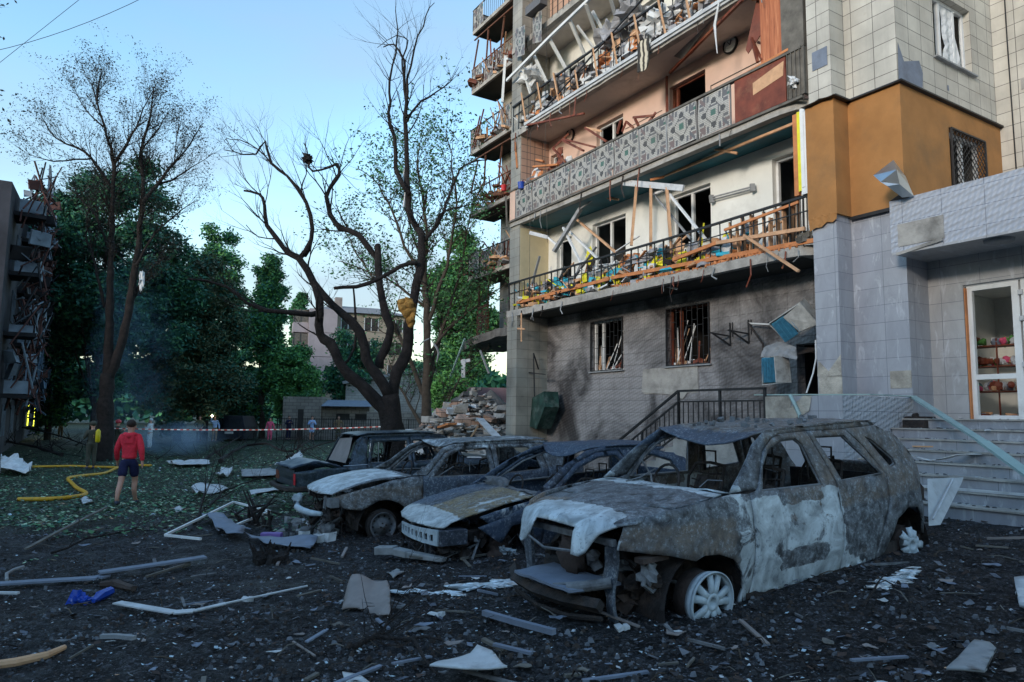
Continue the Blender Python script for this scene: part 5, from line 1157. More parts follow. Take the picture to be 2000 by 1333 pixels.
def c3_extras(T, t, cf, yn):
    m = MB(T); engine_mess(m, -.72, .1, .15, 1.5, .0, .36, 60); engine_mess(m, -.6, .3, .1, .8, -.05, .3, 26); m.build('engine_remains', EM, t)
    m = MB(T); m.sheet([(.10, .24), (1.18, .24), (1.18, .37), (.10, .41)], lambda y, z: (-.84+.05*((y-.6)/.5)**2, y, z), .06, [[(.18+k*.12, .28), (.25+k*.12, .28), (.25+k*.12, .345), (.18+k*.12, .355)] for k in range(8)])
    m.build('bumper_beam', [M['ash_metal']], t, solid=.02)
    m = MB(T); m.box(-.78, -.45, .05, .28, .24, .40); m.beam((-.7, .45, .25), (-.68, .5, .0), .07, .05); m.beam((-.7, .62, .25), (-.68, .62, .02), .05, .05); m.build('crash_box', M['burnt_blue'], t)
    m = MB(T); m.sheet([(-.02, .50), (.36, .64), (.22, .42), (.08, .40), (-.08, .22), (-.36, .42)], lambda x, z: (x, -.03-.1*max(0, .45-z), z), .06); m.build('hanging_fender', [M['burnt_blue']], t, smooth=True, solid=.01, colfn=lambda p: (0, .3, .9))
    m = MB(T); m.blob((.02, .18, .12), .15, 2, .35, 2, flat=(1, .5, 1), seed=2); m.blob((-.08, .08, .05), .1, 2, .4, 2, seed=5); m.lathe([(.001, 0), (.12, 0), (.125, .03), (.05, .05)], (.1, .2, .16), (0, 1, 0), 20); m.build('wheel_hub', M['rust_part'], t, smooth=True)
    m = MB(T); m.blob((.0, .06, .1), .06, 2, .6, 2, seed=8); m.blob((.12, .05, .06), .05, 2, .6, 3, seed=9); m.build('melted_rim', M['ash_metal'], t)
    m = MB(T); m.sheet([(.0, .12), (.32, .14), (.32, W3d-.14), (.0, W3d-.12)], lambda a, y: (.44+a, y, .73-.1*a+.03*noise.noise(Vector((a*8, y*5, 0)))), .08); m.blob((.55, 1.2, .75), .16, 2, .5, 2.5, flat=(.7, 1.3, .5), seed=11); m.build('cowl', [M['char_grey']], t, smooth=True)
    steel_wheel(t, T, (2.66, .04, .13), (0, 1, 0), .19); steel_wheel(t, T, (2.66, W3d-.04, .13), (0, -1, 0), .19)
    m = MB(T); m.sheet([(.3, .45), (.3, .8), (.45, 1.1), (W3d-.45, 1.1), (W3d-.3, .8), (W3d-.3, .45)], lambda y, z: (3.2-.5*max(0, z-.8), y, z), .1, [[(.4, .85), (.5, 1.04), (W3d-.5, 1.04), (W3d-.4, .85)]]); m.build('tailgate', [M['burnt_blue']], t, smooth=True, solid=.02, colfn=cf)
build_car('burnt_car', 'low burnt hatchback with yellowed blistered hood, second from the right', (-.05, 8.32, .0), (2.19, 9.635, .06), W3d, .69, 1.25, .40, (-.1, .25, .65), (2.9, .12, .4), HP, h3, r3, M['burnt_blue'], car3_tint, c3_extras, .2, (1.45, 2.2), floor=.08, seatz=.28, dash=.5)
# ---- the second car: saloon with whitened hood and dark steel wheel
W2d = 1.70
CP = {
 'front_fender': ([(-.66, .54), (-.66, .63), (-.35, .72), (.15, .83), (.45, .855), (.60, .855), (.585, .5), (.55, .2), (.50, .12), (.38, .12), (.40, .30), (.34, .42), (.22, .51), (.08, .56), (-.07, .565), (-.2, .50), (-.31, .445), (-.5, .47)], []),
 'front_door': ([(.61, .855), (.68, .86), (1.02, 1.16), (1.25, 1.245), (1.80, 1.265), (1.81, .8), (1.79, .14), (.51, .12), (.57, .3), (.60, .6)], [[(.76, .83), (1.06, 1.12), (1.28, 1.20), (1.74, 1.215), (1.745, .81)]]),
 'rear_door': ([(1.815, 1.265), (2.55, 1.245), (2.72, 1.1), (2.78, .85), (2.75, .5), (2.55, .3), (2.4, .14), (1.80, .14), (1.825, .8)], [[(1.90, 1.21), (2.50, 1.20), (2.62, 1.08), (2.66, .84), (1.90, .81)]]),
 'rear_quarter': ([(2.56, 1.245), (2.9, 1.22), (3.1, 1.05), (3.5, .88), (3.62, .8), (3.62, .45), (3.2, .35), (3.1, .5), (2.9, .55), (2.72, .45), (2.76, .5), (2.795, .85), (2.735, 1.1)], []),
 'side_frame': ([(.42, .87), (.69, 1.0), (1.0, 1.24), (1.16, 1.28), (1.5, 1.31), (2.2, 1.31), (2.9, 1.28), (2.9, 1.245), (1.8, 1.268), (1.25, 1.248), (1.02, 1.165), (.67, .865)], []),
}
def car2_tint(x, y, z):
    w_ = .72 if (x < .35 and z > .66 and y > .2) else (.22 if x < .6 else .1)
    if z > 1.2: w_ = .42
    return (w_, .42 if x < .6 and z < .75 else .2, .7 if x > .6 and z < .86 else .15)
h2 = ([(0, .10), (.5, .09), (.95, .12), (1.18, .18), (1.22, .5), (1.24, .85), (1.22, 1.2), (1.16, 1.52), (.9, 1.58), (.4, 1.61), (0, 1.60)], [],
      [(0, .40, .88), (.4, 0, .86), (.8, -.38, .80), (1.05, -.62, .735), (1.2, -.75, .67), (1.3, -.80, .6)], lambda s, y: (.07*((y-.85)/.8)**2, .035*math.cos((y-.85)*1.8)-.02+.012*noise.noise(Vector((s*2.5, y*2.5, 9)))))
r2 = ([(1.2, .22), (1.8, .2), (2.85, .22), (2.85, W2d-.22), (1.8, W2d-.2), (1.2, W2d-.22)], lambda x, y: 1.315+.015*math.sin((y-.2)*2.4)-.10*math.exp(-((x-1.2)/.16)**2)*max(0, math.sin(math.pi*(y-.2)/(W2d-.4)))+.008*noise.noise(Vector((x*5, y*5, 3))))
def c2_extras(T, t, cf, yn):
    m = MB(T); engine_mess(m, -.72, .1, .2, 1.45, .05, .55, 46); m.build('engine_remains', EM, t)
    m = MB(T); m.tube([(-.80, .30, .41), (-.88, .55, .40), (-.93, .85, .41), (-.92, 1.15, .42), (-.80, 1.5, .44)], [.03, .045, .05, .045, .03], 8); m.blob((-.86, 1.35, .52), .07, 2, .5, 2); m.build('bumper_remains', M['ash_metal'], t, smooth=True)
    m = MB(T); m.box(-.72, -.60, .12, .34, .50, .62); m.tube([(-.72, .36, .64), (-.74, .38, .3)], .025, 5); m.build('lamp_socket', M['char_grey'], t)
    m = MB(T); m.tube([(.9, .25, .80), (1.2, .25, .95)], .01, 4); m.tube([(1.5, .3, .85), (1.5, .3, 1.0), (1.6, .3, .9)], .01, 4); m.build('mirror_arm', M['char_grey'], t)
    m = MB(T)
    for cx in (.04, 2.85):
        n_ = 12; r_ = .40; vs = []
        for k in range(n_+1): a = math.pi*k/n_; vs += [(cx+r_*math.cos(a), .06, .17+r_*math.sin(a)), (cx+r_*math.cos(a), .5, .17+r_*math.sin(a))]
        m.add(vs, [(2*k, 2*k+1, 2*k+3, 2*k+2) for k in range(n_)])
    m.sheet([(-.38, .1), (.46, .1), (.46, .5), (.04, .6), (-.38, .5)], lambda x, z: (x, .5, z), .2); m.build('wheel_well', M['char'], t)
    steel_wheel(t, T, (.0, .02, .205), (0, 1, 0), .185); steel_wheel(t, T, (2.85, .04, .2), (0, 1, 0), .185); steel_wheel(t, T, (.0, W2d, .2), (0, -1, 0), .185)
    m = MB(T); m.sheet([(3.0, .25), (3.6, .2), (3.6, W2d-.2), (3.0, W2d-.25)], lambda x, y: (x, y, 1.0-.3*(x-3)), .1); m.build('trunk_lid', [M['burnt']], t, colfn=cf, solid=.01)
build_car('burnt_car', 'burnt saloon with whitened hood and dark steel front wheel, third from the right', (-1.745, 10.117, -.1), (.485, 11.43, -.02), W2d, .85, 1.3, .42, (-.1, .28, .65), (3.1, .2, .5), CP, h2, r2, M['burnt'], car2_tint, c2_extras, .2, (1.3, 2.2))
# ---- the first car: boxy dark saloon seen from the rear corner (x runs nosewards here)
W1d = 1.62
BP = {
 'rear_quarter': ([(-.58, .36), (-.60, .63), (-.2, .665), (.35, .68), (.42, .70), (.62, 1.08), (.74, 1.22), (.84, 1.21), (.80, 1.0), (.76, .7), (.80, .4), (.62, .52), (.40, .58), (.18, .55), (.03, .42), (-.02, .28), (-.5, .28)], []),
 'rear_door': ([(.77, .69), (.87, 1.20), (.95, 1.215), (1.70, 1.215), (1.70, .6), (1.70, .22), (.98, .22), (.92, .32), (.80, .42)], [[(.84, .73), (.96, 1.12), (1.64, 1.13), (1.64, .71)]]),
 'front_door': ([(1.715, 1.215), (2.4, 1.18), (2.55, 1.1), (2.78, .72), (2.75, .22), (1.715, .22)], [[(1.77, .71), (1.77, 1.13), (2.38, 1.11), (2.62, .74)]]),
 'front_fender': ([(2.80, .72), (2.84, .74), (3.6, .68), (3.65, .4), (3.4, .3), (3.3, .5), (3.1, .58), (2.9, .5), (2.8, .25)], []),
 'side_frame': ([(.40, .70), (.60, 1.16), (.72, 1.25), (1.2, 1.30), (1.9, 1.29), (2.4, 1.23), (2.6, 1.13), (2.85, .74), (2.79, .73), (2.55, 1.105), (2.4, 1.185), (.9, 1.22), (.74, 1.2), (.44, .70)], []),
}
def car1_tint(x, y, z): return (.34 if z > 1.24 else .08, .15, .45 if z > .6 else .2)
r1 = ([(.62, .24), (1.2, .2), (2.3, .22), (2.3, W1d-.22), (1.2, W1d-.2), (.55, W1d-.24)], lambda x, y: 1.285+.025*math.sin((y-.2)*2.6)-.07*max(0, x-1.9)-.04*math.exp(-((x-.6)/.12)**2)+.012*noise.noise(Vector((x*5, y*5, 3))))
def c1_extras(T, t, cf, yn):
    m = MB(T); m.sheet([(-.62, .15), (-.62, W1d-.15), (.0, W1d-.15), (.34, W1d-.2), (.34, .2), (.0, .14)], lambda x, y: (x, y, .80-.30*abs(x+.2)**1.2+.03*noise.noise(Vector((x*5, y*5, 0)))), .08); m.build('trunk_lid', [M['burnt_green']], t, smooth=True, solid=.03, colfn=lambda p: (.2, 0, .9))
    m = MB(T); m.sheet([(.15, .36), (W1d-.15, .36), (W1d-.15, .66), (.15, .66)], lambda y, z: (-.585+.01*math.sin(z*30), y, z), .08); m.build('rear_panel', [M['burnt_green']], t, colfn=cf, solid=.01)
    m = MB(T); m.box(-.60, -.585, .04, .14, .40, .60); m.build('tail_lamp', M['red_paint'], t); m = MB(T); m.box(-.60, -.585, W1d-.3, W1d-.06, .42, .58); m.build('tail_lamp', M['wood_red'], t)
    m = MB(T); m.tube([(-.3, -.03, .32), (-.62, .0, .33), (-.72, .2, .33), (-.74, W1d*.5, .33), (-.7, W1d-.2, .33), (-.5, W1d, .33)], .055, 6); m.build('bumper', M['char'], t)
    m = MB(T); m.sheet([(.25, 0), (W1d-.25, 0), (W1d-.3, .5), (.55, .55), (.3, .2)], lambda y, s: (.40+s*.42, y, .74+s*.85), .1); m.build('rear_window_remains', M['sheet_brown'], t)
    for x in (.86, 1.86):
        m = MB(T); y = yn(x, .58)-.012; m.tube([(x, y, .545), (x+.17, y, .545), (x+.17, y, .60), (x, y, .60), (x, y, .545)], .008, 4); m.build('door_handle', M['steel'], t)
    m = MB(T); m.tube([(.3, yn(.3, .7)-.01, .70), (.78, yn(.8, .7)-.01, .705)], .008, 4); m.tube([(.80, .09, .72), (.86, .15, 1.1), (.86, .15, 1.14)], .006, 4); m.box(1.0, 1.02, .11, .13, .72, 1.12); m.build('chrome_trim', M['steel'], t)
    m = MB(T); m.sheet([(.50, .76), (.68, .76), (.68, .81), (.5, .81)], lambda x, z: (x, yn(x, z)-.006, z), .1); m.build('pillar_vent', M['char'], t)
    steel_wheel(t, T, (.42, .03, .22), (0, 1, 0), .19); steel_wheel(t, T, (3.0, .03, .22), (0, 1, 0), .19)
    m = MB(T); m.sheet([(2.8, .15), (3.6, .15), (3.6, W1d-.15), (2.8, W1d-.15)], lambda x, y: (x, y, .77-.05*(x-2.8)), .1); m.build('hood', [M['burnt_green']], t, colfn=cf, solid=.01)
build_car('burnt_car', 'boxy blue-black saloon with sprung trunk lid and red tail lamp, leftmost wreck', (-3.35, 13.3, -.02), (-1.12, 14.61, .05), W1d, .69, 1.29, .38, (-.3, .05, .3), (3.2, .2, .5), BP, None, r1, M['burnt_green'], car1_tint, c1_extras, .2, (1.25, 2.05), floor=.2, seatz=.3, dash=2.7)
# ------------------------------------------------------------------ people
def skel(name, J, E, mat, par, T, sub=2, root=0):
    me = bpy.data.meshes.new(name); org = ORG[par.name] if par else Vector((0, 0, 0))
    keys = list(J); idx = {k: i for i, k in enumerate(keys)}
    me.from_pydata([tuple((T @ Vector(J[k][:3]))-org) for k in keys], [(idx[a], idx[b]) for a, b in E], [])
    o = bpy.data.objects.new(name, me); scene.collection.objects.link(o)
    sk = o.modifiers.new('skin', 'SKIN'); sk.use_smooth_shade = True; sc_ = T.to_scale().x
    for k, i in idx.items():
        d = me.skin_vertices[0].data[i]; r = J[k][3]*sc_; d.radius = (r, r*(J[k][4] if len(J[k]) > 4 else 1)); d.use_root = (i == root)
    ss = o.modifiers.new('sub', 'SUBSURF'); ss.levels = ss.render_levels = sub
    me.materials.append(mat)
    if par: o.parent = par
    ORG[o.name] = org; return o
def person(label, base, face, h=1.75, pose='stand', top='navy', legs='navy', shorts=False, hair='hair', lean=0, hood=False, helmet=None, extras=None):
    s = h/1.78; T = Matrix.Translation(base) @ Matrix.Rotation(face, 4, 'Z') @ Matrix.Scale(s, 4); t = thing('person', label, 'person', base)
    k = {'walk': 1}.get(pose, 0)
    J = {'pelvis': (0, 0, .95, .125, .85), 'waist': (0, 0, 1.03, .120, .85), 'belly': (0, .0, 1.13, .125, .8), 'chest': (0, -.01, 1.30, .145, .75), 'neckb': (0, -.01, 1.45, .085), 'neck': (0, .0, 1.51, .055), 'head': (0, .02, 1.60, .078, 1.1), 'head2': (0, .03, 1.68, .082, 1.15), 'crown': (0, .02, 1.75, .055)}
    E = [('pelvis', 'waist'), ('waist', 'belly'), ('belly', 'chest'), ('chest', 'neckb'), ('neckb', 'neck'), ('neck', 'head'), ('head', 'head2'), ('head2', 'crown')]
    arms = {'stand': ((.27, -.02, 1.14), (.29, .06, .90)), 'walk': ((.255, -.05, 1.15), (.275, .05, .92)), 'up': ((.30, .15, 1.40), (.20, .30, 1.68)), 'hold': ((.27, .03, 1.15), (.12, .24, 1.28)), 'hips': ((.34, -.06, 1.2), (.20, .05, 1.02))}[pose]
    for sd, sg in (('l', -1), ('r', 1)):
        a = arms if not (pose == 'up' and sg < 0) else ((.27, -.02, 1.14), (.29, .06, .90))
        sw = .14*k*sg
        J['sh'+sd] = (sg*.165, -.01, 1.41, .072); J['el'+sd] = (sg*a[0][0], a[0][1]-sw*.5, a[0][2], .048); J['wr'+sd] = (sg*a[1][0], a[1][1]-sw, a[1][2], .030)
        d = (Vector(J['wr'+sd][:3])-Vector(J['el'+sd][:3])).normalized(); w_ = Vector(J['wr'+sd][:3]); side = d.cross(Vector((sg, 0, 0))).normalized()
        p = w_+d*.07; J['pa'+sd] = (*p, .030, .7); E += [('chest', 'sh'+sd), ('sh'+sd, 'el'+sd), ('el'+sd, 'wr'+sd), ('wr'+sd, 'pa'+sd)]
        for f in range(4):
            q = p+side*(f-1.5)*.021+d*.035; r_ = q+d*(.040+.008*(f in (1, 2)))+Vector((-sg*.012, 0, 0)); J['f%d%s' % (f, sd)] = (*q, .010); J['g%d%s' % (f, sd)] = (*r_, .008); E += [('pa'+sd, 'f%d%s' % (f, sd)), ('f%d%s' % (f, sd), 'g%d%s' % (f, sd))]
        q = w_+d*.04+side*.038; J['th'+sd] = (*q, .011); J['ti'+sd] = (*(q+d*.04+side*.012), .009); E += [('pa'+sd, 'th'+sd), ('th'+sd, 'ti'+sd)]
        st = .27*k*sg
        J['hp'+sd] = (sg*.085, 0, .90, .095); J['kn'+sd] = (sg*.10, st*.5+.03, .50, .062); J['ca'+sd] = (sg*.10, st*.55-.02-(.10 if st < 0 else 0), .32, .055); J['an'+sd] = (sg*.105, st-(.04 if st < 0 else 0), .10+(.05 if st < 0 else 0), .038); J['to'+sd] = (sg*.115, st+.13, .05+(.0 if st < 0 else 0), .035)
        E += [('pelvis', 'hp'+sd), ('hp'+sd, 'kn'+sd), ('kn'+sd, 'ca'+sd), ('ca'+sd, 'an'+sd), ('an'+sd, 'to'+sd)]
    body = skel('body', J, E, M['skin'], t, T)
    f = lambda keys, g: {a: (*J[a][:3], J[a][3]*g.get(a, g.get('*', 1.18)), *J[a][4:]) for a in keys}
    TK = ['chest', 'belly', 'waist', 'neckb', 'pelvis']+[a+b for b in 'lr' for a in ('sh', 'el', 'wr')]
    skel('jacket', f(TK, {'*': 1.3, 'chest': 1.18, 'waist': 1.25, 'belly': 1.25, 'pelvis': 1.42, 'neckb': 1.05, 'wrl': 1.4, 'wrr': 1.4}), [e for e in E if e[0] in TK and e[1] in TK], M[top], t, T)
    LK = ['pelvis', 'waist']+[a+b for b in 'lr' for a in (('hp', 'kn') if shorts else ('hp', 'kn', 'ca', 'an'))]
    D = f(LK, {'*': 1.35, 'pelvis': 1.32, 'waist': 1.24, 'hpl': 1.2, 'hpr': 1.2})
    if shorts:
        for b in 'lr': p = Vector(J['hp'+b][:3]).lerp(Vector(J['kn'+b][:3]), .82); D['kn'+b] = (*p, .098)
    skel('shorts' if shorts else 'trousers', D, [e for e in E if e[0] in LK and e[1] in LK], M[legs], t, T)
    for b in 'lr':
        a_, c_ = J['an'+b], J['to'+b]; skel('shoe', {'a': (a_[0], a_[1]-.04, a_[2]-.055, .045), 'b': (a_[0], a_[1]+.05, a_[2]-.045, .05), 'c': (c_[0], c_[1]+.03, c_[2]-.01, .040)}, [('a', 'b'), ('b', 'c')], M['shoe'], t, T)
    m = MB(T)
    if helmet: m.blob((0, .01, 1.71), .125, 2, .02, 1, flat=(1, 1.15, .85)); m.build('helmet', helmet, t, smooth=True)
    else: m.blob((0, -.015, 1.705), .093, 3, .04, 3, flat=(1, 1.12, .95)); m.build('hair', M[hair], t, smooth=True)
    m = MB(T)
    for sg in (-1, 1): m.blob((sg*.032, .105, 1.655), .010, 1, 0)
    m.build('eyes', M['shoe'], t); m = MB(T); m.blob((0, .118, 1.625), .014, 1, .1, flat=(.8, 1, 1.6))
    for sg in (-1, 1): m.blob((sg*.088, .01, 1.64), .022, 1, .1, flat=(.4, .8, 1.3))
    m.build('nose_and_ears', M['skin'], t)
    if hood:
        m = MB(T); m.tube([(-.10, .03, 1.47), (-.095, -.07, 1.475), (0, -.13, 1.45), (.095, -.07, 1.475), (.10, .03, 1.47)], [.035, .05, .065, .05, .035], 10); m.sheet([(-.09, 1.3), (.09, 1.3), (.10, 1.46), (-.10, 1.46)], lambda x, z: (x, -.155+.25*x*x*3, z), .05); m.build('hood', M[top], t, smooth=True)
    if extras: extras(t, T)
    return t
def gp(px, py): return G(px, py)
def ff_gear(tank):
    def f(t, T):
        m = MB(T)
        for z, w_ in ((1.22, .165), (1.0, .15)): m.lathe([(w_, 0), (w_+.004, .05)], T @ Vector((0, -.0, z)), (0, 0, 1), 20)
        for sg in (-1, 1): m.lathe([(.075, 0), (.075, .05)], T @ Vector((sg*.1, 0, .28)), (0, 0, 1), 12)
        m.build('reflective_band', M['hivis'], t)
        if tank: m = MB(T); m.tube([(.12, -.22, 1.0), (.12, -.22, 1.05), (.12, -.22, 1.42), (.12, -.22, 1.50)], [.05, .085, .085, .03], 14); m.build('air_cylinder', M['tank'], t, smooth=True)
    return f
def look(px, py, off=0):      # turn so that the person faces away from the camera plus an offset
    p = gp(px, py); return math.atan2(-p.x, p.y)+R(off)
def torch(t, T): m = MB(T); m.blob((.22, .36, 1.80), .055, 1, 0); m.build('torch', M['lit_white'], t)
def pp(label, px, py, off, h, **k): return person(label, gp(px, py), look(px, py, off), h, **k)
pp('man in red hooded top and navy shorts walking away across the lawn', 246, 988, -14, 1.80, pose='walk', top='hoodie', legs='navy', shorts=True, hood=True)
pp('firefighter in dark suit with yellow air cylinder seen from behind', 176, 917, 15, 1.86, pose='hold', top='uniform', legs='uniform', helmet=M['uniform'], extras=ff_gear(True))
red_helmet = plain('red_white_helmet', (.55, .06, .08), .4, .3, 9)
pp('firefighter in red and white helmet beside the tree base', 226, 893, -70, 1.80, pose='hold', top='uniform', legs='uniform', helmet=red_helmet, extras=ff_gear(False))
pp('figure in pale hooded clothes holding up a phone near the smoke', 291, 878, 60, 1.70, pose='hold', top='pale_cloth', legs='pale_cloth', hair='pale_cloth')
pp('man in olive top with both hands raised to his hips near the van', 388, 864, 170, 1.75, pose='hips', top='olive_cloth', legs='uniform')
pp('person in light blue shirt holding up a bright torch beside the van', 418, 863, 180, 1.72, pose='up', top='blue_cloth', legs='khaki', extras=torch)
pp('woman in pink clothes standing behind the tape', 526, 862, 180, 1.62, pose='stand', top='pink_cloth', legs='pink_cloth')
pp('person in dark blue clothes by the shed doorway', 563, 860, 200, 1.75, pose='hold', top='navy', legs='navy')
pp('person in pale blue shirt and shorts raising a phone before the shed', 608, 862, 190, 1.75, pose='hold', top='blue_cloth', legs='blue_cloth', shorts=True)
pp('man in tan shirt facing the yard in front of the slit windows', 660, 861, 180, 1.78, pose='hips', top='khaki', legs='olive_cloth')
pp('person in pale shirt half hidden right of the charred trunk', 793, 855, 180, 1.75, pose='stand', top='pale_cloth', legs='navy')
pp('person in dark jacket standing next to the thin-leafed trunk', 812, 855, 200, 1.72, pose='stand', top='navy', legs='navy')
pp('distant figure in khaki at the foot of the wrecked block', 117, 858, 180, 1.7, pose='stand', top='khaki', legs='khaki')
# ------------------------------------------------------------------ ground debris
def put(name, m, mat, label, cat, group=None, kind=None, **k):
    o = m.build(name, mat, **k); tag(o, label, cat, group, kind); return o
def gpl(pts, lift=.03): return [G(x, y)+Vector((0, 0, lift)) for x, y in pts]
def flat_sheet(name, pix, mat, label, cat, lift=.05, bend=.05, step=.12, thick=.01, curl=0, seed=0):
    P = gpl(pix, 0); xs = [(p.x, p.y) for p in P]; c = sum(P, Vector())/len(P); m = MB(); z0 = c.z
    sz = max((p-c).length for p in P)
    m.sheet(xs, lambda x, y: (x, y, ground_z(x, y)+lift+bend*noise.noise(Vector((x*2.2+seed, y*2.2, seed)))+curl*((x-c.x)**2+(y-c.y)**2)/(sz*sz)), step)
    return put(name, m, mat, label, cat, solid=thick, smooth=True)
def strip(name, pix, w_, mat, label, cat, lift=.06, h=.02, ups=None):
    m = MB(); P = gpl(pix, lift)
    if ups: P = [p+Vector((0, 0, u_)) for p, u_ in zip(P, ups)]
    for a, b in zip(P, P[1:]): m.beam(a, b, w_, h)
    return put(name, m, mat, label, cat)
strip('trim_strip', [(-60, 1156), (60, 1148), (190, 1140), (205, 1135)], .13, M['sheet_blue'], 'long dull grey trim strip lying across the mud at the left edge', 'trim', h=.02)
strip('trim_strip', [(192, 1137), (300, 1121), (400, 1105)], .13, M['sheet_blue'], 'grey trim strip with pointed tail continuing right of the longer one', 'trim', h=.02, lift=.10)
m = MB(); P = gpl([(228, 1188), (340, 1208), (378, 1205), (440, 1190), (600, 1155)], .05)
for a, b, w0 in zip(P, P[1:], (.09, .06, .03, .015)): m.beam(a, b, w0, .012, up=(.3, -.2, 1))
put('white_strip', m, M['white'], 'white plastic strip bent into a flat V on the mud in the left foreground', 'strip')
m = MB(); P = gpl([(322, 1057), (455, 1003), (527, 1008), (440, 1045)], .08); P[1].z += .12
for a, b in zip(P, P[1:]): m.beam(a, b, .035, .03)
m.beam(P[0], G(392, 1062)+Vector((0, 0, .06)), .035, .03); put('broken_window_frame', m, M['white_pvc'], 'thin white broken window frame lying open on the mud', 'window frame')
flat_sheet('metal_sheet', [(393, 1015), (432, 1018), (478, 1052), (474, 1060), (442, 1062)], M['sheet_blue'], 'blue-grey torn sheet propped on the white window frame', 'sheet', .12, .1)
flat_sheet('metal_sheet', [(478, 1055), (540, 1062), (622, 1060), (605, 1082), (545, 1076), (520, 1074)], M['sheet_blue'], 'wide pointed blue-grey sheet in front of the burnt saloon', 'sheet', .07, .08)
flat_sheet('metal_sheet', [(322, 907), (362, 906), (408, 908), (410, 913), (350, 915)], M['white'], 'long pale sheet far back on the lawn right of the red-topped man', 'sheet', .15, .12)
flat_sheet('metal_sheet', [(372, 962), (400, 955), (445, 958), (440, 964), (400, 968), (420, 972), (395, 974)], M['white'], 'curled pale blue sheet on the lawn near the fallen twigs', 'sheet', .10, .15)
flat_sheet('metal_sheet', [(420, 932), (440, 922), (455, 925), (450, 932), (432, 937)], M['white'], 'small folded pale sheet standing on the lawn', 'sheet', .12, .2)
flat_sheet('metal_sheet', [(470, 925), (528, 921), (545, 930), (535, 938), (472, 938)], M['sheet_grey'], 'grey flat panel on the lawn behind the dark saloon tail', 'panel', .12, .05)
flat_sheet('metal_sheet', [(535, 922), (585, 898), (592, 903), (560, 930)], M['white'], 'slanting white board leaning by the dark saloon trunk', 'board', .20, .05, curl=.15)
flat_sheet('metal_sheet', [(487, 965), (550, 957), (556, 961), (490, 973)], M['white'], 'narrow white board on the lawn before the dark saloon bumper', 'board', .08, .03)
flat_sheet('paper_scrap', [(157, 978), (168, 972), (184, 984), (162, 988)], M['white'], 'crumpled white paper by the yellow hose', 'paper', .05, .1, .05)
flat_sheet('paper_scrap', [(337, 997), (350, 993), (362, 998), (345, 1003)], M['white'], 'small white scrap on the lawn edge below the red-topped man', 'paper', .04, .05, .05)
flat_sheet('cloth_sheet', [(0, 905), (35, 912), (62, 922), (55, 932), (0, 930)], M['cloth_white'], 'pale blue plastic sheeting bunched at the left edge of the lawn', 'sheeting', .25, .35, .15)
m = MB(); q0, q1, q2, q3 = [G(*p) for p in ((668, 1196), (762, 1207), (757, 1168), (684, 1162))]
m.sheet([(0, 0), (.5, .03), (1, -.02), (1.02, .5), (.97, 1), (.5, 1.03), (.05, .95)], lambda a, b: (q0.lerp(q1, a)).lerp(q3.lerp(q2, a), b)+Vector((0, 0, .02+.17*math.sin(b*1.9)*(1-.25*a)+.02*math.sin(a*7))), .08)
put('scorched_sheet', m, M['sheet_brown'], 'bowed scorched metal sheet with brushed stripes in the middle foreground', 'sheet', solid=.012, smooth=True)
m = MB(); P = gpl([(735, 1092), (772, 1092), (800, 1097), (868, 1103)], .10)
m.beam(P[0], P[1], .15, .09); m.beam(P[1]+Vector((.0, 0, -.01)), P[2]+Vector((0, 0, -.02)), .13, .08); m.beam(P[2]+Vector((0, 0, -.02)), P[3]+Vector((0, 0, -.05)), .13, .07, taper=.7)
put('door_sill_piece', m, M['sheet_grey'], 'pale box-shaped sill section lying in front of the drooping hood hatchback', 'car part', bevel=.01)
m = MB()
for a, b in (((770, 1158), (900, 1163)), ((900, 1150), (1000, 1143))):
    for k in range(15): p = G(a[0]+(b[0]-a[0])*k/14, a[1]+(b[1]-a[1])*k/14+3*math.sin(k)); m.blob((p.x, p.y, p.z+.015), U(.03, .09 if a[0] > 800 else .05), 1, .6, 3, flat=(1.5, .8, .25), seed=k)
put('aluminium_puddle', m, M['silver_puddle'], 'thin trickle of solidified aluminium on the mud in front of the nearest car', 'puddle')
m = MB()
for k in range(16): p = G(1715+k*5, 1150-k*2.2+4*math.sin(k*2)); m.blob((p.x, p.y, p.z+.015), U(.03, .07), 1, .6, 3, flat=(1.5, .8, .25), seed=k)
put('aluminium_puddle', m, M['silver_puddle'], 'solidified aluminium splashes below the rear wheel of the nearest car', 'puddle')
strip('metal_tube', [(945, 1212), (1010, 1232), (1082, 1252)], .045, M['sheet_blue'], 'dented grey-blue tube lying before the nearest car', 'tube', lift=.06, h=.04)
flat_sheet('panel_piece', [(838, 1345), (880, 1316), (918, 1308), (932, 1296), (960, 1310), (990, 1345)], M['white'], 'large crumpled white panel with bent rim at the bottom edge of the frame', 'panel', .10, .10, .05, .012, curl=.03)
flat_sheet('panel_piece', [(668, 1322), (700, 1326), (722, 1345), (675, 1345)], M['white'], 'small pale blue scrap corner at the bottom left of the crumpled white panel', 'panel', .03, .03, .05)
flat_sheet('panel_piece', [(1850, 1345), (1905, 1278), (1935, 1285), (1948, 1300), (1925, 1345)], M['sheet_grey'], 'greyish folded panel at the bottom right corner', 'panel', .08, .04, .05, .015)
flat_sheet('panel_piece', [(1982, 1150), (2020, 1150), (2020, 1215), (1992, 1205)], M['white'], 'white slab edge entering at the right side of the frame', 'panel', .08, .05, .08, .03)
flat_sheet('panel_piece', [(755, 1122), (775, 1112), (792, 1120), (768, 1135)], M['sheet_grey'], 'small bent grey plate behind the bowed scorched sheet', 'plate', .02, .05, .06)
strip('grey_stick', [(50, 1082), (120, 1047), (205, 1016)], .05, M['wood_grey'], 'long grey lath lying on the edge of the lawn at left', 'lath', ups=(0, .03, .15))
strip('grey_stick', [(165, 1050), (200, 1040)], .04, M['wood_grey'], 'short grey lath beside the long one', 'lath')
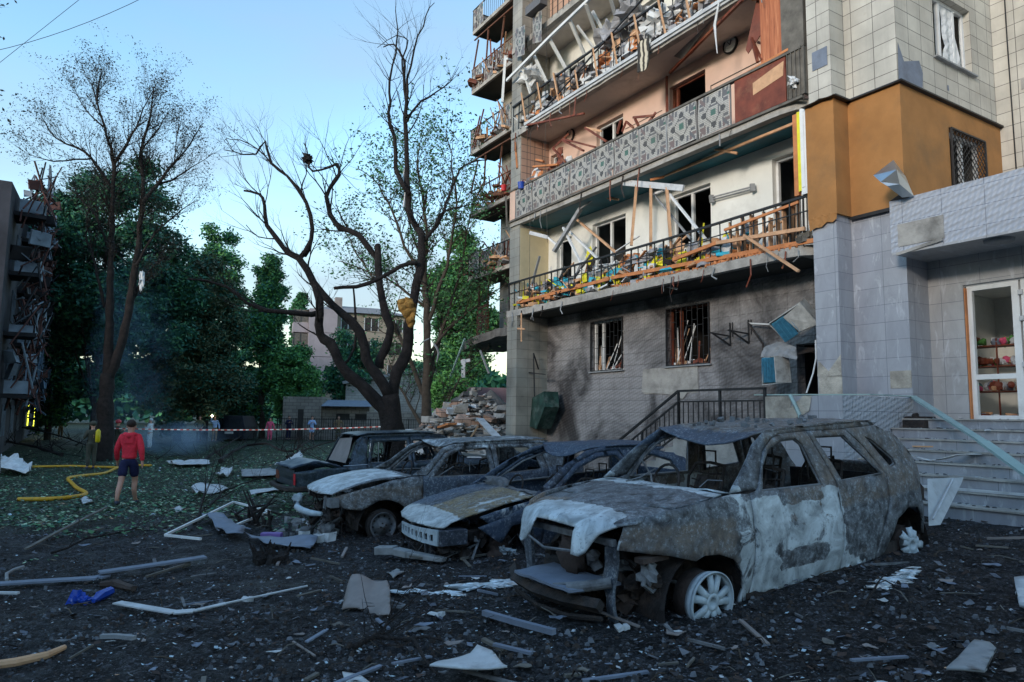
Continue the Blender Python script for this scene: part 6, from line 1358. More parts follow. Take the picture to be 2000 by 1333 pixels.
strip('grey_stick', [(285, 1138), (370, 1110)], .03, M['wood_grey'], 'thin dark lath below the pointed trim strip', 'lath')
strip('pale_stick', [(196, 1259), (225, 1258), (261, 1262)], .04, M['sheet_grey'], 'short bone-coloured stick in the left foreground mud', 'stick', h=.03)
strip('white_lath', [(-30, 1170), (35, 1171)], .04, M['white'], 'white lath at the left edge below the long trim strip', 'lath')
m = MB(); P = gpl([(-40, 1318), (30, 1308), (90, 1294), (125, 1278)], .05); m.tube(P, [.03, .032, .028, .02], 8); put('wooden_stick', m, M['wood_pale'], 'pale rounded stick at the lower left corner', 'stick')
m = MB(); P = gpl([(12, 1145), (12, 1132), (25, 1124), (45, 1118)], .06); m.tube(P, .018, 6); put('bent_pipe', m, M['sheet_grey'], 'short curved pale pipe above the long trim strip', 'pipe')
m = MB(); m.blob(G(150, 1180)+Vector((0, 0, .04)), .07, 2, .5, 2.5, seed=1); m.blob(G(165, 1182)+Vector((0, 0, .03)), .05, 2, .5, 2, seed=2); put('blue_rag', m, M['blue_plastic'], 'left of two bright blue plastic tatters in the mud', 'plastic rag')
m = MB(); m.tube(gpl([(182, 1185), (195, 1174), (215, 1165)], .05), [.02, .05, .045], 7); put('blue_rag', m, M['blue_plastic'], 'right, longer one of two bright blue plastic tatters in the mud', 'plastic rag')
m = MB(); m.tube(gpl([(195, 1150), (225, 1148), (260, 1158)], .04), [.03, .05, .03], 7); put('brown_rag', m, M['rust_part'], 'rusty brown curved scrap above the blue tatters', 'scrap')
m = MB(); m.box(*(lambda p: (p.x-.14, p.x+.14, p.y-.06, p.y+.06, p.z, p.z+.10))(G(530, 1055))); put('purple_box', m, plain('violet_carton', (.20, .12, .36), .6), 'small violet carton lying on the wide blue-grey sheet', 'box', bevel=.01)
m = MB()
for k in range(16): p = G(505+k*3.4, 1098+U(-6, 6)); m.chunk((p.x, p.y, p.z+U(.0, .06)), U(.03, .08), 0, (1, .8, .8)); m.tube([(p.x, p.y, p.z), (p.x+U(-.15, .15), p.y, p.z+U(.06, .26))], [.035, .006], 5)
put('charred_stump', m, M['bark_burnt'], 'charred splintered stump in the mud below the wide blue-grey sheet', 'stump')
m = MB(); p0 = G(470, 1010)
for k in range(9): p = G(472+k*7, 1020+k*2); m.tube([(p.x, p.y, p.z), (p.x+U(-.1, .15), p.y+U(-.1, .1), p.z+U(.1, .3)), (p.x+U(-.3, .4), p.y+.1, p.z+U(.2, .55))], [U(.02, .05), .03, .008], 6)
put('burnt_log', m, M['bark_burnt'], 'upright burnt branch stubs in front of the whitened-hood saloon', 'log')
def branch(label, pix, r, seed, hts=None, tw=6):
    rg = random.Random(seed); m = MB(); P = gpl(pix, .06)
    if hts: P = [p+Vector((0, 0, h_)) for p, h_ in zip(P, hts)]
    o_ = limb(m, P, r, r*.3, 7, wob=.05); tips = []
    for k in range(tw): p, r_, d = rg.choice(o_[1:]); twig(m, p, (d+Vector((rg.uniform(-1, 1), rg.uniform(-1, 1), rg.uniform(0, 1)))).normalized(), rg.uniform(.3, .9), r_*.5, 1, tips, rg)
    put('fallen_branch', m, M['bark_burnt'], label, 'branch')
branch('forked dark branch lying left of centre in the foreground mud', [(690, 1282), (735, 1262), (790, 1268), (860, 1272)], .022, 1, tw=2)
branch('dark twig curving down from the forked branch to the bottom edge', [(790, 1266), (815, 1290), (850, 1325)], .02, 2, tw=1)
branch('thin dark branch right of the bowed scorched sheet', [(740, 1258), (765, 1225), (820, 1180)], .018, 3, tw=2)
branch('big arching fallen branch on the lawn behind the dark saloon', [(430, 915), (470, 880), (520, 880), (570, 892), (625, 862)], .09, 4, (.2, .1, .3, .2, .6), 16)
branch('twiggy fallen branch standing up at centre left of the lawn', [(400, 905), (455, 870), (500, 842), (495, 800)], .06, 5, (.1, .2, .3, .5), 14)
branch('dead branch lying among the litter right of the arching one', [(560, 900), (620, 880), (665, 872), (640, 862)], .06, 6, (.1, .2, .5, 1.0), 12)
branch('bare twig standing in the lawn edge above the white window frame', [(380, 1030), (392, 1000), (405, 960)], .03, 7, (0, .1, .3), 10)
branch('black branch lying on the lawn beside the wide grey panel', [(400, 1000), (450, 965), (520, 950), (560, 945)], .03, 8, (0, .1, .15, .1), 8)
branch('dark branch pile fragment nearest the yellow hose', [(120, 900), (60, 890), (0, 880), (-40, 870)], .08, 9, (.2, .4, .5, .8), 20)
branch('tangled dark branch at the far left edge below the wrecked block', [(-20, 850), (40, 862), (110, 872), (170, 880)], .09, 10, (.6, .9, .6, .2), 24)
branch('charred twig on the mud right below the long grey lath', [(100, 1090), (170, 1062), (260, 1045), (300, 1040)], .02, 11, tw=5)
branch('thin black twig under the nearest car rear wheel', [(1685, 1200), (1715, 1165), (1735, 1145)], .012, 12, (0, .05, .1), 1)
m = MB()
for k in range(26): p = G(U(545, 650), U(1020, 1060)); m.chunk((p.x, p.y, p.z+.04), U(.03, .09), rnd.randint(0, 2))
put('ash_rubble', m, [M['sheet_grey'], M['char_grey'], M['white']], 'heap of ash and broken plaster at the nose of the whitened-hood saloon', 'rubble', kind='stuff')
for k, (x, y, lab) in enumerate(((590, 975, 'brick-coloured lump beside the dark saloon bumper'), (1210, 1232, 'white angular fitting on the mud in front of the bare alloy wheel'), (850, 1205, 'small pale pebble-like piece in the centre foreground'), (480, 1175, 'pale crumpled scrap pile right of the white V strip'))):
    m = MB(); p = G(x, y); m.chunk((p.x, p.y, p.z+.02), .035, 0, (1.6, .8, .5)); m.chunk((p.x+.05, p.y, p.z+.02), .025); put('rubble_lump', m, [M['rust_part'], M['white'], M['white'], M['white']][k], lab, 'rubble')
# fire hose
m = MB(); pts = [(35, 980), (100, 979), (150, 974), (168, 968), (150, 957), (138, 945), (134, 937), (165, 932), (205, 927), (228, 917), (260, 912), (300, 912)]
P = [G(x, y)+Vector((0, 0, .05)) for x, y in pts]; Q = []
for i in range(len(P)-1):
    a = P[max(i-1, 0)]; b = P[i]; c = P[i+1]; d = P[min(i+2, len(P)-1)]
    for j in range(6): t_ = j/6; Q.append(.5*((2*b)+(c-a)*t_+(2*a-5*b+4*c-d)*t_*t_+(3*b-a-3*c+d)*t_**3))
m.tube(Q, .048, 8); put('fire_hose', m, M['hose'], 'yellow fire hose snaking across the lawn in front of the firefighter', 'hose', smooth=True)
m = MB(); m.tube(gpl([(30, 915), (90, 914), (140, 913), (200, 915), (240, 916)], .05), .045, 8); put('fire_hose', m, M['hose'], 'second straighter yellow hose farther back on the lawn', 'hose', smooth=True)
# rubble mound at the building corner
rg = random.Random(5); m = MB(); c = B(-13.2, 1.6, 0); mats = [M['concrete'], M['concrete_dark'], M['brick_pink'], M['white'], M['char'], M['wood_orange']]
for k in range(2200):
    a, q = rg.uniform(0, 6.28), rg.random()**.6; s_, t_ = -13.9+4.2*q*math.cos(a), 1.0+3.0*q*math.sin(a); p = B(s_, t_, 0); z = 2.7*(1-q)**.8*rg.uniform(.75, 1.0); m.chunk((p.x, p.y, ground_z(p.x, p.y)+z), rg.uniform(.04, .10)*(2.6 if rg.random() < .12 else 1), rg.choice((0, 0, 0, 0, 1, 1, 2, 3)), (rg.uniform(1, 2.2), 1, rg.uniform(.2, .7)))
n_ = 20; vs = [(*B(-13.6, 1.4, 0).xy, 2.6)]+[(*B(-13.6+3.7*math.cos(2*math.pi*k/n_), 1.4+2.7*math.sin(2*math.pi*k/n_), 0).xy, -.1) for k in range(n_)]; m.add(vs, [(0, 1+k, 1+(k+1) % n_) for k in range(n_)], 1)
put('rubble_mound', m, mats, 'mound of broken concrete and brick collapsed at the corner of the building', 'rubble', kind='stuff')
def BP3(px, py, t): return BT(px, py, t)
for lab, a, b, w_, h_, mt, ta, tb_ in (('bent white sheet gutter slanting down over the rubble mound', (937, 818), (972, 855), .22, .03, 'white', -1.2, -1.6), ('thin pink lath leaning on the rubble mound', (915, 862), (934, 832), .05, .05, 'wood_pale', -1.4, -1.2), ('long pale beam lying along the back of the rubble mound', (868, 790), (922, 806), .15, .12, 'wood_pale', 2.4, 2.0), ('reddish board at the left foot of the rubble mound', (862, 835), (884, 828), .3, .06, 'wood_orange', -1, -1),
    ('greenish bent bar standing between thin-leafed tree and broken slab', (880, 735), (908, 662), .06, .05, 'teal_paint', 1.5, 1.5), ('grey bar hanging from the broken slab', (938, 685), (955, 730), .06, .05, 'sheet_grey', 1.8, 1.8)):
    m = MB(); m.beam(BT(*a, ta), BT(*b, tb_), w_, h_); put('debris_beam', m, M[mt], lab, 'beam')
m = MB(); p = BT(905, 720, 1.5); m.box(p.x-.07, p.x+.07, p.y-.05, p.y+.05, p.z-.35, p.z+.35); m.beam(p+Vector((-.1, 0, .25)), p+Vector((.25, 0, .32)), .06, .12); put('white_scrap', m, M['white'], 'white scrap hanging in the branches left of the broken slab', 'scrap')
m = MB(); m.tube([at(840, 660, 26), at(853, 680, 26), at(857, 690, 26), at(853, 708, 26)], [.01, .04, .04, .02], 4); m.tube([at(838, 662, 26), at(826, 668, 26), at(820, 675, 26)], .025, 4); put('metal_ribbon', m, M['sheet_grey'], 'bent pale metal ribbon caught in the thin-leafed tree', 'scrap')
m = MB(); m.tube([at(790, 330, 18), at(788, 350, 18), at(792, 375, 18), at(789, 405, 18)], [.01, .03, .02, .04], 4); put('cloth_ribbon', m, M['cloth_white'], 'thin white ribbon dangling high on the charred tree', 'ribbon')
m = MB(); m.blob(at(602, 311, 17.2), .12, 2, .7, 3, seed=3); put('dark_rag', m, M['bark_burnt'], 'dark rag snagged near the upper left twigs of the charred tree', 'rag')
m = MB(); m.blob(at(277, 548, 32), .22, 2, .5, 2, flat=(.5, .5, 1.8), seed=3); put('white_rag', m, M['cloth_white'], 'white rag caught on the right trunk of the tall bare tree', 'rag')
# smoke
nts = NT('blue_smoke'); tr_ = nts.t; tr_.nodes.remove(nts.b); pv = nts.n('ShaderNodeVolumePrincipled'); pv.inputs['Color'].default_value = (.45, .68, .95, 1)
dn = nts.math('MULTIPLY', nts.ramp(nts.noise(.35, 4, .6, dist=.8), [(.36, 0), (.75, 1)]), .95); gr = nts.n('ShaderNodeTexGradient', gradient_type='SPHERICAL'); nts.l(nts.co('Generated', 2.0, loc=(-1, -1, -1)), gr.inputs[0]); dn = nts.math('MULTIPLY', dn, nts.ramp(gr.outputs[1], [(.08, 0), (.8, 1)])); nts.l(dn, pv.inputs['Density']); nts.l(pv.outputs[0], tr_.nodes['Material Output'].inputs['Volume'])
m = MB(); p = at(345, 858, 36); m.blob(p, 3.0, 2, .2, 1, flat=(.85, .7, .34), seed=2); put('smoke', m, nts.m, 'low blue smoke drifting over the lawn behind the red-topped man', 'smoke', kind='stuff')
nt2 = NT('thin_smoke'); nt2.t.nodes.remove(nt2.b); pv2 = nt2.n('ShaderNodeVolumePrincipled'); pv2.inputs['Color'].default_value = (.45, .68, .95, 1); g2 = nt2.n('ShaderNodeTexGradient', gradient_type='SPHERICAL'); nt2.l(nt2.co('Generated', 2.0, loc=(-1, -1, -1)), g2.inputs[0]); d2 = nt2.math('MULTIPLY', nt2.ramp(nt2.noise(.55, 5, .65, dist=1.5), [(.45, 0), (.8, 1)]), .30); nt2.l(nt2.math('MULTIPLY', d2, nt2.ramp(g2.outputs[1], [(.02, 0), (.9, 1)])), pv2.inputs['Density']); nt2.l(pv2.outputs[0], nt2.t.nodes['Material Output'].inputs['Volume'])
m = MB(); p = at(258, 720, 37); m.blob(p, 2.6, 2, .2, 1, flat=(1.0, .9, 2.6), seed=4); put('smoke', m, nt2.m, 'faint blue smoke column rising beside the tall bare tree trunk', 'smoke', kind='stuff')
# ------------------------------------------------------------------ things on and by the entrance
m = MB(); P = [B(-.1, -1.30, 2.07), B(.9, -1.2, 2.06), BS(1700, 771, 1.3), BS(1783, 775, 1.62)]; e_ = [at(1920, 863, 8.3), at(1955, 888, 8.0), at(2040, 950, 7.4)]
m.beam(P[0], P[2], .06, .02); m.beam(P[2], P[3], .14, .012); put('fascia_strip', m, M['teal_paint'], 'teal strip lying flat on top of the low porch wall', 'strip')
m = MB(); m.beam(P[3], e_[0], .09, .03); m.beam(e_[0], e_[1], .13, .03); m.beam(e_[1], e_[2], .14, .03); put('fascia_strip', m, M['teal_paint'], 'long pale teal strip fallen diagonally over the entrance stairs', 'strip')
m = MB(); a = BT(1543, 772, -1.5); m.tube([a, BT(1552, 790, -1.55), BT(1562, 812, -1.55), BT(1563, 838, -1.55)], .03, 5); put('hanging_strip', m, M['teal_paint'], 'short bent teal strip hanging down the broken corner of the porch wall', 'strip')
m = MB(BF); m.box(1.66, 2.0, -.02, .1, 1.56, 1.68); put('black_box', m, M['char'], 'small black box standing on the top step against the porch wall', 'box', bevel=.01)
m = MB(BF); m.box(1.62, 1.95, .12, .4, 1.69, 1.74); m.chunk((1.75, .2, 1.75), .05); put('charred_scrap', m, M['char'], 'flat charred scrap on the landing behind the black box', 'scrap')
m = MB(BF); m.sheet([(2.3, -1.05), (2.6, -1.1), (3.0, -1.15), (3.2, -.8), (3.1, -.72), (2.9, -1.0), (2.5, -.98)], lambda x, y: (x, y, 1.17+.25*max(0, x-2.85)+.03*math.sin(x*9)), .06); put('white_rag', m, M['cloth_white'], 'crumpled white cloth lying on the fourth entrance step', 'cloth', solid=.01, smooth=True)
m = MB(BF); m.beam((2.5, -1.75, .84), (6, -1.70, .85), .04, .03); put('white_lath', m, M['white'], 'long white lath lying along a lower entrance step', 'lath')
m = MB(BF); m.beam((2.1, -.55, 1.30), (2.5, -.5, 1.31), .03, .02); put('wood_lath', m, M['wood_pale'], 'short orange lath on the third entrance step', 'lath')
for k, (s_, i, mt, lab) in enumerate(((2.0, 3, 'cloth_yellow', 'yellow scrap on the left part of the stairs'), (2.3, 6, 'sheet_grey', 'grey chip beside the white panel on a lower step'), (3.0, 1, 'white', 'pale scrap on the second step under the teal strip'), (2.8, 6, 'wood_pale', 'thin wooden sliver on a lower step'))):
    m = MB(BF); m.chunk((s_, .0-i*.3, 1.70-i*.1475), .035, 0, (1.6, .6, .4)); put('step_scrap', m, M[mt], lab, 'scrap')
scat = MB(BF); rg = random.Random(4)
for k in range(520): i = rg.randint(0, 7); scat.chunk((rg.uniform(1.65, 5), .09-i*.3+rg.uniform(.08, .27), 1.70-i*.1475), rg.uniform(.006, .022), rg.choice((0, 0, 1, 2)))
put('step_grit', scat, [mud1, grit_, wht], 'dirt and small grit strewn along the stair treads', 'grit', kind='stuff')
m = MB(); P = [at(1812, 938, 8.0), at(1862, 935, 8.3), at(1880, 935, 8.35), at(1877, 945, 8.3), at(1836, 1024, 7.7), at(1815, 1026, 7.6)]
m.add(P+[p+Vector((.05, .08, 0)) for p in P], [(0, 1, 2, 3, 4, 5), (11, 10, 9, 8, 7, 6)]+[(k, (k+1) % 6, 6+(k+1) % 6, 6+k) for k in range(6)]); m.beam(at(1862, 936, 8.25), at(1822, 1015, 7.6), .02, .02)
put('bent_board', m, M['white'], 'bent white panel leaning on the bottom steps behind the nearest car', 'panel', bevel=.008)
m = MB(BF)
K = [ai_ @ BT(*p) for ai_ in (BF.inverted(),) for p in ((1706, 343, -.30), (1745, 313, -.10), (1751, 332, -.36), (1762, 386, -.16), (1785, 384, -.02), (1769, 346, -.06), (1733, 364, -.42), (1720, 356, -.38), (1757, 360, -.30), (1776, 364, -.10))]
m.add([tuple(p) for p in K], [(0, 1, 2), (0, 2, 7), (7, 2, 8, 6), (6, 8, 3), (2, 1, 5), (2, 5, 9, 8), (8, 9, 4, 3)])
put('crumpled_flashing', m, M['steel'], 'shiny folded metal sheet curling up from the canopy corner', 'metal sheet', solid=.006)
m = MB(BF); m.add([tuple(ai_ @ BT(*p)) for ai_ in (BF.inverted(),) for p in ((1737, 394, -.03), (1762, 376, -.2), (1785, 382, -.02), (1770, 388, -.03))], [(0, 1, 2, 3)]); put('flashing_scrap', m, M['black_iron'], 'small dark flap under the shiny folded sheet on the canopy corner', 'flap', solid=.006)
# air conditioners and brackets
def ac_unit(label, T, crushed):
    t = thing('air_conditioner', label, 'air conditioner', T @ Vector((0, 0, 0))); w_, d, h = (.44, .34, .52) if crushed else (.72, .30, .46)
    m = MB(T); N = 8
    for (x0, x1, y0, y1, z0, z1) in ((0, .012, 0.03, d, 0, h), (w_-.012, w_, 0, d, 0, h), (0.012, w_-.012, 0.03, d, 0, .012), (.012, w_-.012, 0.03, d, h-.012, h))+(() if crushed else ((.32, w_-.012, 0, .015, .012, h-.012),)): m.box(x0, x1, y0, y1, z0, z1)
    m.v = [p+Vector((noise.noise(p*5), noise.noise(p*5+Vector((4, 0, 0))), noise.noise(p*5+Vector((0, 4, 0)))))*.10 for p in m.v]
    m.build('casing', plain('sooty_appliance_casing', (.42, .42, .40), .7, .3, 6, dirt=(.06, .055, .05), damt=.8), t)
    m = MB(T)
    for k in range(24): z = .03+k*(h-.06)/24; m.box(.012, w_-.014 if crushed else .32, .012, .018, z, z+.008)
    for k in range(5): m.box(.03+k*.08, .036+k*.08, .008, .02, .03, h-.03)
    m.box(.013, w_-.014 if crushed else .3, .03, .04, .015, h-.015); m.build('condenser_grille', plain('blue_fins', (.05, .22, .34), .5, .25, 12), t)
    m = MB(T); m.box(.1, .3, .08, .24, .05, .3); m.build('compressor', M['char'], t)
    return t
def tf(px, py, t, rz=0, ry=0, rx=0): return Matrix.Translation(BT(px, py, t)) @ BF.to_3x3().to_4x4() @ Matrix.Rotation(R(rz), 4, 'Z') @ Matrix.Rotation(R(ry), 4, 'Y') @ Matrix.Rotation(R(rx), 4, 'X')
ac_unit('air conditioner with blue fins dangling upright in front of the blasted doorway', tf(1486, 750, .35, -12), True)
ac_unit('tilted air conditioner jammed against the marble pier above the doorway', tf(1533, 672, .30, 12, -30, 18), False)
m = MB(BF); a = BF.inverted() @ BT(1487, 700, .38); m.sheet([(0, 0), (.8, 0), (.75, .3), (.3, .38), (0, .25)], lambda x, y: (a.x+x, .36+y*.3+.05*noise.noise(Vector((x*7, y*7, 0))), a.z+.02+y*.75-.25*max(0, x-.4)), .05); put('crumpled_casing', m, M['sheet_grey'], 'crushed pale casing folded over the dangling air conditioner', 'metal sheet', solid=.008)
for i, (x, y, lab) in enumerate(((1424, 650, 'leftmost empty wall bracket beside the grilled window'), (1460, 645, 'second empty wall bracket with white pipe end'), (1540, 630, 'empty wall bracket nearest the tilted air conditioner'))):
    m = MB(BF); p = BF.inverted() @ BT(x, y, 1.05); m.beam((p.x, 1.08, p.z+.22), (p.x, 1.08, p.z-.28), .02, .03); m.beam((p.x+.07, 1.08, p.z+.22), (p.x+.07, 1.08, p.z-.1), .015, .02); m.beam((p.x, 1.08, p.z-.08), (p.x-.15, .62, p.z-.02), .03, .03); m.beam((p.x, 1.08, p.z-.28), (p.x-.12, .66, p.z-.03), .03, .03); put('wall_bracket', m, M['black_iron'], lab, 'bracket', 'air conditioner wall brackets')
m = MB(); m.tube([BT(1462, 632, .95), BT(1500, 634, .9), BT(1550, 632, .85)], .018, 6); put('wall_pipe', m, M['white_pvc'], 'white pipe running level between the wall brackets', 'pipe')
m = MB(); m.tube([BT(1462, 632, .9), BT(1478, 655, .8), BT(1490, 672, .6), BT(1494, 700, .45)], .022, 6); put('hanging_cable', m, M['char'], 'dark charred cable sagging from bracket to dangling air conditioner', 'cable')
m = MB(); m.tube([BT(1593, 665, .2), BT(1594, 700, .1), BT(1588, 730, .05), BT(1575, 768, .0)], .014, 6); put('hanging_cable', m, M['white_pvc'], 'white cable looping down along the marble pier', 'cable')
# green box leaning at the fin, iron cross, hanging lath
m = MB(BF); P = [BF.inverted() @ BT(x, y, t_) for x, y, t_ in ((1018, 828, .6), (1035, 780, .6), (1062, 765, .4), (1064, 795, .3), (1048, 838, .4))]
m.add([tuple(p) for p in P]+[(p.x, p.y+.5, p.z) for p in P], [(0, 1, 2, 3, 4), (9, 8, 7, 6, 5)]+[(k, (k+1) % 5, 5+(k+1) % 5, 5+k) for k in range(5)]); put('green_cabinet', m, plain('dark_green_enamel', (.02, .055, .045), .5, .6, 5, dirt=(.28, .36, .33), damt=.5), 'torn dark green metal cabinet leaning beside the tiled corner pillar', 'cabinet', solid=.01)
m = MB(); m.beam(BT(1042, 690, .5), BT(1044, 775, .5), .04, .04); m.beam(BT(1025, 727, .4), BT(1065, 732, .6), .03, .03); m.beam(BT(1042, 690, .5), BT(1052, 722, .7), .03, .03); put('iron_bracket', m, M['black_iron'], 'black iron cross-shaped bracket on the corner pillar', 'bracket')
m = MB(); m.beam(BT(1018, 612, -.05), BT(1018, 668, -.05), .07, .04); m.beam(BT(1011, 642, -.07), BT(1025, 643, -.07), .03, .05); put('hanging_lath', m, M['wood_pale'], 'pale cross-shaped lath hanging under the first balcony corner', 'lath')
# ------------------------------------------------------------------ wreckage on the balconies
def piece(label, a, b, ta, tb_, w_, h_, mt, name='plank', cat='plank', group=None): m = MB(); m.beam(BT(*a, ta), BT(*b, tb_), w_, h_); return put(name, m, M[mt], label, cat, group)
piece('white beam across the tops of the three standing posts, first balcony', (1217, 357), (1335, 368), .1, .3, .06, .14, 'white')
piece('leftmost of the three upright posts under the white beam', (1243, 362), (1233, 480), .15, .05, .07, .06, 'wood_pale', 'post', 'post'); piece('middle of the three upright posts under the white beam', (1271, 363), (1271, 490), .2, .1, .07, .06, 'wood_pale', 'post', 'post'); piece('rightmost of the three upright posts under the white beam', (1302, 367), (1312, 495), .25, .1, .07, .06, 'wood_pale', 'post', 'post')
piece('long white window bar slanting right below the white beam', (1306, 378), (1380, 470), .3, .1, .05, .05, 'white_pvc', 'window_bar', 'window bar'); piece('grey window bar parallel to and left of the long white one', (1277, 380), (1350, 468), .35, .3, .045, .04, 'sheet_grey', 'window_bar', 'window bar'); piece('short grey window bar between the posts', (1277, 380), (1300, 370), .35, .3, .06, .05, 'white_pvc', 'window_bar', 'window bar')
piece('broad grey beam leaning up to the teal ceiling at left', (1082, 492), (1134, 408), -.02, .3, .13, .08, 'sheet_grey', 'grey_beam', 'beam'); piece('thin grey rod topping the broad grey beam', (1134, 408), (1180, 375), .3, .5, .035, .03, 'sheet_grey', 'rod', 'rod')
piece('white bar slanting down right from the grey beam towards the railing', (1100, 445), (1135, 515), .2, .1, .06, .05, 'white_pvc', 'window_bar', 'window bar'); piece('pale wooden bar sloping from the grey beam to the window sill', (1125, 428), (1205, 495), .5, .3, .06, .05, 'wood_pale'); piece('white bar parallel above the railing left of the window', (1112, 452), (1170, 508), .4, .2, .055, .05, 'white_pvc', 'window_bar', 'window bar')
piece('white bent gutter end poking out at upper left of the first balcony', (1035, 455), (1070, 464), -.05, .2, .05, .10, 'white', 'gutter', 'gutter'); piece('white bar continuing from the bent gutter', (1070, 464), (1095, 485), .2, .3, .05, .05, 'white_pvc', 'window_bar', 'window bar')
piece('orange broken handrail sagging across the right half of the first balcony', (1315, 508), (1400, 475), -.04, -.06, .06, .07, 'wood_orange', 'broken_rail', 'rail'); piece('pale orange handrail piece right of the sagging one', (1400, 475), (1572, 447), -.06, -.05, .06, .07, 'wood_pale', 'broken_rail', 'rail'); piece('thin orange rail just beneath the black handrail', (1415, 450), (1560, 395), -.02, .05, .04, .05, 'wood_orange', 'broken_rail', 'rail')
piece('long pale lath poking down diagonally below the slab near the pier', (1453, 460), (1560, 530), -.12, -.35, .05, .045, 'wood_pale', 'lath', 'lath')
piece('orange base board along the left floor edge of the first balcony', (1010, 592), (1190, 545), .02, .02, .05, .08, 'wood_orange', 'base_board', 'board'); piece('orange base board along the right floor edge of the first balcony', (1195, 543), (1590, 470), .02, .04, .05, .08, 'wood_orange', 'base_board', 'board')
m = MB(BF)
for k in range(60): a = -5.2+k*.085; m.chunk((a, .05, 4.84+.02*math.sin(a*3)), .05, 0, (1.4, .5, .8))
put('torn_insulation_edge', m, M['wood_orange'], 'orange broken lining along the edge of the first balcony slab', 'lining', kind='stuff')
rg = random.Random(77); names = ['pale', 'grey', 'white', 'orange']
gmat = {'wood_pale': 'splintered pale plank', 'wood_orange': 'orange plank', 'white_pvc': 'white window bar', 'sheet_grey': 'grey metal bar'}
seen_labels = set()
def heap(n, s0, s1, z0, lvl, t0=.1, t1=.8, zl=.9, mts=('wood_pale', 'wood_pale', 'wood_orange', 'white_pvc', 'sheet_grey')):
    for k in range(n):
        s_, z = rg.uniform(s0, s1), z0+abs(rg.gauss(0, .25)); L_ = rg.uniform(.35, 1.2); a = rg.uniform(-.5, .8); mt = rg.choice(mts); tt = rg.uniform(t0, t1)
        m = MB(BF); m.beam((s_, tt, z), (s_+L_*math.cos(a), max(.03, tt+rg.uniform(-.3, .3)), z+L_*math.sin(a)*zl), rg.uniform(.03, .08), rg.uniform(.02, .05))
        zn = ('at the far left end', 'left of the left window', 'below the left window', 'between the two windows', 'just left of the right window', 'below the right window', 'right of the right window', 'near the right end')[max(0, min(7, int((s_+10)/1.1)))]
        lab = '%s %s %s %s, %s balcony%s' % ('long' if L_ > .8 else 'short', 'rising' if a > .3 else ('flat' if a > -.15 else 'dropping'), gmat[mt], zn, lvl, ' railing' if tt < .3 else (' middle' if tt < .58 else ' wall'))+' side'
        if lab in seen_labels: continue
        seen_labels.add(lab); put('plank' if 'wood' in mt else 'metal_bar', m, M[mt], lab, 'plank' if 'wood' in mt else 'bar', '%ss in the heap on the %s balcony' % (gmat[mt], lvl))
heap(46, -9.9, -4.2, 4.9, 'first'); heap(44, -7.0, -1.8, 4.92, 'first', mts=('wood_pale', 'wood_pale', 'wood_orange', 'sheet_grey', 'white_pvc')); heap(10, -9.6, -7.6, 5.3, 'first', .2, .7, 1.6, ('white_pvc', 'sheet_grey')); heap(12, -7.4, -5, 5.3, 'first', .2, .7, 1.2, ('white_pvc', 'sheet_grey'))
for k in range(11):
    a = -1.75+k*.155; m = MB(BF); m.beam((a, .14+U(-.03, .05), 4.9), (a+U(-.03, .05), .12, 5.62+U(-.12, .1)), U(.06, .12), .025); put('board', m, M['wood_pale'], '%s upright pale board from the left in the row by the ochre pier' % ('first', 'second', 'third', 'fourth', 'fifth', 'sixth', 'seventh', 'eighth', 'ninth', 'tenth', 'eleventh')[k], 'board', 'row of upright pale boards on the first balcony')
def cl(label, s_, t_, z, r, mt, fl=(1.3, .7, .7), sd=1, name='cloth', cat='cloth', top=0):
    m = MB(BF); m.blob((s_, t_, z), r, 3, .55, 2.6, flat=fl, seed=sd); put(name, m, M[mt], label, cat, smooth=False)
cl('yellow bundled cloth in the middle of the first balcony', -4.1, .35, 5.15, .30, 'cloth_yellow', (1.6, .7, .5), 1); cl('yellow bag left of the yellow bundled cloth', -6.0, .25, 5.08, .22, 'cloth_yellow', (1, .6, .9), 2); cl('small yellow rag sticking up beside the yellow bag', -5.35, .2, 5.1, .17, 'cloth_yellow', (.8, .6, 1.3), 3); cl('yellow rag low at the railing foot', -6.7, .1, 4.95, .14, 'cloth_yellow', (1.8, .5, .5), 4)
cl('bright cyan bundle near the right end of the first balcony', -2.0, .25, 5.05, .22, 'cloth_cyan', (1.4, .7, .6), 5); cl('cyan foil patch right of the yellow bundle', -3.6, .15, 4.98, .15, 'cloth_cyan', (1.8, .5, .5), 6); cl('folded cyan package left on the first balcony', -7.5, .2, 5.05, .2, 'cloth_cyan', (1.2, .6, .8), 7); cl('cyan foil below the yellow bag', -6.4, .12, 4.97, .13, 'cloth_cyan', (2, .6, .6), 8); cl('cyan rag behind the yellow bag', -5.8, .5, 5.3, .2, 'cloth_cyan', (1.8, .6, .5), 18)
cl('small cyan rag on the rail boards at right', -1.55, .3, 5.35, .1, 'cloth_cyan', (1.6, .7, .4), 9); cl('grey sagging mattress bundle at left of the first balcony', -8.2, .45, 5.1, .32, 'rag_grey', (1.3, .7, .9), 10, 'bundle', 'bundle'); cl('brown cushion at the far left of the first balcony', -9.0, .3, 5.15, .28, 'sheet_brown', (1.0, .6, 1.0), 11, 'cushion', 'cushion'); cl('yellow-green vest hanging in the tangle by the window', -7.0, .6, 5.95, .17, 'cloth_yellow', (.9, .5, 1.3), 12); cl('black coat hanging under the yellow-green vest', -6.95, .62, 5.55, .2, 'char', (.8, .5, 1.7), 13); cl('white film billowing behind the middle posts', -4.3, .7, 5.45, .32, 'cloth_white', (1.2, .5, .8), 14); cl('grey crumpled film over the railing at middle', -4.6, .2, 5.35, .25, 'rag_grey', (1.7, .5, .6), 15)
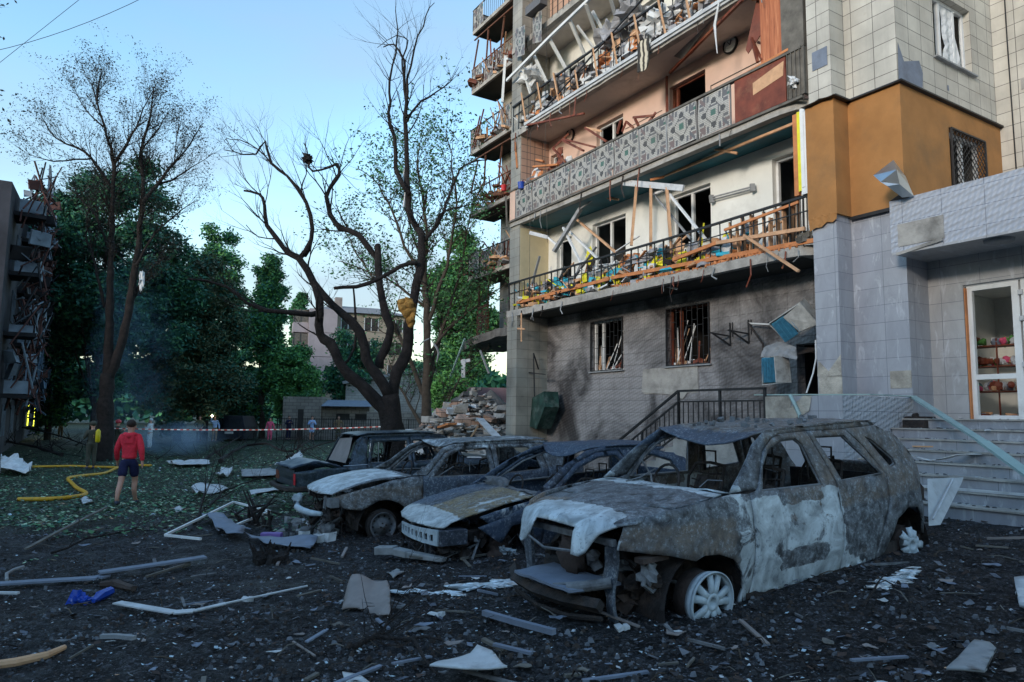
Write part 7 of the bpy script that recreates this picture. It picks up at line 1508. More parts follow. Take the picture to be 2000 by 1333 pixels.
def fillheap(label, s0, s1, z0, n, mats_, nm='wreckage', t0=.06, t1=.9, hh=.22):
    m = MB(BF)
    for k in range(n):
        s_ = rg.uniform(s0, s1); c = (s_, rg.uniform(t0, t1), z0+abs(rg.gauss(0, hh))); q = rg.random()
        if q < .5: m.chunk(c, rg.uniform(.03, .13), rg.randrange(len(mats_)), (1.5, 1, rg.uniform(.15, .6)))
        elif q < .75: m.beam(c, (c[0]+rg.uniform(-.5, .5), max(.03, c[1]+rg.uniform(-.3, .3)), c[2]+rg.uniform(-.1, .5)), .03, .02, rg.randrange(len(mats_)))
        else: m.sheet([(0, 0), (.3, .05), (.35, .25), (.1, .3)], (lambda rr: lambda x, y: (c[0]+x, c[1]+.08*noise.noise(Vector((x*9, y*9, rr))), c[2]+y))(rg.random()*9), .1, mi=rg.randrange(len(mats_)))
    put(nm, m, [M[x] for x in mats_], label, 'wreckage', kind='stuff')
fillheap('countless splinters, film and rags heaped on the first balcony', -10, -1.7, 4.85, 900, ('wood_pale', 'wood_orange', 'cloth_cyan', 'cloth_white', 'rag_grey', 'cloth_yellow', 'char'))
fillheap('countless splinters and film heaped on the third balcony', -9.9, -.8, 10.38, 1000, ('wood_pale', 'cloth_white', 'rag_grey', 'cloth_white', 'char', 'rag_grey', 'wood_orange'), hh=.26)
fillheap('splinters littering the floor of the mosaic-fronted balcony', -10, -7.8, 8.45, 60, ('wood_red', 'wood_orange', 'rag_grey', 'cloth_white'))
# third balcony: leaning white glazing frame, posts, cloths
wf = thing('fallen_glazing', 'long white balcony glazing frame leaning outward over the third balcony', 'window frame', BT(1000, 230, -.1)); m = MB()
tp_ = [BT(990, 158, -.15), BT(1075, 72, -.2), BT(1150, 0, -.3), BT(1170, -25, -.35)]
for a, b in zip(tp_, tp_[1:]): m.beam(a, b, .07, .08)
for (a, b, t0, t1) in (((1020, 130), (1037, 185), -.1, .2), ((1041, 105), (1068, 162), -.1, .3), ((1073, 76), (1108, 140), -.15, .4), ((1113, 40), (1143, 110), -.2, .5), ((1144, 8), (1168, 78), -.3, .5), ((1190, -10), (1210, 60), -.3, .5), ((1241, -20), (1250, 20), -.3, .4)): m.beam(BT(*a, t0), BT(*b, t1), .08, .07)
m.build('mullion_bar', M['white_pvc'], wf)
piece('tall white upright bar standing at the left end of the third balcony', (987, 110), (981, 200), -.1, -.1, .09, .08, 'white_pvc', 'window_bar', 'window bar'); piece('short white bar joining the tall upright to the tiled corner', (990, 115), (1015, 125), -.1, .5, .07, .06, 'white_pvc', 'window_bar', 'window bar')
piece('white sash bar leaning separately right of the glazing frame', (1157, 22), (1182, 68), .1, .5, .07, .06, 'white_pvc', 'window_bar', 'window bar'); piece('white sash side with corner leaning between the frame mullions', (1127, 50), (1160, 95), .0, .5, .06, .05, 'white_pvc', 'window_bar', 'window bar')
for i, (x0, y0, x1, y1) in enumerate(((1018, 182, 1027, 242), (1049, 162, 1057, 212), (1081, 143, 1092, 200), (1123, 138, 1129, 176), (1158, 95, 1167, 155), (1194, 64, 1205, 128), (1238, 30, 1250, 95), (1284, -5, 1300, 68), (1337, -20, 1348, 42))):
    piece('pale wooden post %s along the third balcony railing' % ('first', 'second', 'third', 'fourth', 'fifth', 'sixth', 'seventh', 'eighth', 'ninth')[i]+' from the left', (x0, y0), (x1, y1), -.06, -.04, .045, .04, 'wood_pale', 'post', 'post', 'pale wooden posts of the third balcony')
heap(50, -9.8, -1.5, 10.45, 'third', mts=('wood_pale', 'white_pvc', 'sheet_grey', 'wood_pale'))
for i, (x, y, r, mt, lab) in enumerate(((1040, 150, .28, 'cloth_white', 'white curtain hanging at the left of the third balcony'), (1195, 70, .3, 'rag_grey', 'grey net curtain bunched in the middle of the third balcony'), (1230, 30, .3, 'rag_grey', 'grey curtain blown over the rail at upper middle'), (1140, 150, .22, 'sheet_brown', 'brown cushion on the third balcony floor'), (1190, 118, .2, 'wood_orange', 'tan board bundle on the third balcony floor'), (1290, 50, .3, 'cloth_white', 'white film heap at the right of the third balcony'), (1330, 25, .22, 'rag_grey', 'grey rag bundle near the right end of the third balcony'), (1100, 165, .25, 'rag_grey', 'sooty film bundle at lower left of the third balcony'))):
    m = MB(); m.blob(BT(x, y, .3), r, 3, .6, 2.4, flat=(1.2, 1.0, 1.1), seed=i+20); put('cloth_bundle', m, M[mt], lab, 'cloth')
m = MB(BF); a = BF.inverted() @ BT(1258, 85, -.12); m.sheet([(-.25, -.62), (.0, -.70), (.2, -.55), (.22, .1), (-.22, .05)], lambda x, z: (a.x+x, a.y-.02+.03*math.sin(x*20), a.z+z), .05)
nr = NT('zigzag_blanket'); wv_ = nr.n('ShaderNodeTexWave'); wv_.inputs['Scale'].default_value = 3.5; wv_.inputs['Distortion'].default_value = 4; nr.l(nr.co('Object'), wv_.inputs['Vector']); put('patterned_blanket', m, nr.fin(nr.ramp(wv_.outputs['Fac'], [(.42, (.05, .045, .04)), (.55, (.55, .50, .40))]), .9), 'zigzag patterned blanket hanging over the third balcony edge', 'blanket', solid=.02)
m = MB(BF); ai = BF.inverted(); q = [ai @ BT(*p, t_) for p, t_ in (((1311, 108), .5), ((1392, 38), .1), ((1430, 0), .0), ((1450, -20), .0), ((1470, -20), .2), ((1410, 40), .4), ((1352, 105), .6), ((1332, 116), .6))]
m.add([tuple(p) for p in q], [tuple(range(8))]); put('hanging_strip', m, M['sheet_brown'], 'dark lining strip peeling down from the third balcony ceiling', 'strip', solid=.015)
piece('long brown batten hanging diagonally below the third balcony ceiling', (1308, 143), (1450, 0), .8, -.05, .06, .06, 'wood_red', 'batten', 'batten'); piece('brown batten sticking out under the left end of the third balcony', (1030, 245), (1141, 222), -.1, .1, .06, .05, 'wood_red', 'batten', 'batten')
m = MB(); m.tube([BT(1404, 5, -.1), BT(1396, 50, -.1), BT(1398, 75, -.1), BT(1401, 105, -.1)], [.02, .035, .02, .01], 5); put('torn_ribbon', m, M['cloth_white'], 'torn white ribbon dangling from the third balcony edge', 'ribbon')
# second balcony
for i, (x, y, lab) in enumerate(((1426, 88, 'round wall clock on the pink wall at the right'), (1113, 265, 'round wall clock at the left end of the pink wall'))):
    p = BT(x, y, 1.06); t = thing('wall_clock', lab, 'clock', p); m = MB(); m.lathe([(.001, 0), (.17, 0), (.17, .02)], p, AX_V, 28); m.build('dial', M['white_plaster'] if i == 0 else M['pink'], t); m = MB(); m.lathe([(.17, -.02), (.20, -.02), (.20, .03), (.17, .03)], p, AX_V, 28, closed=True); m.build('rim', M['black_iron'], t, smooth=True)
    for a in (2.2, 1.2): m = MB(); m.beam(p-AX_V*.01, p-AX_V*.01+(AX_U*math.cos(a)+AX_Z*math.sin(a))*.11, .012, .012); m.build('hand', M['black_iron'], t)
for lab, a, b, ta, tb_, w_, mt in (('red-brown post standing against the pink wall left of the doorway', (1302, 150), (1303, 222), .95, .95, .10, 'wood_red'), ('red-brown bar leaning up to the left clock', (1080, 290), (1110, 262), .1, .5, .05, 'wood_red'), ('red-brown long bar falling right from the left clock', (1100, 272), (1163, 288), .2, .0, .05, 'wood_red'), ('lower red-brown bar crossing the left railing', (1098, 274), (1140, 295), .2, .0, .05, 'wood_red'), ('red-brown bar falling to the rail under the left clock', (1080, 290), (1105, 318), .1, .0, .05, 'wood_red'), ('red-brown bar in front of the second window', (1143, 250), (1185, 277), .1, .0, .05, 'wood_red'), ('short pink bar by the second window', (1145, 250), (1175, 257), .1, .2, .03, 'wood_pale'),
    ('thin red bar upright near the second window', (1205, 262), (1212, 236), .0, .1, .04, 'wood_red'), ('left leg of the red triangle on the mosaic rail', (1215, 258), (1223, 238), .0, .1, .04, 'wood_red'), ('right leg of the red triangle on the mosaic rail', (1223, 238), (1237, 250), .1, .0, .04, 'wood_red'), ('red bar lying above the mosaic rail', (1237, 230), (1278, 226), .1, .0, .05, 'wood_red'), ('short dark bar stuck in the mosaic rail', (1240, 232), (1247, 246), .1, .0, .05, 'wood_red'), ('dark bar slanting at the end of the red bar', (1268, 238), (1281, 220), .0, .1, .05, 'wood_red'),
    ('flat tan board low at the left end of the mosaic balcony', (1042, 326), (1090, 322), .0, .1, .07, 'wood_orange'), ('tan board above the flat one at the left end', (1048, 313), (1062, 316), .0, .1, .12, 'wood_orange'), ('thin orange edge board lying along the mosaic rail', (1415, 168), (1540, 97), .03, .03, .04, 'wood_orange'), ('red-brown bar beside the wooden cupboard', (1468, 75), (1480, 122), .2, .1, .05, 'wood_red'), ('thin dark bar crossing near the cupboard foot', (1468, 75), (1488, 118), .3, .1, .03, 'wood_red'), ('brown cross bar behind the cupboard', (1480, 83), (1510, 92), .6, .6, .05, 'wood_red'), ('brown upright behind the cupboard', (1494, 70), (1494, 118), .6, .6, .05, 'wood_red'),
    ('tan batten running along the teal ceiling', (1295, 345), (1550, 242), .6, .25, .05, 'wood_pale'), ('short tan board crossing the ceiling batten', (1390, 290), (1440, 300), .3, .5, .07, 'wood_pale'), ('tan batten stub at the left of the ceiling', (1165, 384), (1208, 390), .5, .7, .06, 'wood_pale'), ('orange batten end above the white beam', (1270, 352), (1297, 346), .3, .5, .05, 'wood_orange'),
    ('orange upright board at the left end of the mosaic balcony', (1006, 280), (1010, 330), .05, .05, .14, 'wood_orange'), ('dark upright pipe at the building corner', (988, 385), (990, 445), -.1, -.1, .06, 'wood_grey')):
    piece(lab, a, b, ta, tb_, w_, .05, mt, 'broken_bar', 'bar')
m = MB(BF); p = ai @ BT(1478, 30, .3); m.sheet([(-.25, -.65), (-.20, -.75), (.08, -.45), (.25, .8), (.15, .85)], lambda x, z: (p.x+x, p.y+.2*x, p.z+z), .2); put('loose_panel', m, M['wood_red'], 'red-brown loose panel leaning left of the grained cupboard', 'panel', solid=.02)
m = MB(); m.blob(BT(1550, 160, -.08), .09, 2, .6, 3, seed=3); put('stuffed_rag', m, M['cloth_white'], 'small grey-white rag stuffed at the corner of the mosaic balcony', 'rag')
for x, y, mt, lab in ((1018, 363, 'blue_plastic', 'small blue plastic bucket at the building corner'), (984, 368, 'red_paint', 'red plastic thing on the wing balcony beside the corner')):
    m = MB(); p = BT(x, y, -.1 if mt == 'blue_plastic' else 1.2); m.tube([p-Vector((0, 0, .1)), p+Vector((0, 0, .1))], [.08, .11], 14); put('bucket', m, M[mt], lab, 'bucket')
# white bracket rail and right-end yellow insulation on the first balcony
m = MB(); m.beam(BT(1390, 386, 1.0), BT(1470, 365, 1.0), .03, .03); m.beam(BT(1392, 390, 1.0), BT(1470, 369, 1.0), .03, .02); m.beam(BT(1389, 382, 1.0), BT(1391, 396, 1.0), .06, .1); m.beam(BT(1469, 360, 1.0), BT(1471, 374, 1.0), .06, .1); put('drying_rack', m, M['sheet_grey'], 'grey folded drying rack mounted on the white wall', 'rack')
m = MB(BF); m.box(-.17, -.08, .02, .1, 5.75, 7.3, 0); m.box(-.05, .02, -.02, .08, 5.8, 7.3, 1); m.box(.02, .15, -.03, .12, 5.72, 7.33, 2); m.box(.04, .10, -.045, -.031, 5.85, 7.2, 2)
t2 = put('glazing_post', m, [M['wood_orange'], M['cloth_yellow'], M['white_pvc']], 'white glazing post with yellow foam and orange batten beside the ochre pier', 'post')
m = MB(BF)
for k in range(5): m.beam((-.15+k*.07, .05, 4.85), (-.15+k*.07, .05, 5.7), .02, .02)
for k in range(12): m.chunk((U(-.1, .18), U(0, .2), 4.9+U(0, .1)), U(.04, .09), 0)
put('corner_grating', m, M['wood_grey'], 'grey weathered grating at the right corner of the first balcony', 'grating')

# wreckage on the wing balconies and loose wires
for z, nm in ((10.34, 'rust-framed wing balcony'), (13.1, 'upper wing balcony'), (15.9, 'topmost visible wing balcony'), (7.56, 'lowest wing balcony')):
    m = MB(BF)
    for k in range(110):
        s_ = rg.uniform(-18.6, -14.8); t_ = rg.uniform(2.95, 4.1)
        if rg.random() < .55: m.beam((s_, t_, z+rg.uniform(0, .5)), (s_+rg.uniform(-.9, .9), t_+rg.uniform(-.35, .3), z+rg.uniform(0, 1.5)), rg.uniform(.03, .06), .03, rg.randrange(4))
        else: m.chunk((s_, t_, z+abs(rg.gauss(0, .3))), rg.uniform(.04, .2), rg.randrange(4), (1.5, 1, .4))
    put('wreckage', m, [M['rust_iron'], M['wood_pale'], M['rag_grey'], M['wood_red']], 'splinters and twisted bars heaped on the '+nm, 'wreckage', kind='stuff')
m = MB(BF)
for k in range(60):
    s_ = rg.uniform(-10.1, .1); lv = rg.choice((4.65, 4.65, 7.42, 10.2, 10.2, 12.98)); ln = rg.uniform(.08, .5)
    m.tube([(s_, -.02, lv+.1), (s_+rg.uniform(-.05, .05), -.05, lv-ln*.5), (s_+rg.uniform(-.1, .1), -.04, lv-ln)], rg.choice((.006, .01, .018)), 4, rg.randrange(3))
put('dangling_shreds', m, [M['char'], M['sheet_grey'], M['wood_red']], 'thin shreds and wires dangling from the balcony slab edges', 'shreds', kind='stuff')

# ground clutter too small and many to tell apart
rg = random.Random(21); m = MB()
for k in range(1500):
    d = 2.3*(18/2.3)**rg.random(); a = R(rg.uniform(-44, 42)); x, y = d*math.sin(a), d*math.cos(a)
    if noise.noise(Vector((x*.6, y*.6, 2))) < -.05: continue
    z = GZ(x, y)+.015; b = rg.uniform(0, 6.28); ln = rg.uniform(.04, .26); r_ = rg.uniform(.002, .007)
    p = Vector((x, y, z)); q = p+Vector((math.cos(b)*ln, math.sin(b)*ln, rg.uniform(-.01, .05))); m.tube([p, p.lerp(q, .5)+Vector((0, 0, rg.uniform(0, .03))), q], [r_, r_, r_*.5], 4, rg.choice((0, 0, 1, 2)), cap=False)
tag(m.build('twig_litter', [M['bark_burnt'], M['bark_brown'], M['wood_grey']]), 'fine twigs and splinters littered all over the burnt yard', 'twigs', kind='stuff')
m = MB()
for k in range(420):
    d = 2.6*(22/2.6)**rg.random(); a = R(rg.uniform(-44, 42)); x, y = d*math.sin(a), d*math.cos(a); z = GZ(x, y)+.012; s_ = rg.uniform(.02, .085); b = rg.uniform(0, 6.28); mi = rg.choice((0, 0, 0, 1, 1, 2, 3, 4))
    ca, sa = math.cos(b)*s_, math.sin(b)*s_; k1, k2 = rg.uniform(.3, .9), rg.uniform(-.5, .5)
    o_ = [(-1, -k1), (.2, -k1*.8), (1, -k1*.3), (.8, k1), (-.3, k1*.7)]
    m.sheet(o_, lambda u_, v_: (x+ca*u_-sa*v_, y+sa*u_+ca*v_, z+abs(u_)*s_*.35*abs(k2)+s_*.25*noise.noise(Vector((u_*1.5, v_*1.5, k)))+.01), .5, mi=mi)
for k in range(150):
    d = 2.8*(16/2.8)**rg.random(); a = R(rg.uniform(-44, 42)); x, y = d*math.sin(a), d*math.cos(a); z = GZ(x, y)+.02; b = rg.uniform(0, 6.28); ln = rg.uniform(.1, .45)
    m.beam((x, y, z), (x+math.cos(b)*ln, y+math.sin(b)*ln, z+rg.uniform(-.01, .05)), rg.uniform(.012, .035), rg.uniform(.006, .02), rg.choice((0, 1, 4, 4, 3)))
tag(m.build('debris_scraps', [M['sheet_blue'], M['sheet_brown'], M['white'], M['char_grey'], M['wood_grey']], solid=.004), 'bent scraps of tin, lath and plaster littered over the burnt yard', 'debris', kind='stuff')
m = MB(); tips = []
for k in range(70):
    p = G(rg.uniform(270, 640), rg.uniform(862, 912)) if k < 45 else G(rg.uniform(-20, 170), rg.uniform(850, 895)); b = rg.uniform(0, 6.28)
    twig(m, p+Vector((0, 0, .03)), Vector((math.cos(b), math.sin(b)*.4, rg.uniform(.05, .7))).normalized(), rg.uniform(.5, 1.5), rg.uniform(.012, .03), 1, tips, rg, .1)
tag(m.build('brushwood', M['bark_burnt']), 'tangle of snapped thin branches spread over the far lawn', 'brushwood', kind='stuff')
# ------------------------------------------------------------------ buildings in the distance
def frame_at(x, y, z, ax, ay):
    u_ = Vector((ax, ay, 0)).normalized(); v_ = Vector((-u_.y, u_.x, 0))
    return Matrix(((u_.x, v_.x, 0, x), (u_.y, v_.y, 0, y), (0, 0, 1, z), (0, 0, 0, 1)))
# unseen block added behind the camera to keep the low sun off the yard
Tb = frame_at(-25, -24, -.3, .78, -.62); t = thing('unseen_shade_block', 'long unseen apartment block added behind the viewer to shade the yard', 'building', Tb @ Vector((0, 0, 0)))
m = MB(Tb); m.box(-42, 42, -6, 6, 0, 13.6); m.build('wall', M['grey_brick'], t)
m = MB(Tb); m.box(-42.4, 42.4, -6.4, 6.4, 13.6, 14.1); m.build('roof', M['concrete'], t)
m = MB(Tb)
for k in range(20):
    for z in (1.2, 4.0, 6.8, 9.6): m.box(-40+k*4.1, -38.4+k*4.1, 6.0, 6.03, z, z+1.4)
m.build('window_band', M['dark_room'], t)
# wrecked block at the left edge
e = Vector((-.525, .851)); Lb = frame_at(-28.9, 41.5, -.5, -.525, .851)   # x runs away from the camera, y negative faces the yard
t = thing('wrecked_block', 'dark shattered apartment block with hanging balconies at the left edge', 'building', Lb @ Vector((10, 4, 0)))
m = MB(Lb)
tops = [(-14, 11.9), (-4, 13.0), (3.7, 13.9), (10, 13.6), (14, 14.6), (22, 13.8), (24, 15), (33, 14.6), (44, 15.2)]
for (a, za), (b, zb_) in zip(tops, tops[1:]):
    m.add([(a, 0, 0), (b, 0, 0), (b, 0, zb_), (a, 0, za), (a, 11, 0), (b, 11, 0), (b, 11, zb_), (a, 11, za)], [(0, 1, 2, 3), (4, 7, 6, 5), (3, 2, 6, 7), (1, 5, 6, 2), (0, 3, 7, 4)])
sooty_brick = plain('sooty_block_wall', (.05, .05, .06), .9, .5, .8); block_red = plain('sooty_red_brick', (.085, .036, .032), .9, .4, .8); m.build('wall', sooty_brick, t)
m = MB(Lb); pl = [plain('dull_blue_balcony', (.11, .18, .27), .8, .5, 1.2), plain('dark_slab', (.022, .022, .026), .9, .3, 2), plain('dirty_white_balcony', (.20, .25, .31), .8, .5, 1.2), block_red, plain('blue_balcony_cloth', (.02, .16, .36), .6, .3, 2)]
bal = []
rg = random.Random(8)
for x in (-12, -6, -1, 5, 11, 18, 26, 35):
    for fl in range(4):
        z = 2.7+fl*2.75
        if z+1 > lerp_tab(tops, x): continue
        bw = 1.9 if x < 12 else 2.6; m = MB(Lb); tl = rg.uniform(-.25, .25); c = rg.randrange(3)
        m.add([(x, -1.25, z+tl*.3), (x+bw, -1.0, z-tl*.5), (x+bw, 0, z), (x, 0, z), (x, -1.25, z+.18+tl*.3), (x+bw, -1.0, z+.18-tl*.5), (x+bw, 0, z+.18), (x, 0, z+.18)], [(0, 3, 2, 1), (4, 5, 6, 7), (0, 1, 5, 4), (1, 2, 6, 5), (3, 0, 4, 7)], 0)
        hgt = rg.choice((1.05, 1.05, 2.35)) if x < 30 else 2.4
        m.sheet([(x, z+.1), (x+bw, z+.05), (x+bw-.2, z+rg.uniform(.6, 1.1)), (x+bw*.6, z+rg.uniform(.5, 1.1)), (x+bw*.3, z+rg.uniform(.8, 1.2)), (x+.1, z+rg.uniform(.6, 1.1))], lambda a_, z_: (a_, -1.15-.25*noise.noise(Vector((a_, z_, fl))), z_), .5, mi=1); m.box(x, x+.04, -1.1, -.2, z+.18, z+rg.uniform(.5, 1.0), 1)
        if hgt > 2:
            for a in (0, bw*.5, bw): m.beam((x+a, -1.22, z+1.1), (x+a+rg.uniform(-.1, .1), -1.22, z+2.55), .07, .07, 1)
            m.beam((x, -1.22, z+2.5), (x+bw, -1.22, z+2.45), .08, .08, 1)
        for k in range(40): a = x+rg.uniform(-.3, 3); m.beam((a, -1.1+rg.uniform(-.3, .8), z+rg.uniform(.0, 2)), (a+rg.uniform(-1, 1), -1.1+rg.uniform(-.6, .9), z+rg.uniform(-.8, 2.7)), .06, .05, rg.choice((0, 0, 1, 2, 2)))
        for k in range(8): a = x+rg.uniform(-.2, 3); m.chunk((a, -1.0+rg.uniform(-.4, .7), z+rg.uniform(.1, 2.2)), rg.uniform(.1, .4), rg.choice((0, 1, 2)), (1.2, .3, 1.0))
        m.build('balcony', [pl[1], [pl[0], pl[2], pl[3]][c] if not (x == 18 and fl == 2) else pl[4], pl[3]], t)
for x in (-9, -3, 2.5, 9, 15, 23, 31, 39):
    for fl in range(5):
        z = .9+fl*2.75
        if z+1.5 > lerp_tab(tops, x): continue
        m = MB(Lb); m.box(x, x+1.5, -.03, -.005, z, z+1.5, 0); m.beam((x, -.05, z), (x, -.05, z+1.5), .06, .06, 1); m.beam((x+.75, -.05, z), (x+.75, -.05, z+1.5), .06, .06, 1); m.beam((x+1.5, -.05, z), (x+1.5, -.05, z+1.5), .06, .06, 1)
        m.build('window', [M['dark_room'], pl[2]], t)
m = MB(Lb)
for k in range(150):
    x = rg.uniform(-6, 24); z = lerp_tab(tops, x); m.beam((x, rg.uniform(-.5, 4), z-.6), (x+rg.uniform(-1.5, 1.5), rg.uniform(-1.6, 5), z+rg.uniform(-.3, 1.4)), .08, .12)
m.build('broken_rafter', block_red, t)
for x, z in ((14.5, 2.9), (25, 2.6), (16.5, 9.2)):
    m = MB(Lb); m.box(x, x+(.7 if z < 5 else .9), -.08, -.05, z-(1.9 if z < 5 else 0), z-.3 if z < 5 else z+1.1); m.build('lit_window', M['lit_yellow'], t)
    if z < 5: m = MB(Lb); m.box(x+.1, x+.5, -.2, -.1, z-.15, z+.02); m.build('door_lamp', M['lit_white'], t)
# pale balconied house beyond the lawn
Hb = frame_at(-22.6, 78, -.3, .93, .36); t = thing('pale_apartment_house', 'pale five storey apartment house with lilac balconies behind the bushes', 'building', Hb @ Vector((8, 5, 0)))
beige = plain('pale_house_wall', (.30, .255, .20), .9, .12, .5); lil = plain('lilac_balcony_panel', (.32, .28, .30), .8, .1, .8); m = MB(Hb); m.box(0, 11, 0, 9, 0, 13.4); m.build('wall', beige, t)
m = MB(Hb); m.add([(-.4, -.5, 13.4), (11.4, -.5, 13.4), (11.4, 9.5, 13.4), (-.4, 9.5, 13.4), (3, 4.5, 14.8), (8.5, 4.5, 14.8)], [(0, 1, 5, 4), (2, 3, 4, 5), (1, 2, 5), (3, 0, 4)]); m.box(3.2, 4.0, 3, 4, 14, 15.6); m.build('roof', M['sheet_brown'], t)
for fl in range(5):
    z = .9+fl*2.65
    for x in (3.6, 6.2, 9.0):
        m = MB(Hb); m.box(x, x+1.5, -.04, -.01, z, z+1.45, 0); m.box(x-.08, x, -.07, 0, z, z+1.45, 1); m.box(x+1.5, x+1.58, -.07, 0, z, z+1.45, 1); m.box(x+.7, x+.78, -.07, 0, z, z+1.45, 1); m.build('window', [M['dark_room'], M['white']], t)
for fl in (2, 3, 4):
    m = MB(Hb); z = .3+fl*2.65; m.box(-.0, 3.0, -1.1, 0, z, z+2.6); m.box(-1.6, -.02, -.3, 1.8, z, z+1.1); m.build('balcony', lil, t)
    m = MB(Hb)
    for x in (-1.6, -.9, -.1): m.beam((x, -.3, z+1.1), (x, -.3, z+2.6), .08, .08)
    m.box(-1.55, -.05, -.25, -.2, z+1.15, z+2.5); m.build('glazing', M['wood_grey'], t)
# sheds, white gable and purple wall
def pfr(px, py, Y, ax=1, ay=0, k=1.0): p = at(px, py, Y); return frame_at(p.x, p.y, ground_z(p.x, p.y)-.2, ax, ay) @ Matrix.Scale(k, 4)
Sb = pfr(550, 850, 53, .995, .1, 1.17); t = thing('block_shed', 'low brick shed with corrugated awning and two slit windows across the lawn', 'shed', Sb @ Vector((2.5, 1, 0)))
m = MB(Sb); wall_h = 2.5
m.box(0, 2.4, 0, 4, 0, 2.9); m.box(2.4, 5.4, .3, 4, 0, 2.45); m.build('wall', M['grey_brick'], t)
m = MB(Sb)
for k in range(40): x = 2.42+k*.078; m.add([(x, -.5, 2.30), (x+.039, -.5, 2.34), (x+.078, -.5, 2.30), (x, 2.4, 2.74), (x+.039, 2.4, 2.78), (x+.078, 2.4, 2.74)], [(0, 1, 4, 3), (1, 2, 5, 4)])
m.build('awning', M['sheet_blue'], t, solid=.02)
for x in (3.3, 4.5): m = MB(Sb); m.box(x, x+.85, .26, .31, 1.45, 1.85); m.build('slit_window', M['dark_room'], t)
m = MB(Sb); m.box(.95, 1.3, -.03, .02, .2, 2.1); m.build('doorway', M['dark_room'], t)
Wb = pfr(715, 850, 52, .99, .12, 1.17); m = MB(Wb); m.box(0, 6.0, .0, .3, 0, 1.95); tag(m.build('yard_wall', M['grey_brick']), 'low block wall running right from the shed behind the charred trunk', 'wall')
Gb = pfr(672, 850, 62, .97, .25); t = thing('gabled_house', 'white painted brick gable end with sloping roof edge behind the shed', 'house', Gb @ Vector((4, 2, 0)))
m = MB(Gb); m.add([(0, 0, 0), (9, 0, 0), (9, 0, 6.6), (0, 0, 4.9), (0, 8, 0), (9, 8, 0), (9, 8, 6.6), (0, 8, 4.9)], [(0, 1, 2, 3), (4, 7, 6, 5), (0, 3, 7, 4), (1, 5, 6, 2)]); m.build('wall', M['pale_brick'], t)
m = MB(Gb); m.add([(-.3, -.3, 4.86), (9.3, -.3, 6.7), (9.3, 8.3, 6.7), (-.3, 8.3, 4.86)], [(0, 1, 2, 3)]); m.build('roof', M['sheet_grey'], t, solid=.25)
Pb = pfr(845, 850, 40, .98, .1); m = MB(Pb); m.box(0, 7, 0, .3, 0, 3.6); mv = plain('mauve_wall', (.16, .11, .135), .9, .25, 1.2); t2 = m.build('graffiti_wall', mv); tag(t2, 'mauve wall with green scrawl seen beneath the broken slab', 'wall')
m = MB(Pb); m.sheet([(.9, 1.9), (1.3, 1.6), (1.5, 2.3), (1.2, 2.6), (1.0, 2.3)], lambda x, y: (x, -.012, y), .2); m.build('painted_patch', M['leaf_bright'], t2)
# fence and barrier tape
m = MB(); P0_, P1_ = at(540, 862, 51.5), at(830, 862, 50.5)
for k in range(64): p = P0_.lerp(P1_, k/63); z = ground_z(p.x, p.y); m.beam((p.x, p.y, z-.1), (p.x, p.y, z+1.6), .03 if k % 8 else .07, .03 if k % 8 else .07)
for h in (.2, 1.55): m.beam((P0_.x, P0_.y, ground_z(P0_.x, P0_.y)+h), (P1_.x, P1_.y, ground_z(P1_.x, P1_.y)+h), .04, .04)
tag(m.build('metal_fence', M['black_iron']), 'thin metal bar fence in front of the low shed', 'fence')
m = MB(); a, b = at(215, 838, 34), at(760, 834, 36); n_ = 60; vs = []
for k in range(n_+1): p = a.lerp(b, k/n_)-Vector((0, 0, .25*(1-(2*k/n_-1)**2)*.5)); vs += [p, p+Vector((0, .02*math.sin(k), .05))]
m.add(vs, [(2*k, 2*k+2, 2*k+3, 2*k+1) for k in range(n_)]); tag(m.build('barrier_tape', M['tape'], solid=.004), 'red and white barrier tape strung across the yard', 'tape')
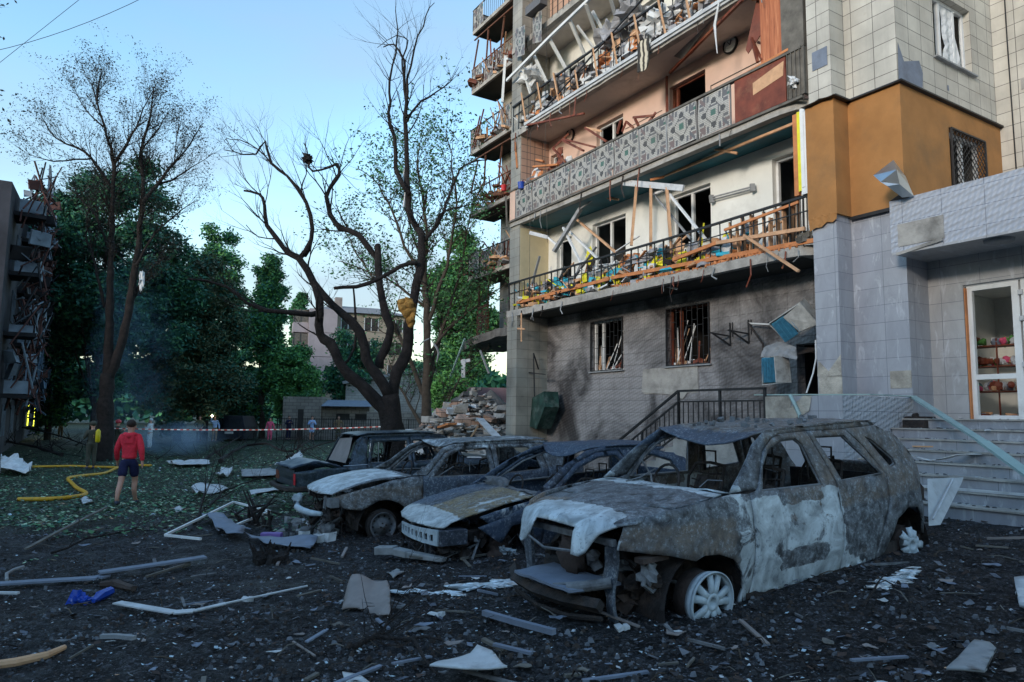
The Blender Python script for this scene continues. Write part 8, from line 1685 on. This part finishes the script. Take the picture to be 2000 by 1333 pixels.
# dark van
Vb = pfr(447, 862, 50, .98, .15); t = thing('van', 'dark van parked under the trees right of the torch holder', 'van', Vb @ Vector((0, 1, 0)))
m = MB(Vb); m.sheet([(-1.0, .35), (1.0, .35), (1.0, 1.2), (.82, 1.95), (-.82, 1.95), (-1.0, 1.2)], lambda x, z: (x, 0, z), .4); m.build('rear_panel', M['car_paint'], t, solid=.05)
m = MB(Vb); m.add([(-1.0, 0, .35), (-1.0, 0, 1.2), (-.82, 0, 1.95), (.82, 0, 1.95), (1.0, 0, 1.2), (1.0, 0, .35), (-1.0, 4.6, .35), (-1.0, 4.6, 1.2), (-.82, 3.9, 1.95), (.82, 3.9, 1.95), (1.0, 4.6, 1.2), (1.0, 4.6, .35)], [(k, k+1, k+7, k+6) for k in range(5)]+[(6, 7, 8, 9, 10, 11)]); m.build('body', M['car_paint'], t)
for a in (-.72, .05): m = MB(Vb); m.box(a, a+.66, -.05, -.03, 1.15, 1.75); m.build('rear_window', M['glass'], t)
for a in (-.85, .85): m = MB(Vb); m.tube([(a-.1, .8, .33), (a+.1, .8, .33)], .33, 18); m.build('wheel', M['rubber'], t)
m = MB(Vb); m.box(-.3, .3, -.06, -.05, .7, .85); m.build('number_plate', M['white'], t)

# far wood closing the horizon
rg = random.Random(3); V = []; Fc = []; mi = []
for k in range(52000):
    x = rg.uniform(-150, 120); y = 120+25*noise.noise(Vector((x*.03, 0, 0)))+rg.uniform(0, 16); top = 9+4*noise.noise(Vector((x*.06, 2, 0)))+3*noise.noise(Vector((x*.3, 5, 0)))
    z = top*rg.random()**.6; s_ = rg.uniform(.5, 1.2); a = Vector((rg.gauss(0, 1), rg.gauss(0, 1), rg.gauss(0, 1))).normalized(); b = a.orthogonal().normalized(); n0 = len(V); c = Vector((x, y, z))
    V += [tuple(c-a*s_), tuple(c+b*s_*.6), tuple(c+a*s_), tuple(c-b*s_*.6)]; Fc.append((n0, n0+1, n0+2, n0+3)); mi.append(rg.randrange(2))
me = bpy.data.meshes.new('far_wood'); me.from_pydata(V, [], Fc); me.materials.append(M['leaf_dark']); me.materials.append(M['leaf_green']); me.polygons.foreach_set('material_index', mi)
o = bpy.data.objects.new('far_wood', me); scene.collection.objects.link(o); tag(o, 'far dark wood closing the horizon behind the houses', 'wood', kind='stuff')
